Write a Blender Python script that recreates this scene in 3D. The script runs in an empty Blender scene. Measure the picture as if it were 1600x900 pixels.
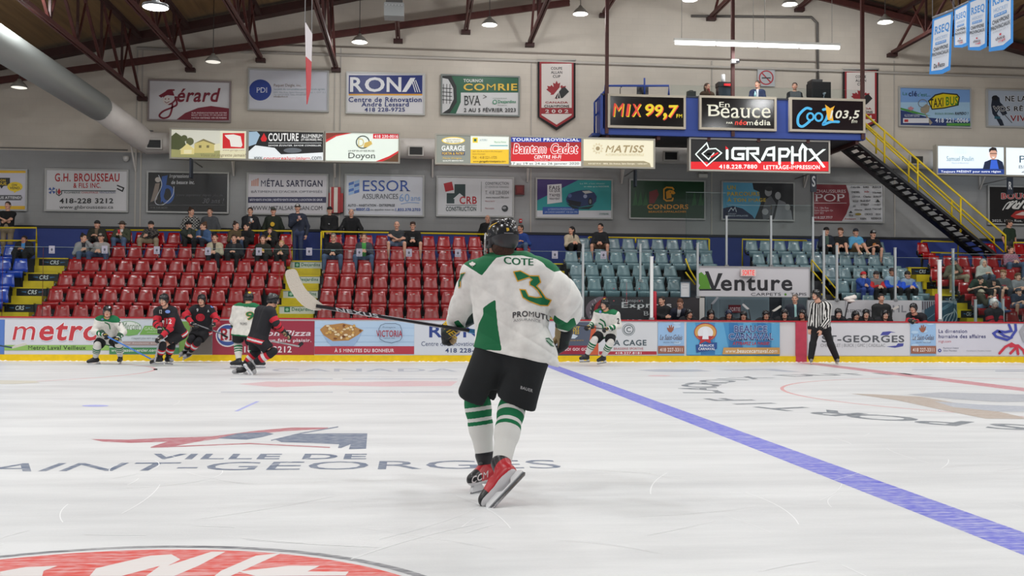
import bpy, math, random
import numpy as np
from mathutils import Vector, Matrix
from mathutils.bvhtree import BVHTree

rnd = random.Random(7)
SC = bpy.context.scene
COL = SC.collection
# ---------------------------------------------------------------- camera
FL = 1600.0
CAM_H = 1.21
YAW = math.atan(152.0 / FL)
PITCH = math.atan(42.6 / FL)
ROLL = 0.006
_fw = Vector((math.sin(YAW) * math.cos(PITCH), math.cos(YAW) * math.cos(PITCH), math.sin(PITCH)))
_r0 = Vector((math.cos(YAW), -math.sin(YAW), 0))
_u0 = _r0.cross(_fw)
_rt = _r0 * math.cos(ROLL) + _u0 * math.sin(ROLL)
_up = _u0 * math.cos(ROLL) - _r0 * math.sin(ROLL)
CAM = Vector((0, 0, CAM_H))
cd = bpy.data.cameras.new('camera'); cam = bpy.data.objects.new('camera', cd); COL.objects.link(cam)
cd.sensor_width = 36.0; cd.lens = 36.0 * FL / 1600.0; cd.clip_end = 200; cd.clip_start = 0.05
M = Matrix((( _rt.x, _up.x, -_fw.x, CAM.x), (_rt.y, _up.y, -_fw.y, CAM.y), (_rt.z, _up.z, -_fw.z, CAM.z), (0, 0, 0, 1)))
cam.matrix_world = M
SC.camera = cam
# ---------------------------------------------------------------- world, exposure, arena lights
SC.view_settings.view_transform = 'Standard'; SC.view_settings.look = 'None'
SC.view_settings.gamma = 1.0; SC.view_settings.use_curve_mapping = False
SC.view_settings.exposure = 0.0
SC.cycles.use_denoising = True
SC.cycles.max_bounces = 6; SC.cycles.diffuse_bounces = 3; SC.cycles.glossy_bounces = 2
SC.cycles.transparent_max_bounces = 16; SC.cycles.caustics_reflective = False; SC.cycles.caustics_refractive = False
SC.cycles.sample_clamp_indirect = 4.0
wd = bpy.data.worlds.new('arena_air'); SC.world = wd; wd.use_nodes = True
wd.node_tree.nodes['Background'].inputs[0].default_value = (0.95, 0.97, 1.0, 1)
wd.node_tree.nodes['Background'].inputs[1].default_value = 0.30

def lamp(kind, loc, power, size=0.8, color=(0.99, 1, 1), rot=(0, 0, 0), spread=None):
    l = bpy.data.lights.new('arena_light', kind); l.energy = power; l.color = color
    if kind == 'AREA':
        l.shape = 'DISK'; l.size = size
        if spread: l.spread = math.radians(spread)
    else:
        l.shadow_soft_size = size
    o = bpy.data.objects.new('arena_light', l); COL.objects.link(o); o.location = loc; o.rotation_euler = rot
    return o
# rows of high-bay lamps hung over the ice sheet
for lx in (-15, -9, -3, 3, 9, 15, 21):
    for ly in (3.5, 10.5, 17.5, 24.0):
        lamp('AREA', (lx, ly, 12.3 - 0.22 * abs(lx - 7)), 232, 0.9, spread=180)

# ---------------------------------------------------------------- projection helpers
def ray(px, py):
    return _fw * FL + _rt * (px - 800.0) - _up * (py - 450.0)
def P(px, py, Y):
    d = ray(px, py); return CAM + d * (Y / d.y)
def G(px, py, z=0.0):
    d = ray(px, py); return CAM + d * ((z - CAM_H) / d.z)
def proj(v):
    q = Vector(v) - CAM; z = q.dot(_fw)
    return (800 + FL * q.dot(_rt) / z, 450 - FL * q.dot(_up) / z)

# ---------------------------------------------------------------- materials
def lin(c):
    return tuple(((v / 255.0) / 12.92 if v / 255.0 <= 0.04045 else ((v / 255.0 + 0.055) / 1.055) ** 2.4) for v in c[:3])
_mats = {}
def mat(c, rough=0.6, metal=0.0, emit=0.0, spec=0.5, noise=0.0, nscale=6.0, coat=0.0, bump=0.0, bscale=40.0):
    key = (tuple(c), rough, metal, emit, spec, noise, nscale, coat, bump, bscale)
    if key in _mats: return _mats[key]
    m = bpy.data.materials.new('paint'); m.use_nodes = True
    nt = m.node_tree; b = nt.nodes['Principled BSDF']
    L = lin(c)
    b.inputs['Base Color'].default_value = (*L, 1)
    b.inputs['Roughness'].default_value = rough
    b.inputs['Metallic'].default_value = metal
    b.inputs['Specular IOR Level'].default_value = spec
    b.inputs['Coat Weight'].default_value = coat
    if emit:
        b.inputs['Emission Color'].default_value = (*L, 1); b.inputs['Emission Strength'].default_value = emit
    if noise or bump:
        tc = nt.nodes.new('ShaderNodeTexCoord')
    if noise:
        n = nt.nodes.new('ShaderNodeTexNoise'); n.inputs['Scale'].default_value = nscale; n.inputs['Detail'].default_value = 5
        r = nt.nodes.new('ShaderNodeMapRange'); r.inputs[1].default_value = 0.3; r.inputs[2].default_value = 0.7
        r.inputs[3].default_value = 1 - noise; r.inputs[4].default_value = 1 + noise
        mx = nt.nodes.new('ShaderNodeMix'); mx.data_type = 'RGBA'; mx.blend_type = 'MULTIPLY'; mx.inputs[0].default_value = 1
        mx.inputs[6].default_value = (*L, 1)
        nt.links.new(tc.outputs['Object'], n.inputs['Vector']); nt.links.new(n.outputs['Fac'], r.inputs[0])
        nt.links.new(r.outputs[0], mx.inputs[7]); nt.links.new(mx.outputs[2], b.inputs['Base Color'])
    if bump:
        n2 = nt.nodes.new('ShaderNodeTexNoise'); n2.inputs['Scale'].default_value = bscale; n2.inputs['Detail'].default_value = 4
        bp = nt.nodes.new('ShaderNodeBump'); bp.inputs['Strength'].default_value = bump; bp.inputs['Distance'].default_value = 0.02
        nt.links.new(tc.outputs['Object'], n2.inputs['Vector']); nt.links.new(n2.outputs['Fac'], bp.inputs['Height'])
        nt.links.new(bp.outputs[0], b.inputs['Normal'])
    _mats[key] = m
    return m
def glass_mat(tint=(0.94, 0.975, 0.97), refl=0.05, key='glass'):
    if key in _mats: return _mats[key]
    m = bpy.data.materials.new('acrylic_glass'); m.use_nodes = True; nt = m.node_tree
    nt.nodes.remove(nt.nodes['Principled BSDF'])
    out = nt.nodes['Material Output']
    t = nt.nodes.new('ShaderNodeBsdfTransparent'); t.inputs[0].default_value = (*tint, 1)
    g = nt.nodes.new('ShaderNodeBsdfGlossy'); g.inputs['Roughness'].default_value = 0.05
    f = nt.nodes.new('ShaderNodeFresnel'); f.inputs[0].default_value = 1.2
    mx = nt.nodes.new('ShaderNodeMixShader')
    nt.links.new(f.outputs[0], mx.inputs[0]); nt.links.new(t.outputs[0], mx.inputs[1]); nt.links.new(g.outputs[0], mx.inputs[2])
    nt.links.new(mx.outputs[0], out.inputs[0]); _mats[key] = m
    return m

# ---------------------------------------------------------------- mesh builder
class MB:
    def __init__(s): s.v = []; s.f = []; s.m = []; s.sm = []; s.mats = []
    def mi(s, m):
        if m is None: return 0
        if m not in s.mats: s.mats.append(m)
        return s.mats.index(m)
    def add(s, vs, fs, m=None, smooth=False):
        b = len(s.v); s.v.extend([tuple(x) for x in vs]); k = s.mi(m)
        for f in fs: s.f.append([b + i for i in f]); s.m.append(k); s.sm.append(smooth)
        return s
    def box(s, c, size, m=None, R=None):
        hx, hy, hz = size[0] / 2, size[1] / 2, size[2] / 2
        vs = [Vector((x * hx, y * hy, z * hz)) for x in (-1, 1) for y in (-1, 1) for z in (-1, 1)]
        if R is not None: vs = [R @ v for v in vs]
        c = Vector(c)
        return s.add([v + c for v in vs], [(0, 1, 3, 2), (4, 6, 7, 5), (0, 4, 5, 1), (2, 3, 7, 6), (0, 2, 6, 4), (1, 5, 7, 3)], m)
    def box2(s, lo, hi, m=None):
        return s.box([(a + b) / 2 for a, b in zip(lo, hi)], [abs(b - a) for a, b in zip(lo, hi)], m)
    def bar(s, a, b, w, d, m=None, up=(0, 0, 1)):
        a = Vector(a); b = Vector(b); z = (b - a); L = z.length; z.normalize()
        u = Vector(up)
        if abs(u.dot(z)) > 0.98: u = Vector((0, 1, 0))
        x = u.cross(z).normalized(); y = z.cross(x)
        R = Matrix((x, y, z)).transposed()
        return s.box((a + b) / 2, (w, d, L), m, R)
    def tube(s, pts, r, m=None, n=8, cap=True, smooth=True):
        pts = [Vector(p) for p in pts]; rs = r if isinstance(r, (list, tuple)) else [r] * len(pts)
        vs = []; prev = None
        for i, p in enumerate(pts):
            t = (pts[min(i + 1, len(pts) - 1)] - pts[max(i - 1, 0)]).normalized()
            if prev is None:
                u = Vector((0, 0, 1)) if abs(t.z) < 0.9 else Vector((1, 0, 0))
                x = u.cross(t).normalized()
            else:
                x = (prev - t * prev.dot(t)).normalized()
            prev = x; y = t.cross(x)
            for k in range(n):
                a = 2 * math.pi * k / n; vs.append(p + (x * math.cos(a) + y * math.sin(a)) * rs[i])
        fs = []
        for i in range(len(pts) - 1):
            for k in range(n):
                k2 = (k + 1) % n; fs.append((i * n + k, i * n + k2, (i + 1) * n + k2, (i + 1) * n + k))
        s.add(vs, fs, m, smooth)
        if cap:
            b = len(s.v) - len(vs); k = s.mi(m)
            s.f.append([b + i for i in range(n)][::-1]); s.m.append(k); s.sm.append(False)
            s.f.append([b + (len(pts) - 1) * n + i for i in range(n)]); s.m.append(k); s.sm.append(False)
        return s
    def lathe(s, c, prof, m=None, n=16, axis='z'):
        c = Vector(c); vs = []
        for r, h in prof:
            for k in range(n):
                a = 2 * math.pi * k / n
                vs.append(c + (Vector((r * math.cos(a), r * math.sin(a), h)) if axis == 'z' else Vector((r * math.cos(a), h, r * math.sin(a)))))
        fs = [(i * n + k, i * n + (k + 1) % n, (i + 1) * n + (k + 1) % n, (i + 1) * n + k) for i in range(len(prof) - 1) for k in range(n)]
        return s.add(vs, fs, m, True)
    def prism(s, poly, y0, y1, m=None):
        """poly: (x,z) outline extruded from y0 to y1"""
        n = len(poly); vs = [(x, y0, z) for x, z in poly] + [(x, y1, z) for x, z in poly]
        fs = [tuple(range(n)), tuple(range(2 * n - 1, n - 1, -1))] + [(i, i + n, (i + 1) % n + n, (i + 1) % n) for i in range(n)]
        return s.add(vs, fs, m)
    def sub(s, off):
        s.v = [(x - off[0], y - off[1], z - off[2]) for x, y, z in s.v]; return s
    def build(s, name, parent=None, m=None, rel=False, loc=None):
        if rel and parent is not None: s.sub(parent.location)
        me = bpy.data.meshes.new(name); me.from_pydata(s.v, [], s.f)
        for mm in (s.mats or ([m] if m else [])): me.materials.append(mm)
        if not s.mats and m is None: me.materials.append(mat((200, 200, 200)))
        if len(s.mats) > 1: me.polygons.foreach_set('material_index', s.m)
        me.polygons.foreach_set('use_smooth', s.sm)
        me.update()
        o = bpy.data.objects.new(name, me); COL.objects.link(o)
        if parent is not None: o.parent = parent
        if loc is not None: o.location = loc
        return o
def tag(o, label, cat=None, group=None):
    o['label'] = label
    if cat: o['category'] = cat
    if group: o['group'] = group
    return o
def empty(name, loc, label, cat, group=None, rz=0.0):
    o = bpy.data.objects.new(name, None); COL.objects.link(o); o.empty_display_size = 0.1
    o.location = loc; o.rotation_euler = (0, 0, rz)
    return tag(o, label, cat, group)
def struct(o):
    o['kind'] = 'structure'; return o
def copy_tree(root):
    r = root.copy(); COL.objects.link(r)
    for ch in root.children:
        c = ch.copy(); COL.objects.link(c); c.parent = r
        for g in ch.children:
            d = g.copy(); COL.objects.link(d); d.parent = c
    return r

# ---------------------------------------------------------------- lettering
CHARS = "".join(chr(i) for i in range(33, 127)) + "éÉèÈêÊàÀâÂôÔçÇîÎ"
_gl = {}
def _make_glyphs():
    obs = []
    for bold in (0, 1):
        for ch in CHARS + " ":
            off = (0.0 if ch in 'MWmw' else 0.022) if bold else 0.0
            c = bpy.data.curves.new('g', 'FONT'); c.body = ch if ch != " " else "a"; c.offset = off; c.resolution_u = 3
            c.fill_mode = 'FRONT'
            o = bpy.data.objects.new('g', c); COL.objects.link(o)
            c2 = bpy.data.curves.new('g', 'FONT'); c2.body = "H" + ch + "H"; c2.resolution_u = 1
            o2 = bpy.data.objects.new('g', c2); COL.objects.link(o2)
            obs.append((bold, ch, o, o2))
    c = bpy.data.curves.new('g', 'FONT'); c.body = "HH"; oh = bpy.data.objects.new('g', c); COL.objects.link(oh)
    bpy.context.view_layer.update()
    dg = bpy.context.evaluated_depsgraph_get()
    def grab(o):
        e = o.evaluated_get(dg); me = e.to_mesh()
        n = len(me.vertices); a = np.zeros(n * 3); me.vertices.foreach_get('co', a)
        f = [tuple(p.vertices) for p in me.polygons]; e.to_mesh_clear()
        return a.reshape(-1, 3)[:, :2], f
    w0 = grab(oh)[0][:, 0].max()
    for bold, ch, o, o2 in obs:
        v, f = grab(o); adv = grab(o2)[0][:, 0].max() - w0
        if ch == " ": v = np.zeros((0, 2)); f = []
        _gl[(bold, ch)] = (v, f, adv)
    for b, c, o, o2 in obs:
        for q in (o, o2):
            d = q.data; bpy.data.objects.remove(q); bpy.data.curves.remove(d)
    d = oh.data; bpy.data.objects.remove(oh); bpy.data.curves.remove(d)
_make_glyphs()
def glyphs(txt, bold=0, shear=0.0, serif=False, track=0.0):
    V = []; Fc = []; x = 0.0; n = 0
    for ch in txt:
        v, f, adv = _gl.get((bold, ch), _gl[(bold, '-')])
        if len(v):
            w = v.copy()
            if serif: # slab ends on straight stems
                H = w[:, 1]; lv = [H.min()] + ([H.max()] if ch not in 'acegoqs' else [])
                ex = []
                for h in lv:
                    xs = np.sort(w[np.abs(w[:, 1] - h) < 0.004][:, 0])
                    i = 0
                    while i + 1 < len(xs):
                        if 0.04 < xs[i + 1] - xs[i] < 0.22:
                            s_ = 0.045 if h == lv[0] else -0.045
                            ex.append((xs[i] - 0.05, h, xs[i + 1] + 0.05, h + s_)); i += 2
                        else: i += 1
                for a, b, c_, d in ex:
                    k = len(w); w = np.vstack([w, [[a, b], [c_, b], [c_, d], [a, d]]]); f = list(f) + [(k, k + 1, k + 2, k + 3)]
            w[:, 0] += x
            V.append(w); Fc += [tuple(i + n for i in q) for q in f]; n += len(w)
        x += adv + track + (0.05 if bold else 0)
    V = np.vstack(V) if V else np.zeros((0, 2))
    if shear: V[:, 0] += V[:, 1] * shear
    return V, Fc
def fit(V, x0, y0, x1, y1):
    """fit ink box to (x0,y0)-(x1,y1), y pointing down"""
    lo = V.min(0); hi = V.max(0); d = np.maximum(hi - lo, 1e-6)
    U = (V - lo) / d
    return np.stack([x0 + U[:, 0] * (x1 - x0), y1 - U[:, 1] * (y1 - y0)], 1)
def circ(cx, cy, rx, ry=None, n=28, a0=0, a1=360):
    ry = rx if ry is None else ry
    st = (a1 - a0) / n; k = n if abs(a1 - a0) >= 360 else n + 1
    return [(cx + rx * math.cos(math.radians(a0 + st * i)), cy + ry * math.sin(math.radians(a0 + st * i))) for i in range(k)]
def ribbon(pts, w, closed=False):
    """flat stroke: mitred quads and round ends, as polygons"""
    p = [pts[0]] + [b for a, b in zip(pts[:-1], pts[1:]) if math.dist(a, b) > 1e-6]; n = len(p); L = []; R = []
    if n < 2: return [circ(p[0][0], p[0][1], w / 2, n=8)]
    def nm(a, b): d = math.dist(a, b) or 1e-6; return (-(b[1] - a[1]) / d, (b[0] - a[0]) / d)
    for i in range(n):
        a = nm(p[i - 1], p[i]) if i or closed else nm(p[0], p[1]); b = nm(p[i], p[(i + 1) % n]) if i < n - 1 or closed else a
        x, y = a[0] + b[0], a[1] + b[1]; l = x * x + y * y; k = min(w / l, w * 1.1) if l > .2 else w / 2; k = k if l > .2 else w / 2 / max(l ** .5, .05)
        L.append((p[i][0] + x * k, p[i][1] + y * k)); R.append((p[i][0] - x * k, p[i][1] - y * k))
    out = [[L[i], L[(i + 1) % n], R[(i + 1) % n], R[i]] for i in range(n if closed else n - 1)]
    return out if closed else out + [circ(q[0], q[1], w / 2, n=8) for q in (p[0], p[-1])]
def bez(pts, n=10):
    """smooth polyline through points (Catmull-Rom)"""
    p = [pts[0]] + list(pts) + [pts[-1]]; out = []
    for i in range(1, len(p) - 2):
        for k in range(n):
            t = k / n
            out.append(tuple(0.5 * (2 * p[i][j] + (p[i + 1][j] - p[i - 1][j]) * t + (2 * p[i - 1][j] - 5 * p[i][j] + 4 * p[i + 1][j] - p[i + 2][j]) * t * t
                       + (3 * p[i][j] - p[i - 1][j] - 3 * p[i + 1][j] + p[i + 2][j]) * t ** 3) for j in (0, 1)))
    out.append(tuple(pts[-1])); return out

def tri_fill(poly):
    """triangulate a simple polygon (2D points)"""
    from mathutils.geometry import tessellate_polygon
    return tessellate_polygon([[Vector((x, y, 0)) for x, y in poly]])

class Art:
    """flat printed artwork given in photo pixels, laid on a plane by MAP(px,py,layer)->(x,y,z)"""
    def __init__(s, MAP, emit=0.0, rough=0.5, step=1):
        s.map = MAP; s.mb = MB(); s.layer = 1; s.emit = emit; s.rough = rough; s.step = step
    def _m(s, c): return c if isinstance(c, bpy.types.Material) else mat(c, s.rough, emit=s.emit)
    def raw(s, V, F, c):
        vs = [s.map(x, y, s.layer) for x, y in V]; s.mb.add(vs, F, s._m(c)); return s
    def poly(s, pts, c, keep=False):
        tr = tri_fill(pts); s.raw(pts, tr, c)
        if not keep: s.layer += s.step
        return s
    def rect(s, x0, y0, x1, y1, c): return s.poly([(x0, y0), (x1, y0), (x1, y1), (x0, y1)], c)
    def ell(s, cx, cy, rx, ry, c, **k): return s.poly(circ(cx, cy, rx, ry, **k), c)
    def line(s, pts, w, c, closed=False):
        L0 = s.layer
        for q in ribbon(pts, w, closed): s.layer = L0 + (.3 if len(q) > 4 else 0); s.poly(q, c, True)
        s.layer = L0 + s.step; return s
    def curve(s, pts, w, c): return s.line(bez(pts, 6), w, c)
    def text(s, t, x0, y0, x1, y1, c, bold=0, shear=0.0, serif=False, track=0.0, warp=None):
        V, F = glyphs(t, bold, shear, serif, track)
        if not len(V): return s
        U = fit(V, x0, y0, x1, y1)
        if warp: U = np.array([warp(x, y) for x, y in U])
        s.raw([tuple(u) for u in U], F, c); s.layer += s.step; return s
    def otext(s, t, x0, y0, x1, y1, c, oc, ow, **k):
        for dx, dy in ((-1, 0), (1, 0), (0, 1), (0, -1), (.7, .7), (-.7, .7), (.7, -.7), (-.7, -.7)):
            s.text(t, x0 + dx * ow, y0 + dy * ow, x1 + dx * ow, y1 + dy * ow, oc, **k); s.layer -= s.step * .75
        s.layer += s.step * .5
        return s.text(t, x0, y0, x1, y1, c, **k)
    def build(s, name, parent, rel=True):
        return s.mb.build(name, parent, rel=rel) if s.mb.v else None

class Sign:
    """framed rectangular sign in a plane facing the rink; artwork in photo pixels"""
    def __init__(s, name, label, cat, x0, y0, x1, y1, Y, bg, depth=0.06, emit=0.0, frame=(170, 170, 168), fw=0.05, group=None, rough=0.45, tilt=True):
        xm, ym = (x0 + x1) / 2, (y0 + y1) / 2
        c = P(xm, ym, Y); l = P(x0, ym, Y); r = P(x1, ym, Y); t = P(xm, y0, Y); b = P(xm, y1, Y)
        W = r.x - l.x; H = t.z - b.z
        s.c = c; s.W = W; s.H = H; s.px = (x0, y0, x1, y1)
        mb = MB(); mb.box(c, (W, depth, H), mat(bg, rough, emit=emit)); yf = c.y - depth / 2
        s.root = mb.build(name, loc=c, rel=False); s.root.data.transform(Matrix.Translation(-c)); tag(s.root, label, cat, group)
        if frame:
            f = MB(); m = mat(frame, 0.4)
            for q in (-1, 1):
                f.box((c.x + q * W / 2, c.y - 0.012, c.z), (fw, depth + 0.03, H + fw), m)
                f.box((c.x, c.y - 0.012, c.z + q * H / 2), (W - fw, depth + 0.03, fw), m)
            f.build('frame', s.root, rel=True)
        k = 0.0012
        # skew: photo rows of a level sign run slightly downhill; undo it
        e = proj((l.x, Y, c.z)); g = proj((r.x, Y, c.z)); sl = (g[1] - e[1]) / max(g[0] - e[0], 1e-6) if tilt else 0
        def MAP(px, py, layer):
            u = (px - x0) / (x1 - x0); v = ((py - sl * (px - xm)) - y0) / (y1 - y0)
            u = min(max(u, 0.0), 1.0); v = min(max(v, 0.0), 1.0)
            return (c.x - W / 2 + u * W, yf - k * layer, c.z + H / 2 - v * H)
        s.art = Art(MAP, emit, rough)
    def done(s, name='printed_artwork'):
        s.art.build(name, s.root); return s.root
# ================================================================ SETTING
D = 26.5          # face of the far dasher boards
YW = 33.6         # far wall
ROWY = {'F': 28.3, 'E': 29.0, 'D': 29.72, 'C': 30.44, 'B': 31.16, 'A': 31.9}
ROWZ = {'F': 0.55, 'E': 1.0, 'D': 1.44, 'C': 1.89, 'B': 2.33, 'A': 2.80}
XL, XR = -20.0, 34.0

def ice_material():
    m = bpy.data.materials.new('ice'); m.use_nodes = True; nt = m.node_tree; b = nt.nodes['Principled BSDF']
    tc = nt.nodes.new('ShaderNodeTexCoord'); mp = nt.nodes.new('ShaderNodeMapping'); mp.inputs['Scale'].default_value = (0.25, 1.3, 1)
    n = nt.nodes.new('ShaderNodeTexNoise'); n.inputs['Scale'].default_value = 1.3; n.inputs['Detail'].default_value = 8; n.inputs['Roughness'].default_value = 0.65
    r = nt.nodes.new('ShaderNodeValToRGB'); r.color_ramp.elements[0].position = 0.3; r.color_ramp.elements[0].color = (0.585, 0.595, 0.605, 1)
    r.color_ramp.elements[1].position = 0.62; r.color_ramp.elements[1].color = (0.735, 0.745, 0.752, 1)
    n2 = nt.nodes.new('ShaderNodeTexNoise'); n2.inputs['Scale'].default_value = 60; n2.inputs['Detail'].default_value = 6
    r2 = nt.nodes.new('ShaderNodeMapRange'); r2.inputs[3].default_value = 0.22; r2.inputs[4].default_value = 0.55
    bp = nt.nodes.new('ShaderNodeBump'); bp.inputs['Strength'].default_value = 0.12; bp.inputs['Distance'].default_value = 0.01
    L = nt.links.new
    L(tc.outputs['Object'], mp.inputs[0]); L(mp.outputs[0], n.inputs['Vector']); L(n.outputs['Fac'], r.inputs[0]); L(r.outputs[0], b.inputs['Base Color'])
    L(tc.outputs['Object'], n2.inputs['Vector']); L(n2.outputs['Fac'], r2.inputs[0]); L(r2.outputs[0], b.inputs['Roughness'])
    L(n2.outputs['Fac'], bp.inputs['Height']); L(bp.outputs[0], b.inputs['Normal'])
    b.inputs['Specular IOR Level'].default_value = 0.25
    return m
def ice_paint(c, amt=0.5, scale=30):
    """paint under scratched ice: colour broken up by white skate scratches"""
    key = ('icep', tuple(c), amt)
    if key in _mats: return _mats[key]
    m = bpy.data.materials.new('ice_paint'); m.use_nodes = True; nt = m.node_tree; b = nt.nodes['Principled BSDF']; L = nt.links.new
    tc = nt.nodes.new('ShaderNodeTexCoord')
    fac = None
    for ang, sc in ((0.5, (1.2, 40, 1)), (-0.9, (1.5, 55, 1)), (0.1, (14, 30, 1))):
        mp = nt.nodes.new('ShaderNodeMapping'); mp.inputs['Rotation'].default_value = (0, 0, ang); mp.inputs['Scale'].default_value = sc
        n = nt.nodes.new('ShaderNodeTexNoise'); n.inputs['Scale'].default_value = 1.0; n.inputs['Detail'].default_value = 4
        L(tc.outputs['Object'], mp.inputs[0]); L(mp.outputs[0], n.inputs['Vector'])
        if fac is None: fac = n.outputs['Fac']
        else:
            mm = nt.nodes.new('ShaderNodeMath'); mm.operation = 'ADD'; L(fac, mm.inputs[0]); L(n.outputs['Fac'], mm.inputs[1]); fac = mm.outputs[0]
    r = nt.nodes.new('ShaderNodeMapRange'); r.inputs[1].default_value = 1.35; r.inputs[2].default_value = 1.85; r.inputs[3].default_value = 0.0; r.inputs[4].default_value = amt
    L(fac, r.inputs[0])
    mx = nt.nodes.new('ShaderNodeMix'); mx.data_type = 'RGBA'; mx.inputs[6].default_value = (*lin(c), 1); mx.inputs[7].default_value = (0.76, 0.76, 0.77, 1)
    L(r.outputs[0], mx.inputs[0]); L(mx.outputs[2], b.inputs['Base Color'])
    b.inputs['Roughness'].default_value = 0.4; b.inputs['Specular IOR Level'].default_value = 0.25
    _mats[key] = m; return m
ICE = ice_material()
mb = MB(); mb.add([(XL, -1.5, 0), (XR, -1.5, 0), (XR, D + 0.4, 0), (XL, D + 0.4, 0)], [(0, 1, 2, 3)], ICE)
ice = struct(mb.build('floor'))
def GM(px, py, layer): return G(px, py, 0.0003 + 0.0001 * layer)
def ground(name, fn):
    a = Art(GM); fn(a); return a.build(name, ice, rel=False)
def gmesh(name, polys, c, z=0.0005, amt=0.5):
    b = MB()
    for p in polys:
        b.add([(x, y, z) for x, y in p], tri_fill(p), ice_paint(c, amt))
    return b.build(name, ice)
# blue line, centre line
bx0 = (G(1440, 805).x + G(1600, 867).x) / 2; bx1 = (G(1440, 776).x + G(1600, 831).x) / 2
gmesh('blue_line', [[(bx0, 0), (bx1, 0), (bx1, D), (bx0, D)]], (88, 94, 206), amt=0.6)
rx1 = G(1600, 606).x; rx0 = G(1600, 611.5).x
gmesh('center_line', [[(rx0, 0), (rx1, 0), (rx1, D), (rx0, D)]], (196, 120, 130), amt=0.6)
def ring(cx, cy, r0, r1, a0=0, a1=360, n=96):
    out = []
    for i in range(n):
        a = math.radians(a0 + (a1 - a0) * i / n); b = math.radians(a0 + (a1 - a0) * (i + 1) / n)
        out.append([(cx + r0 * math.cos(a), cy + r0 * math.sin(a)), (cx + r1 * math.cos(a), cy + r1 * math.sin(a)), (cx + r1 * math.cos(b), cy + r1 * math.sin(b)), (cx + r0 * math.cos(b), cy + r0 * math.sin(b))])
    return out
CCX = (rx0 + rx1) / 2; CL = G(1250, 618); CR = CCX - CL.x; CCY = CL.y
gmesh('center_circle', ring(CCX, CCY, CR - 0.03, CR + 0.03), (212, 150, 150), amt=0.4)
def circ_text(txt, a_start, step, r, h, c):
    b = MB(); a = a_start
    for ch in txt:
        if ch != ' ':
            V, F = glyphs(ch, 1); lo, hi = V.min(0), V.max(0); V = V - (lo + hi) / 2; V[:, 1] += (lo[1] + hi[1]) / 2 - 0.36
            V = V * (h / 0.72) * np.array([1.25, 1.0])
            t = math.radians(a); ux, uy = math.cos(t), math.sin(t)      # up = outward ; right = clockwise
            b.add([(CCX + ux * (r + v[1]) + uy * v[0], CCY + uy * (r + v[1]) - ux * v[0], 0.0005) for v in V], F, ice_paint(c, 0.55))
        a -= step
    return b.build('circle_lettering', ice)
aS = math.degrees(math.atan2(G(1578, 667).y - CCY, G(1578, 667).x - CCX)); rS = (Vector((G(1578, 667).x - CCX, G(1578, 667).y - CCY))).length
circ_text("SPORTIF LACROIX DUTIL", aS, 7.2, rS, 0.64, (92, 102, 112))
# painted logos
def city(a):
    B = ice_paint((78, 96, 124), 0.5); R = ice_paint((172, 84, 96), 0.5)
    a.poly([(142, 686), (200, 687), (262, 684), (330, 682), (400, 673), (455, 668), (512, 668), (514, 670), (440, 674), (365, 682), (310, 690), (262, 699), (236, 698), (262, 690), (205, 692), (160, 690)], R)
    a.poly([(340, 685), (372, 677), (415, 675), (428, 678), (410, 683), (385, 687)], B)
    a.line([(424, 688), (470, 677), (528, 667)], 1.6, B)
    a.poly([(430, 687), (470, 678), (520, 677), (574, 677), (572, 701), (545, 702), (548, 694), (533, 700), (528, 700), (530, 694), (480, 692), (440, 691)], B)
    a.line([(236, 699), (390, 693), (515, 699)], 1.6, R)
    a.text("VILLE DE", 228, 709, 572, 717.5, B, bold=1, shear=0.0, warp=lambda x, y: (x + (717.5 - y) * (x - 640) * -0.0035, y))
    a.text("SAINT-GEORGES", -95, 722, 880, 735, B, bold=0, warp=lambda x, y: (x + (735 - y) * (640 - x) * 0.0045, y - (x - 300) * 0.006))
ground('town_lettering', city)
def far_marks(a):
    B = ice_paint((166, 172, 184), 0.6); R = ice_paint((214, 180, 184), 0.5)
    a.text("CANADA", 425, 576, 715, 580.5, B, bold=1)
    for i, (x0, x1) in enumerate(((360, 520), (535, 715))): a.rect(x0, 591.5, x1, 592.6, B)
    a.poly([(372, 600), (420, 596), (560, 597), (640, 595), (715, 596), (705, 603), (600, 604), (520, 602), (430, 605)], R)
    a.rect(345, 612, 520, 613.3, B); a.rect(545, 612, 708, 613.3, B)
    a.ell(149, 634, 21, 1.5, ice_paint((160, 165, 225), 0.4)); a.poly([(366, 642.5), (372, 642.5), (406, 627), (400, 627)], ice_paint((160, 165, 225), 0.4))
    a.poly([(995, 578), (1030, 577), (1090, 577.5), (1112, 580), (1060, 581), (1020, 580.5)], B); a.poly([(1120, 578), (1210, 576.5), (1252, 581), (1225, 581), (1195, 578), (1150, 579)], B)
    a.ell(1030, 587, 18, 1.1, R); a.rect(1425, 577, 1600, 578, B); a.rect(1555, 579, 1640, 580.5, B)
    T = ice_paint((176, 160, 146), 0.5)
    a.poly([(1330, 615), (1365, 616), (1440, 620), (1520, 634), (1600, 652), (1640, 655), (1540, 654), (1470, 640), (1400, 625)], T)
    a.poly([(1418, 616), (1470, 613), (1560, 615), (1640, 617), (1640, 627), (1560, 628), (1500, 624), (1450, 620)], ice_paint((168, 172, 180), 0.5))
    a.poly([(1460, 627), (1530, 632), (1640, 636), (1640, 643), (1560, 643), (1490, 636)], B)
    a.poly([(0, 594), (55, 595), (62, 598), (20, 600), (0, 600)], ice_paint((205, 200, 185), 0.4))
ground('ice_emblem', far_marks)
pts = [G(x, y) for x, y in ((0, 869), (145, 856), (290, 852), (420, 857), (520, 868), (600, 882), (660, 896))]
A_ = np.array([[2 * p.x, 2 * p.y, 1] for p in pts]); b_ = np.array([p.x ** 2 + p.y ** 2 for p in pts])
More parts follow.
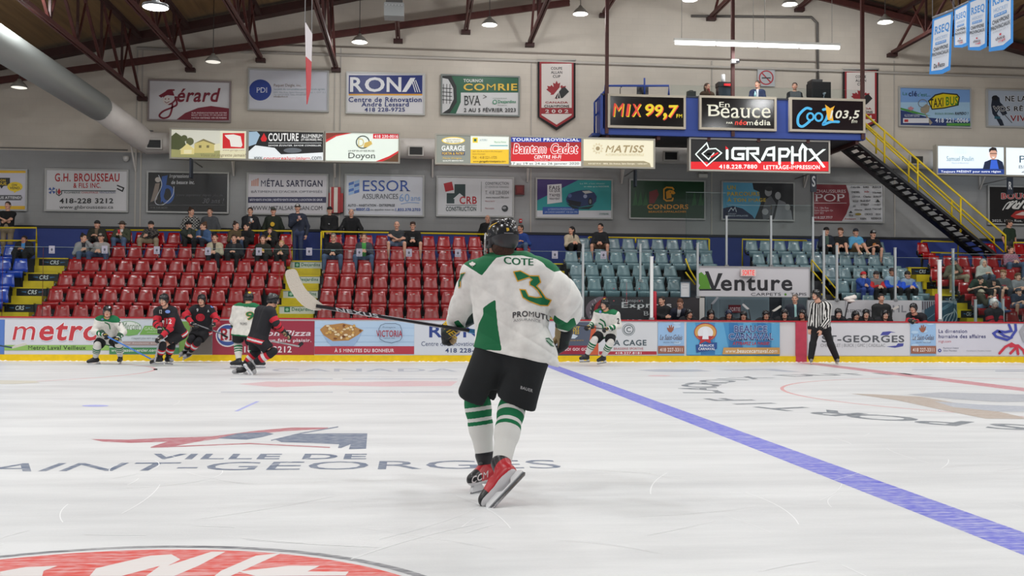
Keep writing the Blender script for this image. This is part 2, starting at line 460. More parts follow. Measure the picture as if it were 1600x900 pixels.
sx, sy, sk = np.linalg.lstsq(A_, b_, rcond=None)[0]; SR = math.sqrt(sk + sx * sx + sy * sy)
gmesh('sponsor_circle', ring(sx, sy, SR - 0.05, SR), (110, 112, 118), amt=0.6)
gmesh('sponsor_disc', [[(sx + (SR - 0.09) * math.cos(a * math.pi / 48), sy + (SR - 0.09) * math.sin(a * math.pi / 48)) for a in range(96)]], (214, 74, 64), z=0.0006, amt=0.5)
def spo(a):
    W = ice_paint((222, 216, 214), 0.3); a.layer = 6
    a.poly([(150, 888), (235, 868), (268, 866), (282, 874), (262, 884), (330, 862), (352, 862), (310, 884), (272, 900), (228, 900), (250, 884), (190, 900), (140, 900)], W)
    a.poly([(345, 892), (400, 868), (440, 864), (360, 900), (335, 900)], W)
    a.poly([(372, 893), (450, 884), (500, 884), (480, 893), (545, 893), (540, 899), (400, 900)], W)
    a.poly([(0, 893), (40, 886), (90, 884), (68, 892), (66, 900), (0, 900)], W)
ground('sponsor_lettering', spo)
fx = G(232, 581)
gmesh('faceoff_circle', ring(fx.x - 4.5, fx.y, 4.46, 4.53), (216, 160, 162), amt=0.4)

sc_ = MB()
for i in range(420):     # skate cuts in the ice
    x0, y0 = rnd.uniform(-9, 13), rnd.uniform(2.5, 20) if i % 3 else rnd.uniform(2.5, 8); r_ = rnd.uniform(.6, 5); a0 = rnd.uniform(0, 6.28); da = rnd.uniform(.2, 1.0) * 1.2 / r_; w_ = rnd.uniform(.0015, .004); n_ = 10
    q = [(x0 + r_ * (math.cos(a0 + da * k / n_) - math.cos(a0)), y0 + r_ * (math.sin(a0 + da * k / n_) - math.sin(a0))) for k in range(n_ + 1)]
    sc_.add([(x + w_ * s_ * math.cos(a0 + da * k / n_), y + w_ * s_ * math.sin(a0 + da * k / n_), .0012) for k, (x, y) in enumerate(q) for s_ in (-1, 1)], [(2 * k, 2 * k + 1, 2 * k + 3, 2 * k + 2) for k in range(n_)], mat((240, 241, 242), .6))
o = sc_.build('skate_cuts', ice); o['kind'] = 'stuff'

# ---- dasher boards
db = empty('dasher_boards', (0, D, 0), 'long white dasher boards with yellow kick strip and red top rail', 'rink boards')
BH = 1.075
MB().box2((XL, D + 0.012, 0), (XR, D + 0.14, BH), mat((214, 212, 214), 0.35)).build('board_panel', db, rel=True)
MB().box2((XL, D - 0.02, 0), (XR, D + 0.012, 0.165), mat((226, 190, 12), 0.4, noise=0.08)).build('kick_strip', db, rel=True)
MB().box2((XL, D - 0.015, BH), (XR, D + 0.15, BH + 0.035), mat((176, 30, 42), 0.4)).build('top_rail', db, rel=True)
xs = P(1243, 530, D).x; xe = P(1260, 530, D).x
MB().box2((xs, D - 0.026, 0), (xe, D + 0.012, BH), mat((188, 62, 84), 0.4, noise=0.1)).build('red_stripe', db, rel=True)
sn = MB()
for i in range(220):      # scraped snow piled along the kick strip
    x = -11 + i * 0.125 + rnd.uniform(-.05, .05); sn.lathe((x, D - 0.03, 0), [(0.001, rnd.uniform(.008, .03)), (rnd.uniform(.03, .08), 0.006), (.1, 0)], mat((235, 236, 238), 0.7), n=7)
so = sn.build('snow'); so['kind'] = 'stuff'; tag(so, 'thin line of scraped snow along the yellow kick strip', 'snow')

# ---- far wall in three paint bands
def wall_mat(c, blk=True):
    m = bpy.data.materials.new('painted_block'); m.use_nodes = True; nt = m.node_tree; b = nt.nodes['Principled BSDF']; L = nt.links.new
    tc = nt.nodes.new('ShaderNodeTexCoord'); sp = nt.nodes.new('ShaderNodeSeparateXYZ'); cb = nt.nodes.new('ShaderNodeCombineXYZ')
    L(tc.outputs['Object'], sp.inputs[0]); L(sp.outputs[0], cb.inputs[0]); L(sp.outputs[2], cb.inputs[1])
    br = nt.nodes.new('ShaderNodeTexBrick'); br.inputs['Scale'].default_value = 1.0; br.inputs['Mortar Size'].default_value = 0.006
    br.inputs['Brick Width'].default_value = 0.4; br.inputs['Row Height'].default_value = 0.2; l = lin(c)
    br.inputs['Color1'].default_value = (*l, 1); br.inputs['Color2'].default_value = (*[v * 0.96 for v in l], 1); br.inputs['Mortar'].default_value = (*[v * 0.93 for v in l], 1)
    L(cb.outputs[0], br.inputs['Vector'])
    n = nt.nodes.new('ShaderNodeTexNoise'); n.inputs['Scale'].default_value = 0.8; n.inputs['Detail'].default_value = 5; L(tc.outputs['Object'], n.inputs['Vector'])
    r = nt.nodes.new('ShaderNodeMapRange'); r.inputs[3].default_value = 0.86; r.inputs[4].default_value = 1.1; L(n.outputs['Fac'], r.inputs[0])
    mx = nt.nodes.new('ShaderNodeMix'); mx.data_type = 'RGBA'; mx.blend_type = 'MULTIPLY'; mx.inputs[0].default_value = 1
    L(br.outputs[0], mx.inputs[6]); L(r.outputs[0], mx.inputs[7]); L(mx.outputs[2], b.inputs['Base Color']); b.inputs['Roughness'].default_value = 0.55
    return m
zb = (P(100, 356, YW).z + P(1590, 375, YW).z) / 2; zg = P(100, 236, YW).z
APX = P(985, -60, YW).x
RL = P(150, 76, YW); RSL = (P(480, 12, YW).z - RL.z) / (P(480, 12, YW).x - RL.x)
APX_ = APX; zap = RL.z + (APX - RL.x) * RSL; 
def roofz(x): return zap - abs(x - APX) * RSL
struct(MB().box2((XL, YW, -0.2), (XR, YW + 0.3, zb), wall_mat((40, 62, 140))).build('wall_far_blue'))
struct(MB().box2((XL, YW, zb), (XR, YW + 0.3, zg), wall_mat((150, 150, 150))).build('wall_far_grey'))
struct(MB().prism([(XL, zg), (XR, zg), (XR, roofz(XR)), (APX, zap), (XL, roofz(XL))], YW, YW + 0.3, wall_mat((206, 197, 184))).build('wall_far_white'))
struct(MB().box2((XL, YW - 0.04, zb - 0.03), (XR, YW, zb + 0.05), mat((18, 20, 30), 0.5)).build('trim_1'))
tr = MB()
for x0 in (90,):
    pass
# conduit lines and downpipes on the wall
zc = P(560, 78, YW).z
tr.tube([(XL, YW - 0.05, zg + 0.06), (P(200, 240, YW).x, YW - 0.05, zg + 0.06)], 0.016, mat((110, 108, 106), 0.6))
tr.tube([(P(215, 75, YW).x, YW - 0.05, P(215, 76, YW).z), (P(1600, 106, YW).x + 6, YW - 0.05, P(215, 76, YW).z - 0.1)], 0.05, mat((196, 190, 182), 0.6))
tr.tube([(P(420, 77, YW).x, YW - 0.03, P(420, 70, YW).z), (P(1600, 96, YW).x + 6, YW - 0.03, P(420, 70, YW).z - .04)], 0.03, mat((150, 140, 130), 0.6))
for px in (214, 222, 523, 532, 830, 1112, 1397): tr.box2((P(px, 150, YW).x - .02, YW - .02, zb), (P(px, 150, YW).x + .02, YW, P(px, 75 if px < 600 else 95, YW).z), mat((176, 170, 162), 0.6))
struct(tr.build('trim_2'))
# black conduit up from the press box
cdt = MB()
pp = [P(x, y, YW - 0.05) for x, y in ((1080, 25), (1268, 27), (1277, 36), (1278, 130))]
cdt.tube(pp, 0.045, mat((96, 92, 88), 0.5))
tag(cdt.build('conduit_pipe'), 'grey conduit pipe bent down the white wall behind the press box', 'pipe')

# ---- ceiling: wood deck, wall rafter beams
wood = bpy.data.materials.new('wood_deck'); wood.use_nodes = True
nt = wood.node_tree; b = nt.nodes['Principled BSDF']; tc = nt.nodes.new('ShaderNodeTexCoord'); mp = nt.nodes.new('ShaderNodeMapping'); mp.inputs['Scale'].default_value = (7, 0.3, 7)
wv = nt.nodes.new('ShaderNodeTexNoise'); wv.inputs['Scale'].default_value = 1.0; wv.inputs['Detail'].default_value = 3
cr = nt.nodes.new('ShaderNodeValToRGB'); cr.color_ramp.elements[0].color = (0.09, 0.05, 0.02, 1); cr.color_ramp.elements[1].color = (0.34, 0.21, 0.09, 1)
for a_, b2 in ((tc.outputs['Object'], mp.inputs[0]), (mp.outputs[0], wv.inputs['Vector']), (wv.outputs['Fac'], cr.inputs[0]), (cr.outputs[0], b.inputs['Base Color'])): nt.links.new(a_, b2)
b.inputs['Roughness'].default_value = 0.7
ROOF = 0.25
mb = MB()
for xa, xb in ((XL, APX), (APX, XR)):
    mb.add([(xa, -2, roofz(xa) + ROOF), (xb, -2, roofz(xb) + ROOF), (xb, YW + .3, roofz(xb) + ROOF), (xa, YW + .3, roofz(xa) + ROOF),
            (xa, -2, roofz(xa) + ROOF + .2), (xb, -2, roofz(xb) + ROOF + .2), (xb, YW + .3, roofz(xb) + ROOF + .2), (xa, YW + .3, roofz(xa) + ROOF + .2)], [(0, 1, 2, 3), (7, 6, 5, 4), (0, 4, 5, 1), (3, 2, 6, 7), (0, 3, 7, 4), (1, 5, 6, 2)], wood)
struct(mb.build('ceiling'))
BR = mat((74, 34, 30), 0.55, noise=0.15); BRD = mat((56, 27, 24), 0.6, noise=0.15)
mb = MB()
for xa, xb in ((XL, APX), (APX, XR)):
    mb.bar((xa, YW - 0.35, roofz(xa) - 0.02), (xb, YW - 0.35, roofz(xb) - 0.02), 0.25, 0.42, BRD, up=(0, 1, 0))
struct(mb.build('trim_3'))
# sloping braces under the roof, in front of the wall
YB = YW - 0.7
for nm, a, b3, lab in (('roof_brace', (-260, 158), (890, 1), 'brown steel brace sloping up along the white wall from the duct to the roof peak'),
                       ('roof_brace', (1225, -22), (1700, 98), 'brown steel brace sloping down the wall behind the blue bordered banners')):
    o = MB(); p0, p1 = P(*a, YB), P(*b3, YB)
    o.bar(p0, p1, 0.09, 0.09, BR, up=(0, 1, 0)); o.bar(p0 - Vector((0, 0, .11)), p1 - Vector((0, 0, .11)), 0.12, 0.1, BR, up=(0, 1, 0)); 
    tag(o.build(nm), lab, 'beam', 'steel roof bracing')

# ---- roof trusses running out over the ice
def truss(px, py, side, lab, y_end=15.0):
    e = P(px, py, YW - 0.15); x = e.x; z0 = e.z; zt = max(roofz(x) - 0.05, z0 + 0.9)
    t = empty('roof_truss', (x, YW - 0.2, z0), lab, 'roof truss', 'brown steel roof trusses')
    ya, yb = YW - 0.15, y_end
    lo = MB()
    for s in (-0.045, 0.045): lo.bar((x + s, ya, z0), (x + s, yb, z0), 0.055, 0.11, BR)
    lo.build('bottom_chord', t, rel=True)
    up = MB(); up.bar((x, ya, zt), (x, yb, zt), 0.16, 0.12, BRD); up.build('top_chord', t, rel=True)
    n = int((ya - yb) / 2.0)
    for i in range(n):
        y0 = ya - 0.3 - i * 2.0; y1 = y0 - 2.0
        for nm, a_, b_, w_ in (('diagonal_brace', (x, y0, z0), (x, y1, zt), .07), ('vertical_post', (x, y1, z0), (x, y1, zt), .06), ('diagonal_brace', (x, y1, z0), (x, y1 + .9, zt), .05)):
            q = MB(); q.bar(a_, b_, w_, w_, BRD if nm[0] == 'v' else BR); q.build(nm, t, rel=True)
    # pilaster bracket
    bk = MB(); bk.box((x, YW - .1, z0 - .08), (.3, .22, .12), BRD); bk.build('bearing_plate', t, rel=True)
TR = [(222, 150, 'ending low by the duct beside the cartoon head sign'), (297, 105, 'ending above the script lettered wall sign'), (407, 90, 'ending above the wall sign with the blue round badge'),
      (525, 105, 'ending on the wall between blue badge sign and navy topped sign'), (622, 60, 'ending above the navy topped renovation sign'), (728, 46, 'second from the red and white maple leaf pennant'),
      (828, 66, 'ending just above the red and white maple leaf pennant'), (944, 20, 'ending above the steel hanger at the press box railing end'), (1112, 25, 'ending on the wall above the long tube light'),
      (1250, 11, 'ending above the press box speaker'), (1395, 82, 'ending on the wall above the taxi sign'), (-60, 190, 'crossing behind the silver duct'), (1520, 60, 'behind the blue bordered banners')]
for px, py, lab in TR: truss(px, py, 1, 'brown steel roof truss ' + lab)

# ---- bleacher tiers
prof = [(28.0 - 0.0, -0.2)]
order = ['F', 'E', 'D', 'C', 'B', 'A']
prof = [(27.75, -0.2), (27.75, ROWZ['F'])]
for i, r in enumerate(order[1:]):
    yf = ROWY[r] - 0.45
    prof += [(yf, ROWZ[order[i]]), (yf, ROWZ[r])]
prof += [(YW, ROWZ['A']), (YW, -0.2)]
def tier(xa, xb, pr):
    b = MB(); n = len(pr)
    vs = [(xa, y, z) for y, z in pr] + [(xb, y, z) for y, z in pr]
    b.add(vs, [(i, (i + 1) % n, (i + 1) % n + n, i + n) for i in range(n)] + [tuple(range(n))[::-1], tuple(range(n, 2 * n))], mat((60, 60, 64), 0.8, noise=0.1))
    return struct(b.build('floor_bleacher'))
VX0, VX1 = P(1092, 440, 28.4).x, P(1262, 440, 28.4).x   # players' gate passage under the upper rows
tier(XL, P(885, 440, 28.4).x, prof)
prof2 = [(28.4, -0.2), (28.4, ROWZ['F'])] + prof[2:]
tier(P(885, 440, 28.4).x, VX0, prof2); tier(VX1, P(1500, 440, 28.4).x, prof2); tier(P(1500, 440, 28.4).x, XR, prof)
prof3 = [(ROWY['B'] - .5, -0.2), (ROWY['B'] - .5, ROWZ['B'])] + prof[-4:]
tier(VX0, VX1, prof3)
struct(MB().box2((XL, D + 0.14, -0.2), (XR, 27.76, 0.02), mat((60, 60, 62), 0.8)).build('floor_bench'))
# ================================================================ SIGNS
WHT = (205, 203, 206); WY = YW - 0.05
def leaf_poly(cx, cy, s):
    h = [(0, -1), (.13, -.72), (.33, -.82), (.27, -.42), (.5, -.62), (.56, -.48), (.86, -.53), (.78, -.3), (.95, -.2), (.5, .15), (.56, .3), (.06, .25), (.06, .68)]
    p = h + [(-x, y) for x, y in h[::-1]][:-1]
    return [(cx + x * s, cy + y * s) for x, y in p]
W1 = 'wall advertising signs'
# --- upper row on the white wall
MAR = (120, 26, 46)
s = Sign('wall_sign', 'white and maroon wall sign with a script name and a cartoon head in a cap', 'sign', 233, 127, 360, 189, WY, WHT, group=W1, frame=(140, 128, 128)); a = s.art
a.curve([(272, 141), (262, 142), (257, 150), (259, 160), (266, 163), (273, 158), (276, 152)], 2.6, MAR)
a.poly([(248, 150), (256, 145), (262, 141), (270, 142), (273, 150), (262, 149), (252, 153)], MAR)
a.ell(261, 157, 6, 7, (215, 205, 200)); a.ell(259, 155, 1, 1, MAR); a.ell(264, 155, 1, 1, MAR); a.curve([(258, 159), (261, 161), (265, 159)], 1, MAR)
a.curve([(274, 152), (277, 163), (270, 168), (256, 174), (250, 181), (256, 185), (265, 182), (269, 172), (270, 163)], 2.8, MAR)
a.text('érard', 277, 138, 345, 160, MAR, bold=1, shear=.25)
a.poly([(275, 188.6), (290, 177), (310, 169), (330, 166), (359.6, 170), (359.6, 188.6)], MAR)
for i, t in enumerate(('SUR PRÉSENTATION DE VOTRE', 'BILLET DU COOL FM DU JOUR DU', 'MATCH OBTENEZ 10% DE RABAIS')): a.text(t, 300, 175.2 + i * 4, 355, 178 + i * 4, (225, 200, 205), bold=1)
s.done()
s = Sign('wall_sign', 'pale grey wall sign with a round blue badge and small grey lines', 'sign', 389, 110, 513, 173, WY, (196, 197, 205), group=W1); a = s.art
a.ell(407, 141, 17.5, 16.5, (38, 62, 140)); a.text('PDI', 401, 137, 418, 145, (215, 218, 230), serif=True)
a.text('Paquet Daigle, inc.', 428, 131.5, 471, 137, (120, 96, 80)); a.text('Société de comptables professionnels agréés', 428, 138, 508, 142, (130, 150, 160))
a.text('650, 90e Rue, Saint-Georges, bureau 1, G5Y 3L1', 428, 143.5, 509, 146.5, (150, 160, 168)); a.text('Tél.: 418 227-2626  Téléc.: 418 227-3302', 428, 147, 480, 149.5, (150, 160, 168)); a.text('info@pdica.ca', 428, 150, 450, 153, (120, 96, 80)); s.done()
NV = (28, 44, 112)
s = Sign('wall_sign', 'wall sign with white capitals on a navy panel above renovation centre lines', 'sign', 542, 115, 663, 178, WY, (214, 212, 214), group=W1, frame=(190, 190, 186)); a = s.art
a.rect(545, 118, 660, 147, NV); a.rect(545, 147, 660, 149.5, (220, 160, 50))
for ch, x0, x1 in (('R', 547, 568), ('O', 570, 601), ('N', 604, 627)): a.text(ch, x0, 121, x1, 144, (228, 228, 230), bold=1)
a.poly([(628, 144), (641, 122), (649, 122), (640, 137), (635, 144)], (228, 228, 230))
for i in range(3): a.line([(643 + i * 3.2, 124 + i), (649 + i * 3.6, 144)], 1.3, (228, 228, 230))
a.text('Centre de Rénovation', 545, 152, 659, 160, NV, bold=1); a.text('André Lessard', 565, 160, 639, 167, NV, bold=1); a.text('418 228-9725', 570, 168.5, 633, 175, NV, bold=1); s.done()
GR = (14, 88, 58)
s = Sign('wall_sign', 'green and white tournament wall sign with a goalie mask at its edge', 'sign', 690, 119, 811, 180, WY, (208, 208, 208), group=W1, frame=(120, 126, 122)); a = s.art
a.rect(700, 119, 811, 145, GR); a.poly([(690, 119), (712, 119), (720, 140), (720, 160), (712, 180), (690, 180)], GR); a.poly([(690, 119), (705, 119), (713, 135), (714, 160), (702, 180), (690, 180)], (20, 24, 24))
a.poly([(690, 122), (700, 124), (708, 138), (709, 155), (702, 170), (690, 178)], (206, 206, 206))
for y in (138, 144, 150, 156): a.line([(690, y), (706, y + 1)], 1.2, (40, 40, 42))
for x in (693, 698, 703): a.line([(x, 132), (x, 162)], 1.0, (40, 40, 42))
a.text('TOURNOI', 724, 124, 754, 129, (215, 220, 215), bold=1); a.otext('COMRIE', 724, 131, 808, 142, (218, 186, 60), (20, 60, 40), .5, bold=1)
a.text('BVA', 725, 150, 751, 165, (24, 26, 28), serif=True); a.line([(755, 149), (760, 151.5), (755, 154)], .8, (40, 40, 40)); a.text('PRÉSENTÉ PAR', 770, 153, 792, 155, (120, 140, 130)); a.ell(773, 160, 3.5, 3.5, (30, 130, 90)); a.ell(773, 160, 2.2, 2.2, (208, 208, 208)); a.text('Desjardins', 778, 157, 806, 163, (30, 130, 90), bold=1); a.text('Entreprises', 778, 164, 792, 166, (60, 60, 60))
a.text('2 AU 5 FÉVRIER 2023', 725, 168, 806, 175.5, (24, 26, 28), bold=1); s.done()
# --- cup pennants
def pennant(x0, x1, y0, ys, yp, lab, part):
    Y = WY - 0.02; c = P((x0 + x1) / 2, (y0 + yp) / 2, Y)
    def M_(px, py, layer): v = P(px, py, Y); return (v.x, Y - 0.02 - 0.0012 * layer, v.z)
    mb = MB(); q = [M_(x, y, 0) for x, y in ((x0, y0), (x1, y0), (x1, ys), ((x0 + x1) / 2, yp), (x0, ys))]
    mb.prism([(v[0], v[2]) for v in q], Y - 0.02, Y, mat((26, 22, 24), 0.8))
    r = mb.build('cup_pennant', loc=c); r.data.transform(Matrix.Translation(-c)); tag(r, lab, 'pennant', 'cup champion pennants')
    rod = MB(); v0 = M_(x0 - 1, y0, 0); v1 = M_(x1 + 1, y0, 0); rod.tube([v0, v1], 0.025, mat((190, 186, 180), .5)); rod.build('hanging_rod', r, rel=True)
    a = Art(M_); W = x1 - x0; f = lambda u: x0 + u * W; h = ys - y0; g = lambda v: y0 + v * h
    m = 0.04; RD = (150, 24, 34)
    a.poly([(f(.05), g(.03)), (f(.95), g(.03)), (f(.95), g(.985)), (f(.5), yp - 5), (f(.05), g(.985))], RD)
    a.poly([(f(.1), g(.065)), (f(.9), g(.065)), (f(.9), g(.83)), (f(.1), g(.83))], (220, 212, 206))
    a.poly([(f(.1), g(.935)), (f(.9), g(.935)), (f(.9), g(.955)), (f(.5), yp - 9), (f(.1), g(.955))], (220, 212, 206))
    K = (28, 26, 28)
    a.text('COUPE', f(.35), g(.12), f(.65), g(.17), K, bold=1); a.text('ALLAN', f(.35), g(.19), f(.65), g(.24), K, bold=1); a.text('CUP', f(.4), g(.26), f(.6), g(.31), K, bold=1)
    a.poly(leaf_poly(f(.5), g(.55), W * .29), RD); a.poly([(f(.72), g(.47)), (f(.83), g(.55)), (f(.66), g(.66)), (f(.45), g(.67)), (f(.6), g(.5))], K)
    a.poly([(f(.32), g(.68)), (f(.6), g(.46)), (f(.62), g(.5)), (f(.42), g(.68))], (220, 212, 206)); a.line([(f(.52), g(.66)), (f(.56), g(.56)), (f(.6), g(.66))], 1.2, (220, 212, 206))
    a.text('CANADA', f(.2), g(.72), f(.8), g(.755), RD, bold=1); a.text('CHAMPIONS', f(.17), g(.78), f(.83), g(.825), K, bold=1)
    for i, ch in enumerate(part): a.text(ch, f(.2 + .17 * i), g(.86), f(.2 + .17 * i + .1), g(.92), (224, 216, 212), bold=1)
    a.build('printed_artwork', r)
pennant(840, 899, 94, 184, 204, 'red and white maple leaf pennant with black border reading 2002', '2002')
pennant(1317, 1372, 108, 192, 207, 'red and white maple leaf pennant half hidden behind the press box stair', '   4')
s = Sign('wall_sign', 'sky blue wall sign with a car key and a yellow taxi plate', 'sign', 1405, 138, 1516, 198, WY, (120, 160, 214), group=W1); a = s.art
a.rect(1405, 160, 1516, 185, (160, 195, 222)); a.poly([(1405, 172), (1425, 176), (1450, 184), (1516, 190), (1516, 198), (1405, 198)], (30, 52, 110)); a.poly([(1405, 168), (1425, 173), (1455, 182), (1425, 177), (1405, 171)], (70, 140, 60))
a.text('La', 1410, 144, 1417, 149, (24, 110, 60)); a.text('clé', 1419, 142.5, 1432, 151, (24, 40, 90), bold=1); a.text("c'est...", 1433, 145, 1453, 151, (24, 110, 60))
a.poly([(1449, 158), (1460, 148), (1472, 145), (1495, 147), (1499, 152), (1497, 165), (1475, 170), (1455, 172)], (40, 40, 30)); a.poly([(1451, 158.5), (1461, 150), (1473, 147), (1494, 149), (1497, 153), (1495, 163.5), (1475, 168), (1456, 170)], (224, 200, 20))
a.text('TAXI', 1452, 154, 1473, 168, (40, 40, 20), bold=1, warp=lambda x, y: (x, y - (x - 1462) * .12)); a.text('BUS', 1477, 151, 1496, 165, (60, 130, 40), bold=1, warp=lambda x, y: (x, y - (x - 1487) * .06))
a.poly([(1437, 170), (1446, 163), (1452, 166), (1450, 175), (1445, 178), (1456, 192), (1452, 196), (1444, 178), (1438, 176)], (150, 140, 120)); a.line(circ(1441, 162, 7, 6), 1, (120, 120, 122), True)
a.text('ÉCOLO, ÉCONO,', 1460, 176, 1490, 180, (60, 120, 60)); a.text('RAPIDO !', 1491, 175.5, 1512, 180, (30, 30, 40), bold=1, shear=.2); a.text('418 221-0066', 1460, 185, 1512, 192, (225, 230, 238), bold=1)
a.rect(1410, 185, 1450, 192.5, (215, 215, 220)); a.rect(1412, 187, 1418, 191, (180, 40, 40)); a.rect(1478, 193, 1515, 197, (80, 150, 60)); a.text('VILLE DE SAINT-GEORGES', 1412, 179, 1436, 183, (210, 215, 230)); a.poly(leaf_poly(1422, 171, 5), (190, 130, 140)); s.done()
s = Sign('wall_sign', 'grey wall sign with a dark hockey player, beside the taxi sign', 'sign', 1542, 142, 1660, 199, WY, (172, 182, 196), group=W1); a = s.art
a.poly([(1548, 165), (1550, 152), (1556, 149), (1561, 153), (1562, 160), (1568, 166), (1573, 178), (1566, 181), (1560, 172), (1557, 178), (1565, 188), (1568, 196), (1562, 197), (1556, 186), (1550, 178)], (24, 34, 52)); a.line([(1566, 176), (1580, 192)], 1.2, (60, 60, 66)); a.ell(1554, 153.5, 5, 4, (18, 20, 28))
a.rect(1553, 182, 1562, 186, (40, 90, 110)); a.otext('NE LAISSEZ PAS', 1570, 150, 1655, 159, (24, 24, 28), (220, 222, 226), .6, bold=1); a.otext('VOS RÊVES SUR', 1551, 164.5, 1650, 174, (24, 24, 28), (220, 222, 226), .6, bold=1); a.otext('VIVEZ-LES', 1577, 180.5, 1650, 190, (130, 26, 40), (220, 222, 226), .6, bold=1); s.done()
# --- lower row on the grey wall
s = Sign('wall_sign', 'yellow bordered wall sign with black and yellow speech bubbles', 'sign', -60, 265, 42, 328, WY, (198, 196, 206), group=W1); a = s.art
a.rect(-60, 265, 42, 270.5, (224, 176, 20)); a.rect(-60, 322, 42, 328, (224, 176, 20)); a.poly([(-40, 278), (16, 278), (16, 290), (6, 291), (3, 295), (0, 291), (-40, 291)], (24, 24, 26)); a.text('ON', 1, 280, 9, 284, (224, 190, 30), bold=1); a.text('LOUE.', -6, 285, 12, 289.5, (224, 190, 30), bold=1)
a.ell(24, 292, 12, 7.5, (228, 196, 30)); a.poly([(22, 297), (30, 297), (23, 302)], (228, 196, 30)); a.text('ON', 19, 287.5, 27, 291, (50, 44, 24), bold=1); a.text('VEND.', 16, 292, 33, 296, (50, 44, 24), bold=1); a.poly([(-40, 305), (34, 305), (36, 309), (34, 313), (-40, 313)], (84, 84, 88)); a.text('ON VOUS ATTEND!', -20, 307, 34, 311, (220, 220, 222), bold=1); s.done()
s = Sign('wall_sign', 'white plumbing wall sign in red and black capitals with a phone number', 'sign', 72, 265.5, 200, 330, WY, (206, 204, 206), group=W1); a = s.art; RD = (170, 24, 34)
a.text('G.H. BROUSSEAU', 86, 271, 187, 284, RD, bold=1); a.text('& FILS INC.', 115, 286, 158, 294, RD, bold=1)
a.poly([(93, 305), (90, 300), (93, 294), (96, 300)], RD); a.line([(89, 296), (89, 303), (93, 306), (97, 303), (97, 298), (181, 298.5)], 1.4, (30, 50, 50))
for k in range(4): a.poly([(82, 298), (82 + 6 * math.cos(k * 1.57 + .3), 298 + 6 * math.sin(k * 1.57 + .3)), (82 + 6 * math.cos(k * 1.57 + 1.1), 298 + 6 * math.sin(k * 1.57 + 1.1))], (50, 80, 150))
a.line([(184, 290), (194, 294), (192, 299), (184, 295)], 2, (30, 30, 32)); a.text('PLOMBERIE', 101, 299.5, 126, 302.5, (40, 60, 60)); a.text('CHAUFFAGE', 128, 299.5, 154, 302.5, RD); a.text('VENTILATION', 156, 299.5, 181, 302.5, (50, 70, 120))
a.text('418-228 3212', 94, 310, 178, 318, (24, 24, 26), bold=1); a.text('www.ghbrousseau.ca', 94, 321, 178, 328, (40, 42, 44)); s.done()
s = Sign('wall_sign', 'black wall sign with large blue and brown initials i and b', 'sign', 231, 269.5, 357, 332, WY, (14, 15, 18), group=W1, rough=.25); a = s.art
a.poly([(243, 287), (250, 286), (246, 312), (236, 316), (240, 300)], (130, 116, 106)); a.ell(247, 281, 4.5, 4, (180, 172, 164)); a.poly([(253, 276), (262, 274), (259, 296), (255, 312), (252, 318)], (40, 80, 150)); a.line(circ(262, 304, 8.5, 12), 5, (40, 80, 150), True); a.curve([(248, 274), (253, 290), (243, 315), (255, 320), (270, 306), (272, 292)], 1, (190, 196, 205))
a.text('impressions', 265, 272.5, 295, 280, (190, 190, 192), bold=1, shear=.2); a.text('de beauce inc.', 268, 282, 304, 288, (190, 190, 192), bold=1, shear=.2); a.text('Votre imprimeur depuis plus de', 276, 303, 349, 308, (84, 84, 88), shear=.25, serif=True); a.text('30 ans !', 317, 310, 351, 318, (96, 96, 100), shear=.25, serif=True); a.rect(234, 320.5, 352, 321.2, (90, 90, 92)); a.text('418.228.6633', 236, 323, 262, 326, (100, 100, 100)); s.done()
s = Sign('wall_sign', 'white metal building wall sign with a dark blue strip across it', 'sign', 387, 272, 512, 335, WY, (200, 196, 200), group=W1); a = s.art
for i in range(4): a.poly([(393 + i * 3, 291), (393 + i * 3, 283 - i * 1.2), (395 + i * 3, 282 - i * 1.2), (395 + i * 3, 291)], (190, 130, 110))
a.text('MÉTAL SARTIGAN', 408, 279, 504, 292, (36, 34, 66), bold=1); a.text("BÂTIMENTS D'ACIER OPTIMISÉS", 393, 297, 504, 301.5, (84, 84, 94)); a.rect(387, 308, 510, 317, (40, 40, 76)); a.text("BÂTIMENTS D'ACIER | REVÊTEMENTS D'ACIER | LOCATION DE GRUE", 391, 310, 504, 315, (200, 200, 212), bold=1); a.text('WWW.METALSARTIGAN.COM', 393, 322, 504, 328.5, (40, 40, 52)); s.done()
s = Sign('wall_sign', 'white insurance wall sign with blue capitals and a waving blue flag', 'sign', 540, 274, 662, 337, WY, (202, 203, 210), group=W1); a = s.art; BL = (46, 80, 158)
for i in range(4):
    for k in range(2): a.poly([(545 + k * 8.5, 286 + i * 5 - k * 2.5), (553 + k * 8.5, 283.5 + i * 5 - k * 2.5), (553 + k * 8.5, 288 + i * 5 - k * 2.5), (545 + k * 8.5, 290.5 + i * 5 - k * 2.5)], ((70, 110, 180), (150, 180, 215))[(i + k) % 2])
a.text('ESSOR', 567, 282, 641, 299, BL, serif=True); a.text('ASSURANCES', 566, 303, 622, 311, (74, 76, 84)); a.text('60', 624, 303, 640, 315, (130, 160, 205)); a.text('ans', 642, 308, 657, 314, (130, 160, 205)); a.curve([(627, 319), (640, 316.5), (655, 317.5)], 1, (130, 160, 205)); a.text('AUTO - HABITATION - ENTREPRISE', 544, 319, 617, 323, (70, 72, 80), bold=1); a.text('Visitez', 544, 326, 556, 329.5, (70, 72, 80)); a.text('essor.ca', 557, 325, 578, 329.5, BL, bold=1); a.text('ou appelez nous au', 579, 326, 616, 330, (70, 72, 80)); a.text('1.833.370.2703', 618, 325.5, 657, 330, BL, bold=1); s.done()
s = Sign('wall_sign', 'white construction wall sign with a green block house and tilted red square', 'sign', 683, 277, 802, 338, WY, (200, 200, 202), group=W1); a = s.art; DG = (44, 62, 62)
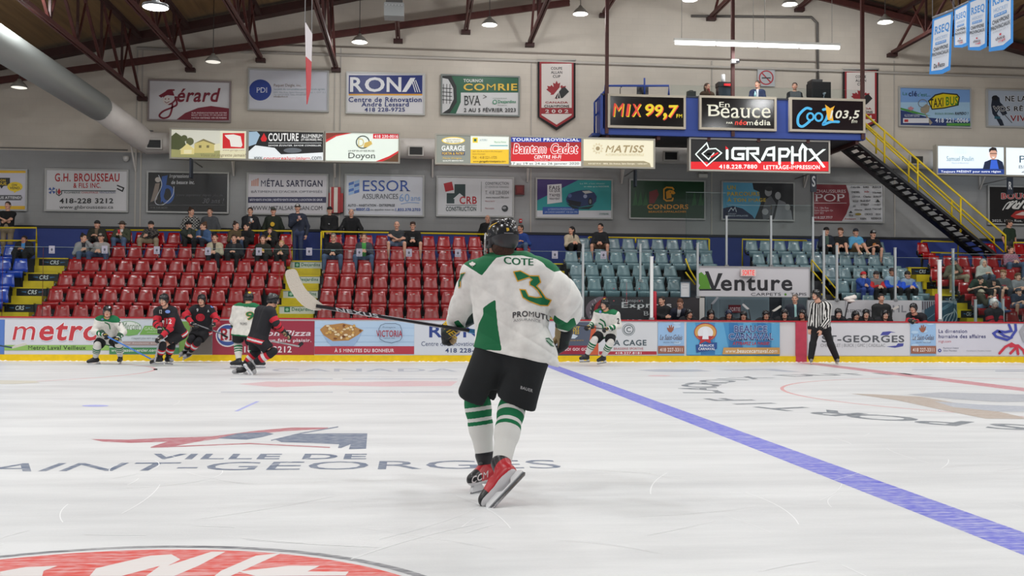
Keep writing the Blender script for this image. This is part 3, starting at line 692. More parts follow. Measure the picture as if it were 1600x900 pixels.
a.poly([(693, 287), (706, 284), (709, 297), (696, 300)], (170, 34, 44)); a.poly([(710, 288), (727, 288), (727, 310), (718, 306), (710, 310), (710, 318), (698, 318), (698, 302), (710, 302)], DG); a.poly([(708, 311), (718, 302), (729, 311), (726, 311), (726, 318), (711, 318), (711, 311)], (200, 200, 202))
a.text('CRB', 718, 307, 745, 319, (170, 34, 44), bold=1); a.rect(697, 320.5, 745, 321.3, DG); a.text('CONSTRUCTION', 697, 323, 744, 330, DG, bold=1); a.rect(751.5, 284, 752.2, 331, (120, 126, 126)); a.text('CONSTRUCTION', 758, 284.5, 795, 289, (110, 114, 116), bold=1); a.text('ET VENTE DE TERRAINS', 758, 290.5, 795, 294, (150, 152, 154)); a.text('T. 418 228-8304', 758, 298, 795, 304, (120, 122, 124)); a.text('www.maisonCRB.com', 759, 307, 795, 310, (60, 60, 62)); a.text('Maisons laprise', 758, 313.5, 773, 316, (150, 60, 66)); a.text('Maison modulaire', 758, 324.5, 772, 327, (150, 60, 66)); a.ell(789, 326, 5, 5, (50, 54, 56)); a.ell(788, 325, 3, 2, (150, 152, 154)); s.done()
s = Sign('wall_sign', 'teal and purple wall sign with a blue vintage sports car', 'sign', 838, 280, 956, 341, WY, (40, 148, 150), group=W1); a = s.art
a.poly([(838, 280), (906, 280), (838, 314)], (60, 44, 110)); a.rect(838, 329, 956, 341, (205, 205, 210)); a.rect(848, 323.5, 904, 335, (44, 84, 160)); a.text('LA FORMATION PROFESSIONNELLE', 856, 325.5, 897, 328.5, (180, 195, 220)); a.text('UN CHOIX GAGNANT  418 228-1993', 851, 330, 902, 333, (180, 195, 220))
a.poly([(855, 289), (877, 287.5), (878, 316), (855, 319)], (216, 216, 218)); 
for i, (t, h) in enumerate((('FAIS', 6), ('CE QUE', 4), ("T'AIMES", 4.6), ('VRAIMENT', 3.4))): a.text(t, 858, 290.5 + i * 6.2, 874.5, 290.5 + i * 6.2 + h, (60, 50, 66), bold=1)
a.poly([(884, 311), (888, 303), (900, 299), (908, 297.5), (920, 297), (928, 301), (932, 307), (931, 315), (926, 320), (905, 324), (890, 320), (885, 316)], (36, 52, 96)); a.poly([(909, 299), (920, 298), (926, 301), (914, 303)], (190, 190, 185)); a.poly([(886, 312), (908, 316), (906, 323), (890, 320)], (16, 20, 34)); a.ell(922, 315, 3.4, 6, (20, 20, 24)); a.ell(922, 315, 1.8, 3.6, (120, 122, 126)); a.ell(890, 306, 3, 3, (84, 100, 150)); a.ell(914, 307, 3, 3, (150, 160, 190)); a.poly([(884, 318), (905, 325), (928, 321), (920, 327), (895, 326)], (18, 40, 46))
a.text('La FP, c’est choisir'.replace('’', "'"), 906, 286, 945, 288.5, (190, 220, 220)); a.text('un métier qui te PASSIONNE', 912, 290.5, 951, 293.5, (190, 220, 220), bold=1); a.text('CFP PROFESSIONNEL', 936, 333, 951, 336, (60, 120, 116)); s.done()
s = Sign('wall_sign', 'dark green wall sign with a golden bird head emblem and capitals', 'sign', 984, 282, 1101, 342, WY, (18, 58, 28), group=W1, rough=.3); a = s.art; GO = (206, 140, 30)
for x in (988, 996, 1004, 1090, 1096, 1080): a.poly([(x, 322), (x + 5, 296 + (x % 7)), (x + 8, 320)], (34, 90, 40))
a.poly([(1014, 300), (1026, 296), (1029, 304), (1022, 318), (1014, 318)], (110, 30, 26))
a.line([(1052, 296), (1050, 293.5), (1041, 293), (1037, 296), (1037, 311), (1041, 314), (1050, 313.5), (1051, 310)], 2.4, GO); a.poly([(1040, 300), (1045, 297), (1052, 298), (1055, 302), (1052, 304), (1048, 303), (1049, 309), (1041, 311)], GO); a.ell(1047, 300.5, .8, .8, (18, 40, 20))
a.text('CONDORS', 1011, 319.5, 1075, 327, GO, bold=1); a.text('BEAUCE-APPALACHES', 1013, 329.5, 1072, 332.5, GO, bold=1); s.done()
s = Sign('wall_sign', 'light blue wall sign with yellow slogan and grey photo of two people', 'sign', 1128, 285, 1240, 344, WY, (96, 170, 204), group=W1); a = s.art
a.poly([(1128, 326), (1145, 322), (1160, 326), (1175, 337), (1180, 344), (1128, 344)], (22, 34, 72)); a.poly([(1175, 285), (1240, 285), (1240, 344), (1178, 344), (1184, 330), (1188, 318), (1186, 300), (1177, 296)], (30, 32, 38)); 
a.poly([(1190, 330), (1196, 312), (1204, 306), (1212, 318), (1206, 340), (1192, 344)], (96, 98, 104)); a.ell(1200, 300, 5.5, 7, (160, 160, 162)); a.ell(1201, 295, 6, 4, (50, 50, 54)); a.poly([(1210, 340), (1216, 312), (1226, 316), (1236, 330), (1238, 344), (1208, 344)], (130, 132, 136)); a.ell(1215, 306, 4.5, 6, (176, 176, 178)); a.ell(1230, 324, 4, 5, (170, 170, 172)); a.ell(1195, 331, 5, 5, (170, 170, 174))
YE = (216, 186, 60); a.text('UN', 1136, 290, 1149, 296.5, YE, bold=1); a.text('PARCOURS', 1136, 300, 1186, 306.5, YE, bold=1); a.text('À TON IMAGE', 1136, 308.5, 1196, 315.5, YE, bold=1); a.line([(1138, 331), (1142, 325), (1145, 329), (1148, 324), (1150, 331)], 1.2, (205, 215, 225)); a.text('CÉGEP', 1137, 333, 1150, 335, (190, 200, 215)); a.text('BEAUCE-APPALACHES', 1137, 336, 1168, 338.5, (190, 200, 215), bold=1); s.done()
s = Sign('wall_sign', 'shoe shop wall sign, dark red curved panel beside a white field of small logos', 'sign', 1270, 288, 1380, 347, WY, (198, 198, 202), group=W1); a = s.art
a.poly([(1270, 288), (1321, 288), (1326, 303), (1327, 320), (1322, 334), (1314, 347), (1270, 347)], (128, 22, 38)); a.text('CHAUSSURES', 1274, 296.5, 1321, 301.5, (220, 205, 208), serif=True); a.text('POP', 1273, 303, 1319, 315, (222, 210, 212), serif=True); a.rect(1272, 317, 1322, 318, (210, 190, 194)); a.text('714, 136e Rue', 1272, 323.5, 1294, 327, (210, 190, 194)); a.text('Saint-Georges Qc', 1272, 327.5, 1301, 331, (210, 190, 194)); a.text('G5Y 5E3', 1272, 331.5, 1286, 334.5, (210, 190, 194)); a.text('418.227.7717', 1272, 338, 1300, 342, (215, 200, 204), bold=1)
lg = [('Columbia', 1329, 291, 1343), ('BLUNDS', 1348, 291, 1357), ('ASICS', 1362, 291, 1376), ('DIESEL', 1330, 299, 1343), ('nb', 1350, 298, 1357), ('Hanes', 1363, 299.5, 1376), ('LOWA', 1331, 306, 1343), ('Clarks', 1348, 306, 1360), ('DUNLOP', 1364, 306, 1376), ('ECCO', 1332, 313, 1340), ('BLUE HEAT', 1344, 312.5, 1359), ('NFIX', 1332, 321, 1336), ('STENT', 1344, 318.5, 1357), ('WOLV', 1365, 318.5, 1375), ('Alberto', 1334, 326.5, 1346), ('sketch', 1350, 325.5, 1360), ('Merrell', 1362, 325, 1376), ('TEVA', 1325, 335.5, 1332), ('CROCS', 1350, 333.5, 1362), ('GEOX', 1367, 333.5, 1375), ('Rockport', 1319, 341, 1336), ('KEEN', 1343, 340.5, 1352), ('REDBACK', 1360, 340, 1376)]
for t, x0, y0, x1 in lg: a.text(t, x0, y0, x1, y0 + 3, (50, 50, 54) if t not in ('nb', 'Rockport') else (180, 90, 90), bold=1)
a.poly([(1367, 316), (1370, 311.5), (1374, 316)], (40, 40, 44)); a.poly([(1325, 333), (1328, 329.5), (1331, 333)], (40, 40, 44)); a.ell(1339.5, 335, 5, 1.8, (150, 130, 40)); s.done()
s = Sign('wall_sign', 'black butcher wall sign with red capitals and white script, cut by the frame edge', 'sign', 1544, 292, 1660, 351, WY, (18, 17, 19), group=W1, rough=.3); a = s.art
a.otext('BOUCHERIE', 1564, 302, 1650, 311, (180, 40, 44), (220, 214, 212), .5, bold=1, serif=True); a.curve([(1566, 328), (1572, 319), (1578, 316), (1574, 326), (1582, 318), (1588, 314), (1584, 325), (1592, 316)], 1.6, (220, 218, 214)); a.text('idéale', 1570, 313, 1650, 327, (222, 220, 216), shear=.5, bold=1); a.poly([(1578, 338), (1586, 330), (1604, 328), (1640, 330), (1640, 341), (1586, 342)], (170, 44, 40)); a.poly([(1585, 336), (1596, 331), (1620, 333), (1620, 338)], (214, 190, 184)); a.text('2025, 127e Rue, Saint-Georges', 1549, 343, 1640, 348, (196, 196, 196), bold=1); s.done()

# --- lit box signs hung in front of the white duct
LB = 'lit box signs below the white duct'; LY = YW - 0.95; E = 0.56
def lit(lab, x0, y0, x1, y1, bg, e=E, Y=LY, fr=(176, 172, 160)): return Sign('lit_box_sign', lab, 'lit sign', x0, y0, x1, y1, Y, bg, depth=.22, emit=e, frame=fr, group=LB, fw=.05)
s = lit('lit box sign with a sepia house photo and red square', 268, 203.5, 387, 249, (214, 208, 176)); a = s.art
a.poly([(269, 204), (345, 204), (345, 225), (300, 232), (269, 236)], (200, 200, 186)); a.poly([(269, 214), (276, 208), (288, 216), (292, 228), (280, 236), (269, 238)], (70, 76, 44)); a.ell(298, 222, 6, 6, (84, 88, 54)); a.ell(289, 217, 5, 5, (74, 80, 48)); a.poly([(269, 234), (320, 238), (345, 236), (345, 248.5), (269, 248.5)], (150, 148, 96))
a.poly([(284, 234), (294, 225), (305, 234), (305, 242), (284, 242)], (208, 196, 130)); a.rect(289, 235, 301, 241, (224, 214, 170)); a.poly([(305, 226), (318, 219), (336, 225), (336, 240), (305, 240)], (190, 176, 110)); a.poly([(303, 226), (319, 218), (338, 226), (336, 227), (319, 221)], (120, 110, 70)); a.rect(312, 228, 316, 232, (110, 100, 60)); a.rect(324, 228, 328, 232, (110, 100, 60))
a.rect(345, 204, 387, 236, (216, 214, 190)); a.rect(349, 209, 383, 233, (196, 24, 32)); a.poly([(352, 212), (366, 211), (377, 214), (380, 228), (378, 231), (362, 230), (360, 220), (354, 215)], (226, 222, 214)); a.text('www.garaga.com', 349, 235, 383, 238, (150, 146, 120)); a.text('Vous ne regrette jamais!', 315, 241, 386, 247, (120, 112, 78), shear=.25, serif=True); s.done()
s = lit('lit box sign, black aluminium company panel over snowy white', 388.5, 206, 507, 251.5, (14, 16, 18)); a = s.art
a.poly([(389, 238), (400, 228), (430, 232), (440, 242), (470, 241), (507, 239), (507, 251.4), (389, 251.4)], (222, 228, 230)); a.poly([(389, 207), (402, 206.5), (407, 212), (401, 226), (389, 230)], (150, 176, 196)); a.poly([(413, 209), (418, 218), (416, 222), (410, 222), (408, 218)], (200, 26, 32)); a.text('COUTURE', 420, 209, 467, 221.5, (230, 230, 228), bold=1); a.text('ALUMINIUM', 471, 210.5, 504, 216.5, (226, 226, 224), bold=1); a.text('(ST-GEORGES) INC.', 471, 217.5, 504, 221.5, (226, 226, 224), bold=1); a.rect(420, 224, 503, 224.8, (200, 204, 204)); a.text('SAVOIR ÉCOUTER. SAVOIR CONSEILLER.', 420, 226.5, 503, 229.5, (220, 222, 222), bold=1, shear=.2); a.ell(458, 236, 14, 4, (90, 96, 102)); a.text('www.', 398, 245.5, 412, 250.5, (40, 40, 42)); a.text('couturealuminium', 413, 245.5, 485, 250.5, (190, 50, 40), bold=1); a.text('.com', 486, 245.5, 503, 250.5, (40, 40, 42)); s.done()
s = lit('lit box sign, white print shop panel with red corner curves', 508.5, 208, 624, 254, (220, 230, 220)); a = s.art
a.poly([(509, 222), (525, 213), (545, 208.5), (509, 208.5)], (120, 44, 30)); a.poly([(509, 224), (526, 214), (552, 208.5), (545, 208.5), (525, 212), (509, 220)], (196, 40, 44)); a.poly([(590, 254), (610, 246), (623.5, 238), (623.5, 254)], (90, 60, 36)); a.poly([(585, 254), (608, 245), (623.5, 236), (623.5, 239), (610, 248), (596, 254)], (196, 40, 44)); a.rect(583, 210, 623, 217.5, (200, 36, 50)); a.text('418 230-0016', 585, 211.5, 622, 216.5, (230, 220, 220), bold=1)
a.line(circ(567, 223, 10, 9.5), 1.6, (50, 60, 54), True); a.text('D', 560, 217, 569, 230, (190, 176, 120), serif=True); a.poly([(570, 224), (580, 221), (582, 226), (574, 231), (568, 231)], (200, 170, 90)); a.text('IMPRIMERIE', 545, 235.5, 586, 238, (60, 66, 60)); a.text('Doyon', 545, 239.5, 587, 251, (34, 38, 36), serif=True); s.done()
s = lit('lit box sign, grey garage panel beside a yellow and white half', 681, 212, 796, 257.5, (128, 132, 124), Y=30.42); a = s.art
a.rect(735, 212, 795, 234.5, (216, 222, 214)); a.rect(735, 234.5, 795, 257, (220, 180, 40)); a.ell(708, 220.5, 18, 5.5, (220, 190, 60)); a.ell(708, 220.5, 16.5, 4.3, (222, 222, 206)); a.text('Spécialistes', 697, 218, 719, 221, (80, 80, 90)); a.text('vente neuve', 697, 221.5, 719, 224, (80, 80, 90)); a.text('GARAGE', 690, 228.5, 726, 236.5, (228, 230, 226), bold=1); a.rect(690, 238, 726, 243.5, (60, 70, 100)); a.text('FORTIN & PATRY', 691, 238.8, 725, 242.8, (220, 180, 50), bold=1); a.text("Pièces d'origine", 692, 246.5, 721, 250, (214, 176, 60)); a.text('QUALITÉ SERVICE PRIX', 692, 250.7, 724, 253.5, (226, 226, 220), bold=1)
a.rect(738, 216, 746, 224, (216, 190, 50)); a.rect(740, 218, 744, 222, (30, 90, 60)); a.text('AUTOPRO', 749, 218.5, 761, 221.5, (120, 140, 150)); a.text('Maurice Fortin', 772, 221.5, 790, 224.5, (90, 150, 110)); a.rect(765, 228, 793, 229, (60, 140, 150)); a.text('365, 42e Rue Nord (St-Georges)', 738, 236.5, 784, 239, (120, 100, 40)); a.text('Saint-Georges', 738, 240.5, 758, 243, (120, 100, 40)); a.text('Tél. : 418 221-1725', 738, 245, 776, 249, (110, 90, 30)); a.text('www.garagefortinetpatry.com', 739, 251.5, 790, 255.5, (40, 36, 24), bold=1); s.done()
s = lit('lit box sign, red tournament panel with white script and blue header', 796.5, 215, 908.5, 261, (190, 26, 34), Y=30.42); a = s.art
a.rect(797, 215.3, 908, 223, (32, 60, 150)); a.text('TOURNOI PROVINCIAL', 800, 216.7, 904, 221.7, (228, 230, 234), bold=1); a.rect(797, 223, 908, 232, (150, 24, 30)); a.rect(797, 253, 908, 260.5, (222, 226, 222)); a.otext('Bantam Cadet', 802, 225.5, 902, 241, (190, 30, 36), (232, 228, 226), .9, bold=1, shear=.15); a.text('CENTRE HI-FI', 834, 243.5, 876, 249, (232, 228, 226), bold=1, shear=.15); a.text('Saint-Georges - www.ici.ca', 834, 250, 875, 252, (226, 220, 218)); a.text('17 au 19 et 24 au 26 janvier 2020', 798, 254.5, 904, 259.5, (50, 56, 56)); s.done()
s = lit('lit box sign, cream automation panel with a gear mark', 909.5, 218, 1021, 262.5, (222, 216, 190), Y=30.42); a = s.art
TA = (150, 134, 100)
for k in range(10): a.ell(933 + 7.5 * math.cos(k * .628), 233 + 7.5 * math.sin(k * .628), 1.3, 1.3, (196, 188, 160))
a.line(circ(933, 233, 6, 6), 1.2, (200, 192, 166), True); a.ell(933, 233, 3.2, 3.2, TA); a.text('MATISS', 945, 228, 1005, 239.5, TA, bold=1, shear=.25); a.text('AUTOMATISATION INDUSTRIELLE', 945, 241, 1005, 244.5, (180, 170, 140)); a.poly([(910, 252), (1005, 252.5), (1014, 256), (1016, 262.4), (910, 262.4)], (150, 140, 112)); a.text('418 227-9141 - 8800, 25e Avenue, Saint-Georges - matiss.com', 918, 255.5, 1010, 258.5, (222, 216, 194), bold=1); s.done()
s = lit('wide lit black and red sign with white angular letters under the press box', 1077, 219.5, 1294, 268.5, (16, 16, 18), Y=30.7, fr=(190, 186, 176)); a = s.art; WT = (226, 236, 232)
a.rect(1077, 253.5, 1294, 268.4, (210, 22, 32)); a.poly([(1086, 243), (1104, 225), (1104, 240), (1100, 250), (1108, 258), (1124, 243)], (16, 16, 18)); a.line([(1086, 242), (1103, 224.5), (1106, 233), (1096, 241), (1106, 250), (1114, 240)], 1.8, WT); a.line([(1086, 242), (1103, 260), (1126, 240), (1117, 233), (1104, 234)], 1.8, WT); a.line([(1110, 246), (1120, 240)], 2.4, (210, 22, 32))
def seg(*ls):
    for l in ls: a.line(l, 4.2, WT); a.layer -= 1
    a.layer += 1
seg([(1134.5, 236), (1134.5, 249)]); a.poly([(1132, 229), (1137, 234), (1132, 234.5)], (210, 22, 32))
seg([(1162, 233), (1145, 233), (1143, 236), (1143, 247), (1146, 249), (1159, 249), (1159, 242), (1152, 242)], [(1166, 250), (1166, 233), (1182, 233), (1182, 241), (1172, 241), (1185, 254)])
seg([(1189, 250), (1197, 234), (1207, 232), (1207, 251)], [(1198, 243), (1207, 243)], [(1216, 257), (1216, 234), (1228, 234), (1231, 238), (1227, 245), (1217, 245)], [(1236, 231), (1236, 256)], [(1248, 252), (1248, 236), (1252, 228), (1258, 234)], [(1236, 243), (1248, 243)], [(1256, 234), (1256, 252)])
a.poly([(1260, 233), (1266, 233), (1288, 262), (1284, 263)], WT); a.poly([(1284, 234), (1289, 234), (1266, 252), (1260, 253)], WT)
a.text('418.228.7880', 1122, 258, 1181, 264.5, (240, 236, 234), bold=1); a.text('LETTRAGE-IMPRESSION', 1191, 259, 1279, 265.5, (240, 236, 234), bold=1); s.done()
s = lit('lit white sign with a smiling man in a blue suit beside the stair', 1461.5, 229, 1566.5, 273.5, (214, 226, 236), e=.85); a = s.art
for r_ in range(3):
    for c_ in range(6): a.ell(1490 + c_ * 3, 234 + r_ * 3, .7, .7, (170, 184, 190))
a.text('Samuel Poulin', 1476, 245, 1518, 252.5, (110, 134, 140)); a.text('Député de Beauce-Sud', 1484, 254.5, 1510, 257, (120, 140, 150)); a.rect(1462, 264, 1566, 273.3, (30, 56, 124)); a.poly([(1532, 265.5), (1535, 254), (1545, 250), (1556, 250), (1563, 254), (1566, 265.5)], (22, 34, 62)); a.poly([(1543, 265), (1545, 251), (1554, 251), (1557, 265)], (50, 90, 190)); a.ell(1548.5, 242, 5.8, 8.2, (196, 150, 130)); a.poly([(1542, 240), (1542, 234), (1547, 231), (1553, 232), (1555, 240), (1552, 236), (1545, 236)], (30, 26, 26)); a.line([(1543.5, 241), (1554, 241)], 1, (30, 28, 30)); a.poly([(1545.5, 246), (1551.5, 246), (1548.5, 248)], (235, 230, 228)); a.text('Toujours PRÉSENT pour notre région', 1467, 266.5, 1560, 271.5, (226, 230, 240), bold=1); s.done()
s = lit('lit white sign with thin grey capitals cut by the frame edge', 1567.5, 231.5, 1675, 276, (220, 230, 236), e=.85); a = s.art
a.text('PARC', 1590, 244, 1640, 255, (40, 70, 90)); a.text('BEAUCE', 1589, 259, 1635, 264, (110, 120, 130)); a.text('418 228', 1593, 267, 1640, 272, (40, 44, 50)); s.done()
# signs on the press box
PBY = 30.5; PB = 'radio and media signs on the press box front'
def pbs(lab, x0, y0, x1, y1, bg): return Sign('press_box_sign', lab, 'sign', x0, y0, x1, y1, PBY - 0.06, bg, depth=.12, emit=0.0, frame=(190, 180, 162), group=PB, fw=.07, rough=.12)
s = pbs('black press box sign with red and yellow radio lettering', 951, 150.5, 1069, 199.5, (16, 14, 16)); a = s.art; E2 = mat((226, 64, 50), .5, emit=.25); Y2 = mat((236, 210, 30), .5, emit=.25)
for dx in (1.2, 0):
    c = Y2 if dx else E2
    for ch, x0, x1, y0 in (('M', 957, 974, 162), ('I', 977, 984, 163), ('X', 986, 1001, 163)): a.text(ch, x0 + dx, y0 + dx, x1 + dx, 182 + dx * 1.2, c, bold=1, shear=.12)
for dx in (1.3, 0):
    c = E2 if dx else Y2
    for ch, x0, x1, y0, y1 in (('9', 1007, 1021, 163, 182), ('9', 1022, 1035, 164, 183), (',', 1035, 1041, 177, 188), ('7', 1043, 1059, 165, 184)): a.text(ch, x0 + dx, y0 + dx, x1 + dx, y1 + dx, c, bold=1, shear=.12)
a.text('FM', 1056, 179, 1065, 185, Y2, bold=1); s.done()
s = pbs('black press box sign with cream serif lettering in the middle of the box', 1093.5, 153, 1210.5, 202.5, (18, 17, 18)); a = s.art; CW = mat((226, 224, 206), .5, emit=.2)
a.text('En', 1123, 160, 1140, 168, CW, serif=True); a.text('B', 1104, 164, 1124, 182, CW, serif=True); a.text('eauce', 1125, 169, 1203, 185, CW, serif=True); a.text('PAR', 1134, 191, 1144, 194, CW, bold=1); a.text('néo', 1147, 188, 1166, 196, E2, bold=1, shear=.15); a.text('média', 1166, 188, 1203, 196.5, CW, bold=1); s.done()
s = pbs('black press box sign with sky blue script and white numerals', 1234.5, 156, 1349, 205.5, (28, 20, 26)); a = s.art; SB = mat((70, 176, 226), .5, emit=.25)
a.curve([(1266, 171), (1258, 170), (1247, 181), (1246, 194), (1253, 198), (1264, 190)], 4, SB); a.line(circ(1265, 183, 5, 5.5), 3, SB, True); a.line(circ(1278, 183.5, 5.5, 6), 3, SB, True); a.curve([(1285, 172), (1293, 172), (1290, 186), (1285, 195), (1297, 191), (1309, 191)], 4, SB)
a.poly([(1288, 164), (1296, 170), (1303, 166), (1299, 176), (1301, 190), (1292, 188)], mat((236, 176, 40), .5, emit=.25)); a.text('103,5', 1295, 173, 1342, 188, CW, bold=1, shear=.2); a.text('fm', 1329, 187, 1338, 193, CW, bold=1, shear=.2); s.done()

# ---- advertisements on the boards
BA = 'printed advertisements on the dasher boards'
def ad(lab, x0, x1, bg, y0=None, y1=None):
    xm = (x0 + x1) / 2; y0 = 499.3 + .0043 * xm if y0 is None else y0; y1 = 554.6 + .0008 * xm if y1 is None else y1
    return Sign('board_advertisement', lab, 'advertisement', x0, y0, x1, y1, D + 0.004, bg, depth=.016, frame=None, group=BA, rough=.3)
s = ad('plain blue panel on the boards at the edge of the photo', -140, 7.3, (84, 120, 190)); s.done()
s = ad('board advertisement with huge red rounded lettering and green strip', 7.7, 171.5, (206, 207, 214)); a = s.art
a.text('metro', 19.5, 505.5, 158, 534.5, (150, 160, 180), bold=1, shear=.16); a.otext('metro', 20, 503.5, 157, 532.5, (190, 58, 66), (228, 228, 232), 1.1, bold=1, shear=.16); a.rect(8, 539, 171.5, 547.5, (140, 180, 96)); a.text('Metro Laval Veilleux', 45, 540, 135, 546.5, (50, 70, 40), bold=1); s.done()
s = ad('board advertisement of a lawn company with green grass picture', 171.5, 332, (196, 204, 212)); a = s.art
a.poly([(280, 502), (332, 502), (332, 554), (280, 554)], (110, 104, 100)); a.poly([(280, 502), (300, 502), (294, 525), (288, 554), (280, 554)], (120, 160, 80)); a.ell(201, 513, 20, 11, (214, 220, 214)); a.poly([(182, 515), (221, 515), (215, 523), (201, 525), (188, 523)], (120, 170, 96)); a.line(circ(201, 513, 20, 11), .8, (110, 160, 100), True); a.text('Mercier', 190, 504, 220, 515, (120, 140, 120), shear=.3, serif=True); a.poly([(218, 523), (226, 509), (258, 509), (258, 523)], (116, 166, 84)); a.text('GAZON', 226, 511, 250, 516, (200, 216, 190)); a.text('SYNTHÉTIQUE', 230, 518, 252, 520.5, (200, 216, 190)); a.text("L'expert plus vert que la pelouse", 206, 526.5, 262, 531, (120, 130, 130), shear=.3); a.rect(172, 533.5, 280, 539.5, (160, 140, 138)); a.text('Commercial  Résidentiel  Entreprise', 176, 535, 260, 538, (214, 206, 204)); a.rect(172, 543, 280, 553, (70, 130, 84)); a.text('www.gazonmercier.com', 175, 545, 246, 551, (214, 224, 214), bold=1); s.done()
MA = (150, 50, 68)
s = ad('maroon board advertisement with a round striped emblem and pizza lettering', 332.6, 491.5, MA); a = s.art
a.ell(356, 524, 18.5, 18, (216, 214, 220)); a.ell(356, 524, 16.5, 16, (60, 84, 150)); a.ell(356, 524, 15, 10, (216, 214, 220)); a.text('BP', 345, 513, 370, 532, (160, 40, 56), bold=1, serif=True); a.line(circ(354, 528, 4, 4), 1.4, (216, 214, 220), True); a.text('Boston Pizza', 378, 516, 486, 525, (220, 206, 212), bold=1, shear=.25, serif=True); a.text('Tout pour faire plaisir.', 384, 529, 487, 536, (220, 206, 212), bold=1, serif=True); a.text('418 227-3212', 372, 541, 456, 551, (222, 212, 216), bold=1); s.done()
s = ad('pale blue board advertisement with a bowl of poutine and red strip', 492, 647.5, (176, 200, 224)); a = s.art
for y in (512, 524, 534): a.rect(492, y, 647.5, y + .6, (150, 180, 212))
a.rect(492, 541, 647.5, 553.5, (172, 54, 70)); a.text('À 5 MINUTES DU BONHEUR', 523, 543.5, 616, 550.5, (226, 214, 218), bold=1); a.poly([(502, 517), (566, 517), (560, 530), (553, 540.5), (518, 540.5), (509, 530)], (150, 176, 210)); a.poly([(500, 515), (508, 508), (520, 507), (535, 505), (550, 508), (560, 513), (568, 516), (560, 523), (545, 532), (520, 533), (506, 524)], (176, 130, 76))
for i in range(46):
    x = rnd.uniform(503, 564); y = rnd.uniform(508, 530)
    if abs(x - 534) < 33 - abs(y - 516) * 1.3: a.ell(x, y, rnd.uniform(1.8, 3.6), rnd.uniform(1.4, 2.4), rnd.choice([(222, 200, 156), (206, 164, 92), (120, 72, 40), (226, 208, 176), (190, 140, 70)]), n=9)
a.line([(595, 508), (602, 505.5), (618, 505.5), (625, 508), (628, 516), (628, 528), (625, 532), (612, 536), (602, 534), (594, 530), (592, 522), (592, 514)], .8, (70, 84, 110), True); a.text('Fromagerie', 598, 510, 618, 513, (70, 84, 110), shear=.2); a.text('VICTORIA', 588, 516, 629, 526.5, (160, 56, 70), bold=1); a.text('DEPUIS 1946', 600, 527.5, 617, 529.5, (70, 84, 110)); s.done()
s = ad('white board advertisement of the renovation centre in navy, behind the skater', 648, 870, (204, 208, 216)); a = s.art
a.text('RONA', 671, 508, 775, 527.5, (44, 64, 130), bold=1); a.text('Centre de Rénovation André Lessard', 659, 533.5, 800, 540.5, (56, 70, 110)); a.text('418 228-9725', 696, 544, 765, 551, (56, 70, 110), bold=1); s.done()
s = ad('grey board advertisement with golden team letters and a red cheering strip', 870.5, 935, (84, 92, 110)); a = s.art
a.poly([(925, 502), (935, 502), (935, 554.5), (918, 554.5)], (196, 92, 60)); a.text('SAINT', 884, 510, 906, 516, (200, 170, 50), bold=1, shear=.15); a.text('PIRATES', 880, 516, 905, 522, (200, 170, 50), bold=1, shear=.15); a.poly([(884, 525), (892, 524), (896, 522), (903, 525), (898, 529), (888, 529)], (196, 206, 216)); a.text('MAGAZINE SPORTIF', 884, 531, 912, 533, (190, 150, 60)); a.rect(871, 540, 920, 553.5, (150, 40, 60)); a.text('GO! GO! GO!', 881, 543.5, 919, 548, (230, 216, 220), bold=1); s.done()
s = ad('white board advertisement with a ringed letter C and grey capitals', 935, 1027, (206, 208, 212)); a = s.art
a.line(circ(982, 515, 9.6, 9.2), .8, (90, 100, 104), True); a.line(circ(982, 515, 7.2, 6.9), 1.4, (90, 100, 104), True); a.text('C', 978.5, 511, 985.5, 519, (100, 110, 114), bold=1); a.text('LA CAGE', 953, 531, 1010, 540, (66, 82, 90), bold=1); a.text('BRASSERIE SPORTIVE', 959, 543, 1005, 546.5, (170, 70, 76)); a.rect(936, 549, 1026, 554, (170, 50, 64)); a.text('418.227.8181', 961, 549.8, 1002, 553.4, (232, 222, 224), bold=1); s.done()
def galm(lab, x0, x1):
    s = ad(lab, x0, x1, (150, 184, 220)); a = s.art; w = x1 - x0
    for i in range(7): a.ell(x0 + rnd.uniform(5, w - 5), rnd.uniform(504, 545), 6, 2.4, (178, 204, 228), n=12)
    c = x0 + w * .48; a.poly([(c - 6, 513), (c - 4.6, 511.5), (c - 2.5, 514), (c - 3, 508.5), (c - 1.5, 508), (c, 512.5), (c + .5, 507.5), (c + 2, 507.7), (c + 2, 513), (c + 4, 509.5), (c + 5.2, 510.5), (c + 4, 516), (c + 1, 519.5), (c - 3, 518.5)], (150, 90, 70)); a.text('Le Saint-Gelais', x0 + 3, 523, x1 - 3, 531, (110, 96, 100), shear=.3, serif=True); a.text('SALON TRAITEUR', x0 + 8, 534, x1 - 8, 536, (110, 120, 140)); a.rect(x0, 540.5, x1, 552.5, (150, 96, 76)); a.text('418 227-3311', x0 + 3, 543.5, x1 - 3, 549.5, (224, 210, 204), bold=1); s.done()
galm('sky blue board advertisement with a small brown hand, beside the blue carnival advertisement', 1028, 1069)
s = ad('bright blue board advertisement for a carnival with a round star emblem', 1073, 1218.5, (70, 140, 190)); a = s.art
for i in range(7): a.poly([(1073 + i * 22, 502), (1086 + i * 22, 502), (1096 + i * 22, 554), (1073 + i * 22, 554)], ((96, 164, 206), (54, 116, 172))[i % 2])
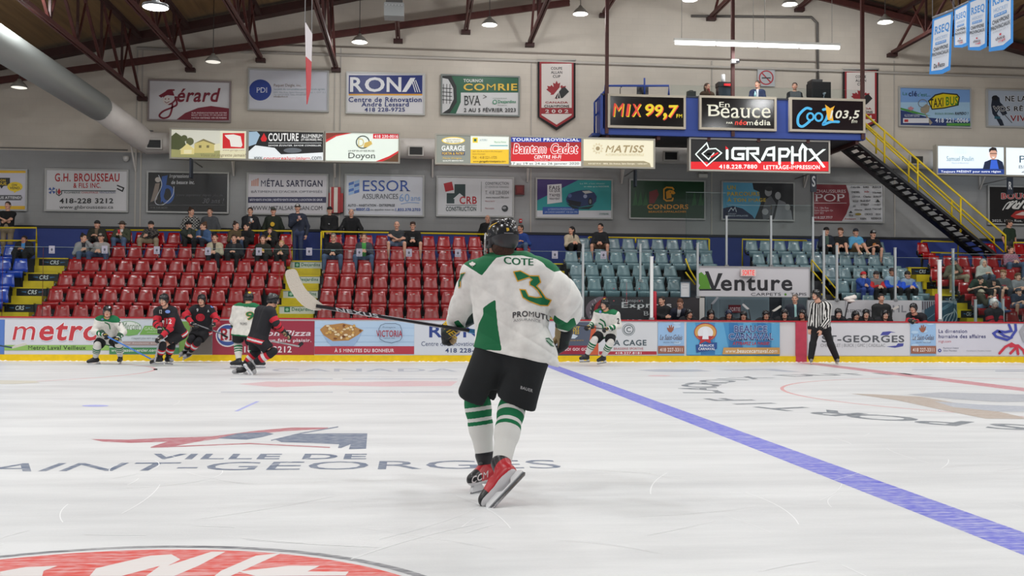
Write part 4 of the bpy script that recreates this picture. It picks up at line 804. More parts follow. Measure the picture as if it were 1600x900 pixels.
a.ell(1102, 519, 17, 13.5, (206, 160, 90)); a.line(circ(1102, 519, 17, 13.5), 1.2, (170, 60, 60), True); a.ell(1102, 520, 12, 10, (222, 222, 226)); a.poly([(1102, 516), (1106, 525), (1116, 525), (1109, 531), (1112, 538), (1102, 533), (1092, 538), (1095, 531), (1088, 525), (1098, 525)], (176, 50, 56)); a.poly([(1097, 530), (1099, 514), (1103, 512), (1106, 518), (1107, 530)], (226, 228, 232)); a.poly([(1087, 539), (1102, 536), (1120, 535), (1120, 545), (1104, 548), (1088, 551)], (44, 78, 140)); a.text('BEAUCE', 1093, 538, 1115, 541.5, (226, 230, 238), bold=1); a.text('CARNAVAL', 1091, 543, 1117, 547, (226, 230, 238), bold=1)
a.otext('BEAUCE', 1147, 509, 1198, 519, (64, 76, 130), (190, 210, 232), .5, bold=1, serif=True); a.otext('CARNAVAL', 1138, 521, 1208, 531, (64, 76, 130), (190, 210, 232), .5, bold=1, serif=True); a.text('ATTRAPEZ LA MAGIE!', 1144, 534, 1202, 539, (180, 50, 60), bold=1, shear=.2); a.poly([(1130, 543), (1218, 543), (1218, 553.5), (1128, 553.5)], (196, 150, 90)); a.text('www.beaucecarnaval.com', 1133, 545, 1214, 551.5, (232, 226, 216), bold=1, shear=.2); s.done()
s = ad('white board advertisement of a car dealer with grey capitals and blue swooshes', 1262, 1421, (206, 205, 210)); a = s.art
a.poly([(1375, 524), (1379, 518.5), (1390, 517.5), (1400, 519.5), (1392, 519.5), (1388, 523.5)], (70, 74, 150)); a.poly([(1412, 536.5), (1411, 541), (1398, 543.5), (1385, 541.5), (1400, 540), (1403, 536.5)], (70, 74, 150)); a.text('ST-GEORGES', 1284, 524, 1413, 535, (84, 86, 92), bold=1); a.text('CHEVROLET | BUICK | GMC | CADILLAC', 1282, 537, 1383, 543.5, (140, 140, 144)); s.done()
galm('sky blue board advertisement with a small brown hand, beside the accountants advertisement with chain links', 1422.5, 1462)
s = ad('white accountants board advertisement with blue and red chain links', 1463, 1690, (204, 202, 212)); a = s.art; VI = (60, 60, 110)
a.text('La dimension', 1467, 514.5, 1511, 520.5, VI, bold=1); a.text('humaine des affaires', 1467, 522.5, 1540, 528.5, VI, bold=1); a.text('rcgt.com', 1467, 532, 1486, 536.5, (190, 84, 96)); a.ell(1468.5, 547.5, 2.7, 2.7, (60, 70, 140)); a.ell(1468.5, 547.5, 1.1, 1.1, (204, 202, 212)); a.text('Raymond Chabot', 1474, 542.5, 1498, 545.5, (110, 110, 130)); a.text('Grant Thornton', 1474, 546.5, 1495, 549, (110, 110, 130)); a.text('Certification | Fiscalité | Conseil', 1510, 547, 1548, 549.5, (150, 150, 160))
a.line([(1558, 517), (1569, 525), (1580, 528), (1573, 531), (1556, 526), (1552, 521), (1558, 517), (1570, 519), (1580, 517), (1576, 507)], 4, (66, 74, 160)); a.line([(1580, 526), (1587, 516), (1586, 506)], 4, (66, 74, 160)); a.line([(1561, 552), (1570, 542), (1580, 537), (1588, 542), (1578, 552)], 4, (196, 54, 72)); a.line([(1578, 541), (1590, 540), (1598, 547), (1600, 553)], 4, (196, 54, 72)); a.line([(1588, 541), (1590, 553)], 4, (196, 54, 72)); a.line([(1602, 508), (1595, 518), (1600, 532), (1612, 538)], 6, (160, 160, 166)); s.done()
# ================================================================ STANDS, GLASS, PRESS BOX, FITTINGS
RNAME = {'F': 'front', 'E': 'second', 'D': 'third', 'C': 'fourth', 'B': 'fifth', 'A': 'top'}
ORD = ['first', 'second', 'third', 'fourth', 'fifth', 'sixth', 'seventh', 'eighth', 'ninth', 'tenth', 'eleventh', 'twelfth', 'thirteenth', 'fourteenth', 'fifteenth', 'sixteenth', 'seventeenth', 'eighteenth']
def seat_meshes(col):
    m = mat(col, 0.22, spec=0.6); dk = mat((28, 28, 32), 0.5)
    def shell(path, ws, th):
        # path: (y,z) profile, ws: half widths, thickness toward the back/below ; slightly dished
        vs = []; fs = []; nx = 7
        for side in (0, 1):
            for (y, z), w in zip(path, ws):
                for i in range(nx):
                    u = -1 + 2 * i / (nx - 1); dish = 0.018 * (1 - u * u)
                    ty, tz = (th, 0) if side else (0, 0)
                    vs.append((u * w, y + dish + ty, z - (th if side else 0) * .6))
        n = len(path)
        def id(s, r, c): return s * n * nx + r * nx + c
        for r in range(n - 1):
            for c in range(nx - 1):
                fs.append((id(0, r, c), id(0, r, c + 1), id(0, r + 1, c + 1), id(0, r + 1, c))); fs.append((id(1, r, c), id(1, r + 1, c), id(1, r + 1, c + 1), id(1, r, c + 1)))
        for r in range(n - 1):
            fs.append((id(0, r, 0), id(0, r + 1, 0), id(1, r + 1, 0), id(1, r, 0))); fs.append((id(0, r, nx - 1), id(1, r, nx - 1), id(1, r + 1, nx - 1), id(0, r + 1, nx - 1)))
        for c in range(nx - 1):
            fs.append((id(0, 0, c), id(1, 0, c), id(1, 0, c + 1), id(0, 0, c + 1))); fs.append((id(0, n - 1, c), id(0, n - 1, c + 1), id(1, n - 1, c + 1), id(1, n - 1, c)))
        b = MB(); b.add(vs, fs, m, True); return b
    back = shell([(0.10, 0.85), (0.085, 0.862), (0.07, 0.85), (0.05, 0.72), (0.02, 0.58), (0.0, 0.50)], [.150, .158, .165, .184, .208, .216], .018)
    pan = shell([(0.0, 0.50), (-0.05, 0.475), (-0.2, 0.47), (-0.33, 0.50), (-0.365, 0.49), (-0.375, 0.44), (-0.36, 0.36), (-.33, .30)], [.222, .226, .228, .222, .218, .214, .205, .195], .02)
    br = MB()
    br.bar((-.235, -.05, .46), (-.235, -.04, .58), .03, .10, dk); br.bar((-.235, -.05, .46), (-.235, -.16, .40), .03, .05, dk); br.box((0, .05, .40), (.3, .04, .06), dk); br.bar((0, .06, .40), (0, .12, .02), .05, .05, dk); br.tube([(-.235, -.12, .53), (-.235, -.02, .60)], .016, mat((120, 118, 116), .4), 6)
    return back, pan, br
PROTO = {}
def proto(col):
    if col in PROTO: return PROTO[col]
    bk, pn, br = seat_meshes(col)
    ms = []
    for n, b in (('backrest', bk), ('seat_pan', pn), ('bracket', br)):
        o = b.build(n); ms.append((n, o.data)); bpy.data.objects.remove(o)
    PROTO[col] = ms; return ms
_num = {}
def num_mesh(n):
    if n in _num: return _num[n]
    b = MB(); V, F = glyphs(str(n), 1); U = fit(V, -.032, -.018, .032, .018)
    b.add([(x, 0.045 + (-.018 - y) * 0, 0.79 - y) for x, y in U], F, mat((226, 216, 212), .5))
    # lean with the backrest face
    b.v = [(x, 0.074 + (z - 0.79) * 0.17, z) for x, y, z in b.v]
    o = b.build('number'); _num[n] = o.data; bpy.data.objects.remove(o); return _num[n]
SEATS = []
def place_seat(col, cname, row, px, py, k, where, num):
    Y = ROWY[row]; x = P(px, py, Y).x
    o = empty('stadium_seat', (x, Y, ROWZ[row]), f'{cname} plastic stadium seat, {ORD[k]} from {where} in the {RNAME[row]} row', 'seat', f'{cname} stadium seats')
    for n, me in proto(col):
        c = bpy.data.objects.new(n, me); COL.objects.link(c); c.parent = o
    c = bpy.data.objects.new('number', num_mesh(num)); COL.objects.link(c); c.parent = o
    SEATS.append((x, Y, row)); return o
RED, BLU, GRY = (148, 11, 18), (20, 62, 168), (100, 122, 130)
PYR = {'A': 372, 'B': 393, 'C': 415, 'D': 438, 'E': 461, 'F': 485}
def run(col, cname, row, px0, pitch, n, where, num0, flip=False):
    for i in range(n):
        k = n - 1 - i if flip else i
        place_seat(col, cname, row, px0 + pitch * i, PYR[row] + .008 * (px0 + pitch * i), min(k, 17), where, num0 - i)
wl = 'the black banner aisle stair'
for row, p0, pi, n, nb in (('F', 67, 29.0, 12, 28), ('E', 86, 28.2, 12, 40), ('D', 101, 27.35, 13, 54), ('C', 116, 26.5, 13, 64), ('B', 132, 26.1, 13, 78), ('A', 146, 25.0, 13, 92)):
    run(RED, 'red', row, p0, pi, n, wl, nb)
wm = 'the green banner aisle stair'
for row, p0, pi, n, nb in (('F', 507, 27.9, 12, 29), ('E', 511, 27.1, 12, 42), ('D', 515.5, 26.2, 12, 55), ('C', 519, 25.5, 12, 67), ('B', 521, 24.9, 13, 81), ('A', 524, 24.2, 11, 96)):
    run(RED, 'red', row, p0, pi, n, wm, nb)
place_seat(RED, 'red', 'A', 816, 372, 11, wm, 84)
for row, p0, n in (('B', -10, 2), ('C', -21, 3), ('D', -16, 2), ('E', -26, 2)):
    for i in range(n): place_seat(BLU, 'blue', row, p0 + i * 26, PYR[row], n - 1 - i, 'the black banner aisle stair', 22 + i)
wg = 'the skater side end'
for row, p0, pi, n, nb in (('D', 904, 24.95, 7, 14), ('C', 901, 24.5, 7, 30), ('B', 893, 23.5, 10, 50), ('A', 913, 23.05, 9, 67)):
    run(GRY, 'grey', row, p0, pi, n, wg, nb)
wv = 'the end above the carpet banner'
for row, p0, pi, n, nb in (('A', 1175, 22.1, 10, 30), ('B', 1186, 22.6, 10, 24), ('C', 1298, 22.7, 6, 18), ('D', 1318, 22.9, 6, 12), ('E', 1332, 26.0, 5, 8)):
    run(GRY, 'grey', row, p0, pi, n, wv, nb)
wr = 'the long stair'
for row, p0, pi, n, nb in (('A', 1443, 1, 1, 40), ('A', 1548, 46, 2, 45), ('B', 1461, 22.7, 7, 66), ('C', 1464, 23.4, 6, 52), ('D', 1508, 24, 5, 40), ('E', 1529, 24.4, 4, 28), ('F', 1558, 25.0, 3, 26)):
    run(RED, 'red', row, p0, pi, n, wr + ('' if (row == 'A' and n == 1) else ' edge' if row == 'A' else ''), nb)

# ---- aisle stairs
YL = (206, 180, 10)
def aisle(lab, steps, kind):
    """steps: (row, x0, x1) photo pixel extents of each row's pair of risers"""
    r0 = steps[0]; Yf = ROWY[r0[0]] - .45
    c = P((r0[1] + r0[2]) / 2, 490, Yf); root = empty('aisle_stair', (c.x, Yf, 0.0), lab, 'stair', 'aisle stairs between the seat blocks')
    for row, x0, x1 in steps:
        Y = ROWY[row] - .45; zt = ROWZ[row]; py = PYR[row] + 36 + .008 * x0
        xa, xb = P(x0, py, Y).x, P(x1, py, Y).x
        MB().box2((xa, Y - .42, zt - .47), (xb, Y + .02, zt - .225), mat(YL, .5, noise=.1)).build('step', root, rel=True)
        b = MB(); b.box2((xa, Y - .06, zt - .225), (xb, Y - .005, zt), mat((18, 20, 24) if kind == 'CRS' else (196, 200, 196), .4)); 
        b.box2((xa - .1, Y - .08, zt - .01), (xb, Y + .1, zt + .025), mat(YL, .5)); b.box2((xa - .1, Y - .08, zt - .225), (xa, Y, zt), mat(YL, .5))
        rb = b.build('riser_banner', root, rel=True)
        W = xb - xa; H = .225; t = MB()
        def pt(u, v, l=0): return (xa + u * W, Y - .062 - .002 * l, zt - .225 + v * H)
        if kind == 'CRS':
            V, F = glyphs('CRS', 1, .2); U = fit(V, .38, .25, .68, .78); t.add([pt(x, 1.03 - y) for x, y in U], F, mat((200, 206, 214), .5))
            for q in (-1, 1):
                for e in (0, .1): t.add([pt(.53 + q * .2, .5 + e), pt(.53 + q * .36, .55 + e * .4), pt(.53 + q * .36, .53 + e * .4), pt(.53 + q * .2, .42 + e)], [(0, 1, 2, 3)], mat((60, 110, 160), .5))
        else:
            t.add([pt(.14, .2), pt(.3, .2), pt(.3, .85), pt(.14, .85)], [(0, 1, 2, 3)], mat((24, 110, 74), .5))
            hx = [pt(.22 + .05 * math.cos(k * 1.047), .52 + .22 * math.sin(k * 1.047), 1) for k in range(6)]; t.add(hx, [tuple(range(6))], mat((150, 190, 170), .5))
            V, F = glyphs('Desjardins', 1); U = fit(V, .35, .22, .95, .8); t.add([pt(x, 1.02 - y) for x, y in U], F, mat((40, 100, 76), .5))
        t.sub(root.location); t.build('lettering', rb)
    return root
aisle('yellow aisle stair with black banner risers between blue and red seats', [('D', 8, 54), ('C', 27, 74), ('B', 45, 92), ('A', 62, 108)], 'CRS')
aisle('yellow aisle stair with white and green banner risers between two red seat blocks', [('D', 437, 492), ('C', 443, 497), ('B', 449, 500), ('A', 454, 503)], 'D')
aisle('yellow aisle stair with a black banner riser just behind the skater', [('A', 838, 879), ('B', 842, 884), ('C', 846, 889), ('D', 850, 894)], 'CRS')
aisle('yellow aisle stair with black banner risers between grey and red seats', [('D', 1499, 1524), ('C', 1470, 1500), ('B', 1446, 1478), ('A', 1422, 1456)], 'CRS')

# ---- walkway rails behind the top row
def rail(lab, segs, c=YL, r=.03, Y=32.35, name='guard_rail', cat='railing', group='yellow guard rails', posts=()):
    o = MB(); first = None
    for pts in segs:
        q = [P(x, y, Y) for x, y in pts]; first = first or q[0]; o.tube(q, r, mat(c, .45), 6)
    if Y == 32.35: q = [P(x, y, Y) for x, y in segs[0]]; [o.tube([(v.x, Y, ROWZ['A']), v], r, mat(c, .45), 6) for v in (q[0], q[-1])]
    ob = o.build(name, loc=first); ob.data.transform(Matrix.Translation(-first)); return tag(ob, lab, cat, group)
rail('yellow guard rail in front of the standing man above the blue seats', [[(-60, 356), (57, 356), (57, 380)], [(-60, 376), (57, 376)]])
rail('yellow guard rail behind the top red row, from bearded men to the aisle', [[(146, 359.5), (456, 361), (456, 392)]])
rail('yellow guard rail behind the top red row, from leaning man to the skater', [[(502, 362), (505, 362), (816, 367)], [(505, 362), (505, 372)]])
rail('yellow guard rail behind the top grey row beside the seated couple', [[(920, 370.5), (1108, 373.5)], [(993, 371), (993, 380)]])
rail('yellow guard rail with upright post behind the top grey row above the carpet banner', [[(1160, 420), (1160, 374), (1260, 376)]])
rail('yellow guard rail around the lone top row red seat', [[(1440, 376.5), (1497, 378), (1497, 402)], [(1455, 394.5), (1515, 396)]])
rail('yellow guard rail behind the top red row right of the long stair', [[(1584, 400), (1584, 379), (1680, 381)]])

# ---- dasher glass
def pane(lab, x0, x1, yt, Y, zb=None, yt2=None, parts=None, name='rink_glass'):
    a, b_ = P(x0, yt, Y), P(x1, yt2 or yt, Y); zb_ = BH + .035 if zb is None else zb
    o = MB(); o.box2((a.x, Y - .006, zb_), (b_.x, Y + .006, a.z), glass_mat())
    c = Vector(((a.x + b_.x) / 2, Y, zb_)); ob = o.build(name, loc=c); ob.data.transform(Matrix.Translation(-c)); tag(ob, lab, 'glass panel', 'clear dasher glass')
    e = MB(); e.box2((a.x, Y - .008, a.z - .009), (b_.x, Y + .008, a.z), mat((112, 124, 124), .3)); e.box2((a.x - .006, Y - .008, zb_), (a.x + .006, Y + .008, a.z), glass_mat((.8, .88, .87), key='gedge'))
    e.sub(c); eo = e.build('polished_edge', ob); return ob
GY = D + .07
gx = [(-140, 5), (5, 68), (68, 167), (167, 300), (300, 437), (437, 560), (560, 695), (695, 816), (816, 911), (911, 1018)]
gl = ['above the plain blue board panel', 'in front of the banner stair', 'above the start of the red lettered advertisement', 'above the crouching skater in white', 'above the two skaters in black', 'above the pizza advertisement and green banner stair', 'above the poutine advertisement', 'left of the big skater', 'behind the big skater', 'in front of the transport sign by the bench']
for (x0, x1), l in zip(gx, gl): pane('clear dasher glass panel ' + l, x0, x1, 384.5 + .0085 * (x0 + x1) / 2, GY)
def post(px, yt, yb, Y, lab, c=(170, 174, 176), w=.055, name='glass_post', z0=None, cat='post', grp='metal glass posts'):
    a = P(px, yt, Y); zb_ = P(px, yb, Y).z if z0 is None else z0
    o = MB(); o.box((0, 0, (a.z - zb_) / 2), (w, .06, a.z - zb_), mat(c, .35)); o.box((0, 0, a.z - zb_ + .01), (w + .015, .075, .02), mat(c, .3))
    o.box((0, 0, .03), (w + .05, .1, .06), mat((130, 132, 134), .4))
    return tag(o.build(name, loc=(a.x, Y, zb_)), lab, cat, grp)
post(911, 382, 500, GY, 'aluminium glass post between the big skater and the skater in white', z0=BH + .035)
post(1018, 402, 500, GY, 'white glass post with a red pad beside the coach in black', (222, 222, 222), .08, z0=BH + .035)
post(1468, 407, 503, GY, 'white glass post with a red pad beside the leaning player', (222, 222, 222), .085, z0=BH + .035)
BKY = 28.3
def pad(px0, px1, yt, lab):
    a = P(px0, yt, GY + .05); b_ = P(px1, yt, GY + .05); o = MB(); H = a.z - BH - .035
    o.tube([(0, 0, 0), (0, 0, H - .02), (0, 0, H)], [.5 * (b_.x - a.x), .5 * (b_.x - a.x), .3 * (b_.x - a.x)], mat((170, 26, 46), .5), 10)
    tag(o.build('post_pad', loc=((a.x + b_.x) / 2, GY + .05, BH + .035)), lab, 'pad', 'red foam post pads')
pad(1019.5, 1026, 455, 'red foam pad on the post beside the coach in black'); pad(1461, 1467, 459, 'red foam pad on the post beside the player leaning over the boards')
# bench back wall with its advertisements
bw = empty('bench_back_wall', (P(1180, 480, BKY).x, BKY, 0), 'low pale wall behind the players benches carrying advertisements', 'low wall')
zbk = P(1000, 464.5, BKY).z; zbk2 = P(1400, 470, BKY).z
MB().box2((P(885, 480, BKY).x, BKY, 0), (P(1095, 480, BKY).x, BKY + .08, zbk), mat((120, 132, 138), .5)).build('wall_panel', bw, rel=True)
MB().box2((P(1262, 480, BKY).x, BKY, 0), (P(1493, 480, BKY).x, BKY + .08, zbk2), mat((180, 180, 182), .5)).build('wall_panel', bw, rel=True)
MB().box2((P(1095, 480, BKY).x - .05, BKY - .05, 0), (P(1100, 480, BKY).x, BKY + .08, zbk), mat((186, 184, 180), .5)).build('end_post', bw, rel=True)
def bs(lab, x0, y0, x1, y1, bg, **k): return Sign('bench_sign', lab, 'sign', x0, y0, x1, y1, BKY - .02, bg, depth=.02, frame=None, group='signs behind the benches', **k)
s = bs('black transport company sign behind the bench with road curves and white serif letters', 913, 464, 1094, 506, (44, 40, 44)); a = s.art
a.curve([(940, 466), (924, 474), (919, 485), (924, 497), (934, 506)], 7, (112, 96, 106)); a.curve([(945, 466), (934, 476), (931, 486), (936, 500)], 5, (150, 36, 44))
for i in range(6): a.line([(922.5 + (i - 3) ** 2 * .8, 468 + i * 6.3), (922.5 + (i - 3.3) ** 2 * .8, 471 + i * 6.3)], 1, (200, 190, 190))
a.text('Transport', 971, 467, 1005, 473.5, (170, 168, 172)); a.text('Express', 971, 472, 1049, 484, (200, 198, 200), serif=True, bold=1); a.text('Beauce', 1005, 486, 1050, 493, (196, 194, 196), serif=True); a.text('418 225', 974, 499, 1040, 506, (190, 188, 190), bold=1); s.done()
s = bs('pale construction sign behind the bench with grey bold letters', 1322, 469, 1440, 506, (186, 184, 188)); a = s.art
a.text('RÉCO CONSTRUCTION', 1315, 482.5, 1362, 488, (60, 62, 70), bold=1); a.text('BHL', 1384, 477, 1416, 488, (130, 130, 136), bold=1); s.done()
s = bs('photo panel of folded blue grey fabric behind the bench end', 1440, 469.5, 1495, 506, (140, 148, 156)); a = s.art
for i in range(7): a.rect(1441 + i * 3.4, 471, 1442.6 + i * 3.4, 484, (70, 50, 60))
a.poly([(1444, 484), (1462, 474), (1480, 472), (1494, 476), (1494, 506), (1444, 506)], (44, 74, 92))
for i in range(5): a.curve([(1446 + i * 4, 500 - i * 3), (1464 + i * 4, 488 - i * 3), (1478 + i * 3, 482 - i * 2)], 1.0, (96, 130, 146)); a.curve([(1470 + i * 5, 506), (1475 + i * 5, 494), (1490, 488 - i * 1.5)], 1.2, (170, 180, 186))
s.done()
# doors below the banner
def dr(n, x0, x1, c):
    Y = 29.4; a = P(x0, 470, Y); b_ = P(x1, 470, Y); o = MB(); zt = P(1180, 464, Y).z
    o.box2((a.x, Y, 0), (b_.x, Y + .05, zt), mat(c, .5)); o.box2((a.x + .05, Y - .012, .1), (b_.x - .05, Y, zt - .08), mat([v * .93 for v in c], .5)); o.tube([(b_.x - .12, Y - .04, .9), (b_.x - .12, Y - .04, 1.15)], .015, mat((150, 150, 150), .3), 6)
    struct(o.build('door_%d' % n))
dr(1, 1102, 1122, (120, 140, 150)); dr(2, 1122, 1160, (126, 146, 156)); dr(3, 1160, 1202, (126, 146, 156)); dr(4, 1222, 1262, (96, 110, 118))
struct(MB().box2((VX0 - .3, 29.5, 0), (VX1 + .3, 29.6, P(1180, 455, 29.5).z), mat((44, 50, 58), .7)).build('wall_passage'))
# banner above the passage
s = Sign('hanging_banner', 'large white carpet shop banner with black lettering and green leaf above the bench passage', 'banner', 1090.5, 417, 1265, 463.5, BKY + .02, (196, 194, 198), depth=.03, frame=(160, 160, 160), fw=.02, rough=.6); a = s.art
LG = (84, 140, 40); a.poly([(1091, 428), (1096, 425), (1101, 430), (1105, 424), (1110, 450), (1114, 452), (1091, 452), (1094, 446), (1090.6, 440)], LG)
a.poly([(1101.5, 424), (1107, 424), (1116, 447), (1122, 427), (1129, 427), (1118, 452.5), (1112, 452.5)], (30, 30, 36)); a.rect(1093, 451.5, 1126, 454, (30, 30, 36)); a.text('enture', 1126, 433, 1238, 454.5, (30, 30, 36), bold=1); a.text('CARPETS', 1173, 457.5, 1220, 462, (60, 60, 66)); a.ell(1227, 460, 1.8, 1.8, LG); a.text('TAPIS', 1235, 457.5, 1260, 462, (60, 60, 66)); s.done()
s = Sign('exit_sign', 'white exit sign with red letters mounted over the carpet banner', 'exit sign', 1157, 421, 1180.5, 431.5, BKY - .08, (226, 200, 196), depth=.08, frame=None, group='exit signs'); s.art.text('SORTIE', 1159.5, 422, 1178, 430.5, mat((226, 40, 36), .5, emit=.5), bold=1); s.done()
s = Sign('exit_sign', 'dark red exit sign with pale letters above the bench passage door', 'exit sign', 1138.5, 476.5, 1157, 488.5, 29.3, (110, 24, 36), depth=.06, frame=None, group='exit signs'); b = MB(); b.bar((s.c.x, 29.37, s.c.z), (s.c.x, 29.52, s.c.z), .04, .04, mat((90, 90, 92), .5)); b.build('wall_bracket', s.root, rel=True); s.art.text('SORTIE', 1140, 480, 1156, 486.5, (220, 196, 200), bold=1); s.done()
# glass and posts behind the benches
for px, yt, yb, Y, lab in ((1000.5, 382, 440, BKY, 'aluminium glass post behind the bench, second from the big skater'), (1090, 381, 466, BKY, 'aluminium glass post at the skater side end of the carpet banner'), (1135, 338, 417, 29.2, 'tall aluminium glass post rising behind the green leaf of the carpet banner'), (1204.5, 338, 417, 29.2, 'tall aluminium glass post rising above the middle of the carpet banner'), (1270, 340, 470, 29.2, 'tall aluminium glass post behind the referee'), (1287, 361, 470, BKY, 'aluminium glass post just behind the referee, beside the yellow stair rail'), (1307.5, 384, 470, BKY, 'aluminium glass post below the boys with crossed legs'), (1398.5, 388, 470, BKY, 'aluminium glass post between the two boys in blue hoodies'), (1489, 389.5, 470, BKY, 'aluminium glass post in front of the man shading his face'), (1524, 469, 503, 27.3, 'short steel post beside the goalie in a white mask'), (1567, 468, 503, 27.3, 'short steel post right of the goalie in a white mask')):
    post(px, yt, yb, Y, lab, z0=.02 if Y == 27.3 else None)
for x0, x1, yt, Y, zb_, lab in ((913, 1000, 393, BKY, zbk, 'behind the bench, beside the seated couple'), (1000, 1068, 394, BKY, zbk, 'behind the bench above the coach in black'), (1072, 1134, 300, 29.2, 2.4, 'of the passage wing by the green team sign'), (1136, 1204, 320, 29.2, 2.4, 'above the green leaf of the carpet banner'), (1205, 1270, 320, 29.2, 2.4, 'above the lettering of the carpet banner'), (1307, 1398, 401, BKY, zbk2, 'in front of the boys in red and blue'), (1398, 1489, 402, BKY, zbk2, 'in front of the grey and red seats by the stair'), (1489, 1640, 403, 27.9, BH, 'in front of the crowd by the stair foot')):
    pane('clear glass panel ' + lab, x0, x1, yt, Y, zb=zb_)
pane('clear dasher glass panel above the accountants advertisement', 1470, 1690, 396, GY)
# paper notices taped to the glass
for px, py, lab in ((81, 390, 'above the black banner stair'), (163.5, 390, 'before the man in a cap and grey top'), (245, 391, 'between the bearded man and the woman in cream'), (325, 392.5, 'tilted beside the woman in a cream jacket'), (404.5, 393, 'in front of the girl with a yellow emblem'), (483, 393, 'above the green banner stair'), (561.5, 394.5, 'beside the man in a green shirt'), (639, 395, 'below the man with folded arms'), (715.5, 395.5, 'left of the helmet of the big skater'), (867, 398, 'between the big skater and the grey seats'), (943, 398.5, 'in front of the bearded man in black')):
    s = Sign('paper_notice', 'white paper notice on the glass ' + lab, 'notice', px - 4.6, py - 6, px + 4.6, py + 6, GY - .012, (150, 146, 160), depth=.004, frame=None, group='paper notices on the glass')
    s.art.ell(px, py, 1.6, 2.2, (70, 70, 80)); s.art.line([(px - 3, py + 4.2), (px + 3, py + 4.2)], .6, (90, 90, 100)); s.done()
# rink diagram board and white clipboard
s = Sign('clip_board', 'white sheet on a clipboard standing on the wall behind the bench', 'clipboard', 1063, 441, 1077.5, 464, BKY - .04, (206, 206, 208), depth=.02, frame=(90, 120, 140), fw=.01); s.art.line([(1066, 446), (1074, 446)], .5, (140, 140, 150)); s.art.line([(1066, 450), (1074, 450)], .5, (140, 140, 150)); s.done()
a = Art(lambda x, y, l: (lambda v: (v.x, GY - .01 - .0008 * l, v.z))(P(x, y, GY - .01))); RK = (40, 60, 64)
a.line([(948, 444), (951, 441.5), (1007, 441.5), (1010.5, 445), (1010.5, 472), (1007, 476), (951, 476), (948, 472)], .5, RK, True); a.line([(979, 442), (979, 476)], .5, (150, 60, 70))
for cx, cy in ((959, 451), (999, 451), (979, 459), (959, 470), (999, 470)): a.line(circ(cx, cy, 5, 4.5, n=16), .4, RK, True); a.ell(cx, cy, 1, 1, (150, 60, 70))
tag(a.build('rink_diagram', None, rel=False), 'thin line rink diagram drawn on the glass beside the bench', 'diagram')
# yellow rails of the gate stairs
rail('yellow hand rail of the gate stair at the leaf end of the carpet banner', [[(1071, 404), (1078, 422), (1094, 448), (1094, 464), (1088, 464)], [(1071, 425), (1086, 445)]], Y=29.0, r=.022, group='yellow stair hand rails')
rail('yellow hand rail of the gate stair behind the referee', [[(1268, 424), (1268, 406), (1307, 452), (1307, 464), (1303, 465)], [(1270, 424), (1283, 439)], [(1284, 441), (1303, 465)], [(1283, 459), (1290, 466)]], Y=29.0, r=.022, group='yellow stair hand rails')
# hanging aisle letter signs
for ch, px, y0, y1, lab in (('S', 1271, 268, 300, 'dark hanging aisle sign with the letter S beside the shoe shop sign'), ('R', 1578, 277, 304, 'dark hanging aisle sign with the letter R under the lit portrait sign')):
    s = Sign('aisle_sign', lab, 'sign', px - 4.5, y0, px + 4.5, y1, 32.0, (30, 40, 56), depth=.04, frame=None, group='hanging aisle letter signs'); b = MB(); b.bar((s.c.x, 32.0, s.c.z + s.H / 2 - .03), (s.c.x, YW, s.c.z + s.H / 2 - .03), .03, .03, mat((120, 120, 120), .4)); b.build('wall_bracket', s.root, rel=True); s.art.text(ch, px - 2.6, y0 + 7, px + 2.6, y1 - 8, (206, 208, 210), bold=1); s.done()
for px, y0, y1, lab in ((299, 248, 278, 'narrow dark hanging sign edge in front of the black initials sign'), (992.5, 263, 292, 'narrow dark hanging sign edge in front of the green bird sign')):
    a = P(px, y0, 32.0); b_ = P(px, y1, 32.0); o = MB(); o.box((0, 0, 0), (.05, .3, a.z - b_.z), mat((38, 46, 60), .5)); o.bar((0, 0, (a.z - b_.z) / 2 - .03), (0, YW - 32, (a.z - b_.z) / 2 - .03), .03, .03, mat((120, 120, 120), .4)); tag(o.build('aisle_sign', loc=(a.x, 32.0, (a.z + b_.z) / 2)), lab, 'sign', 'hanging aisle letter signs')

# ---- ducts
def duct_mat(rib):
    m = bpy.data.materials.new('spiral_duct'); m.use_nodes = True; nt = m.node_tree; b = nt.nodes['Principled BSDF']
    b.inputs['Base Color'].default_value = (*lin((158, 163, 160)), 1); b.inputs['Metallic'].default_value = .3; b.inputs['Roughness'].default_value = .42
    return m
DU = duct_mat(1); WD = mat((206, 200, 194), .5, noise=.06, nscale=3)
du = empty('air_duct', P(158, 172, 31.6), 'big round air duct, silver then white, running behind the lit signs', 'duct')
pa, pb = P(-75, 20, 22.5), P(155, 168, 31.4)
path = []; rs = []
n = 150
for i in range(n + 1):
    t = i / n; path.append(pa.lerp(pb, t)); rs.append(.385 + (.016 if i % 2 else 0))
mb = MB(); mb.tube(path, rs, DU, 24); mb.build('silver_spiral_duct', du, rel=True)
zw = P(640, 232, YW - .45).z
pc = Vector((P(232, 230, YW - .45).x, YW - .45, zw))
w = [pb, pb.lerp(pc, .55), pb.lerp(pc, .8) + Vector((0, 0, -.02)), pc, pc + Vector((.7, 0, 0)), Vector((XR, YW - .45, zw))]
mb = MB(); mb.tube(w, [.38, .38, .38, .36, .33, .33], WD, 24); mb.build('white_duct', du, rel=True)
for px, py in ((241, 225), (650, 236), (1048, 244), (1432, 250)):
    v = P(px, py, YW - .8); g = MB(); g.box((v.x, YW - .79, v.z), (.5, .1, .32), mat((186, 182, 176), .5)); g.box((v.x, YW - .845, v.z), (.40, .02, .24), mat((16, 17, 18), .5))
    for k in range(4): g.box((v.x, YW - .858, v.z - .09 + k * .06), (.4, .012, .01), mat((60, 60, 60), .5))
    g.build('air_grille', du, rel=True)
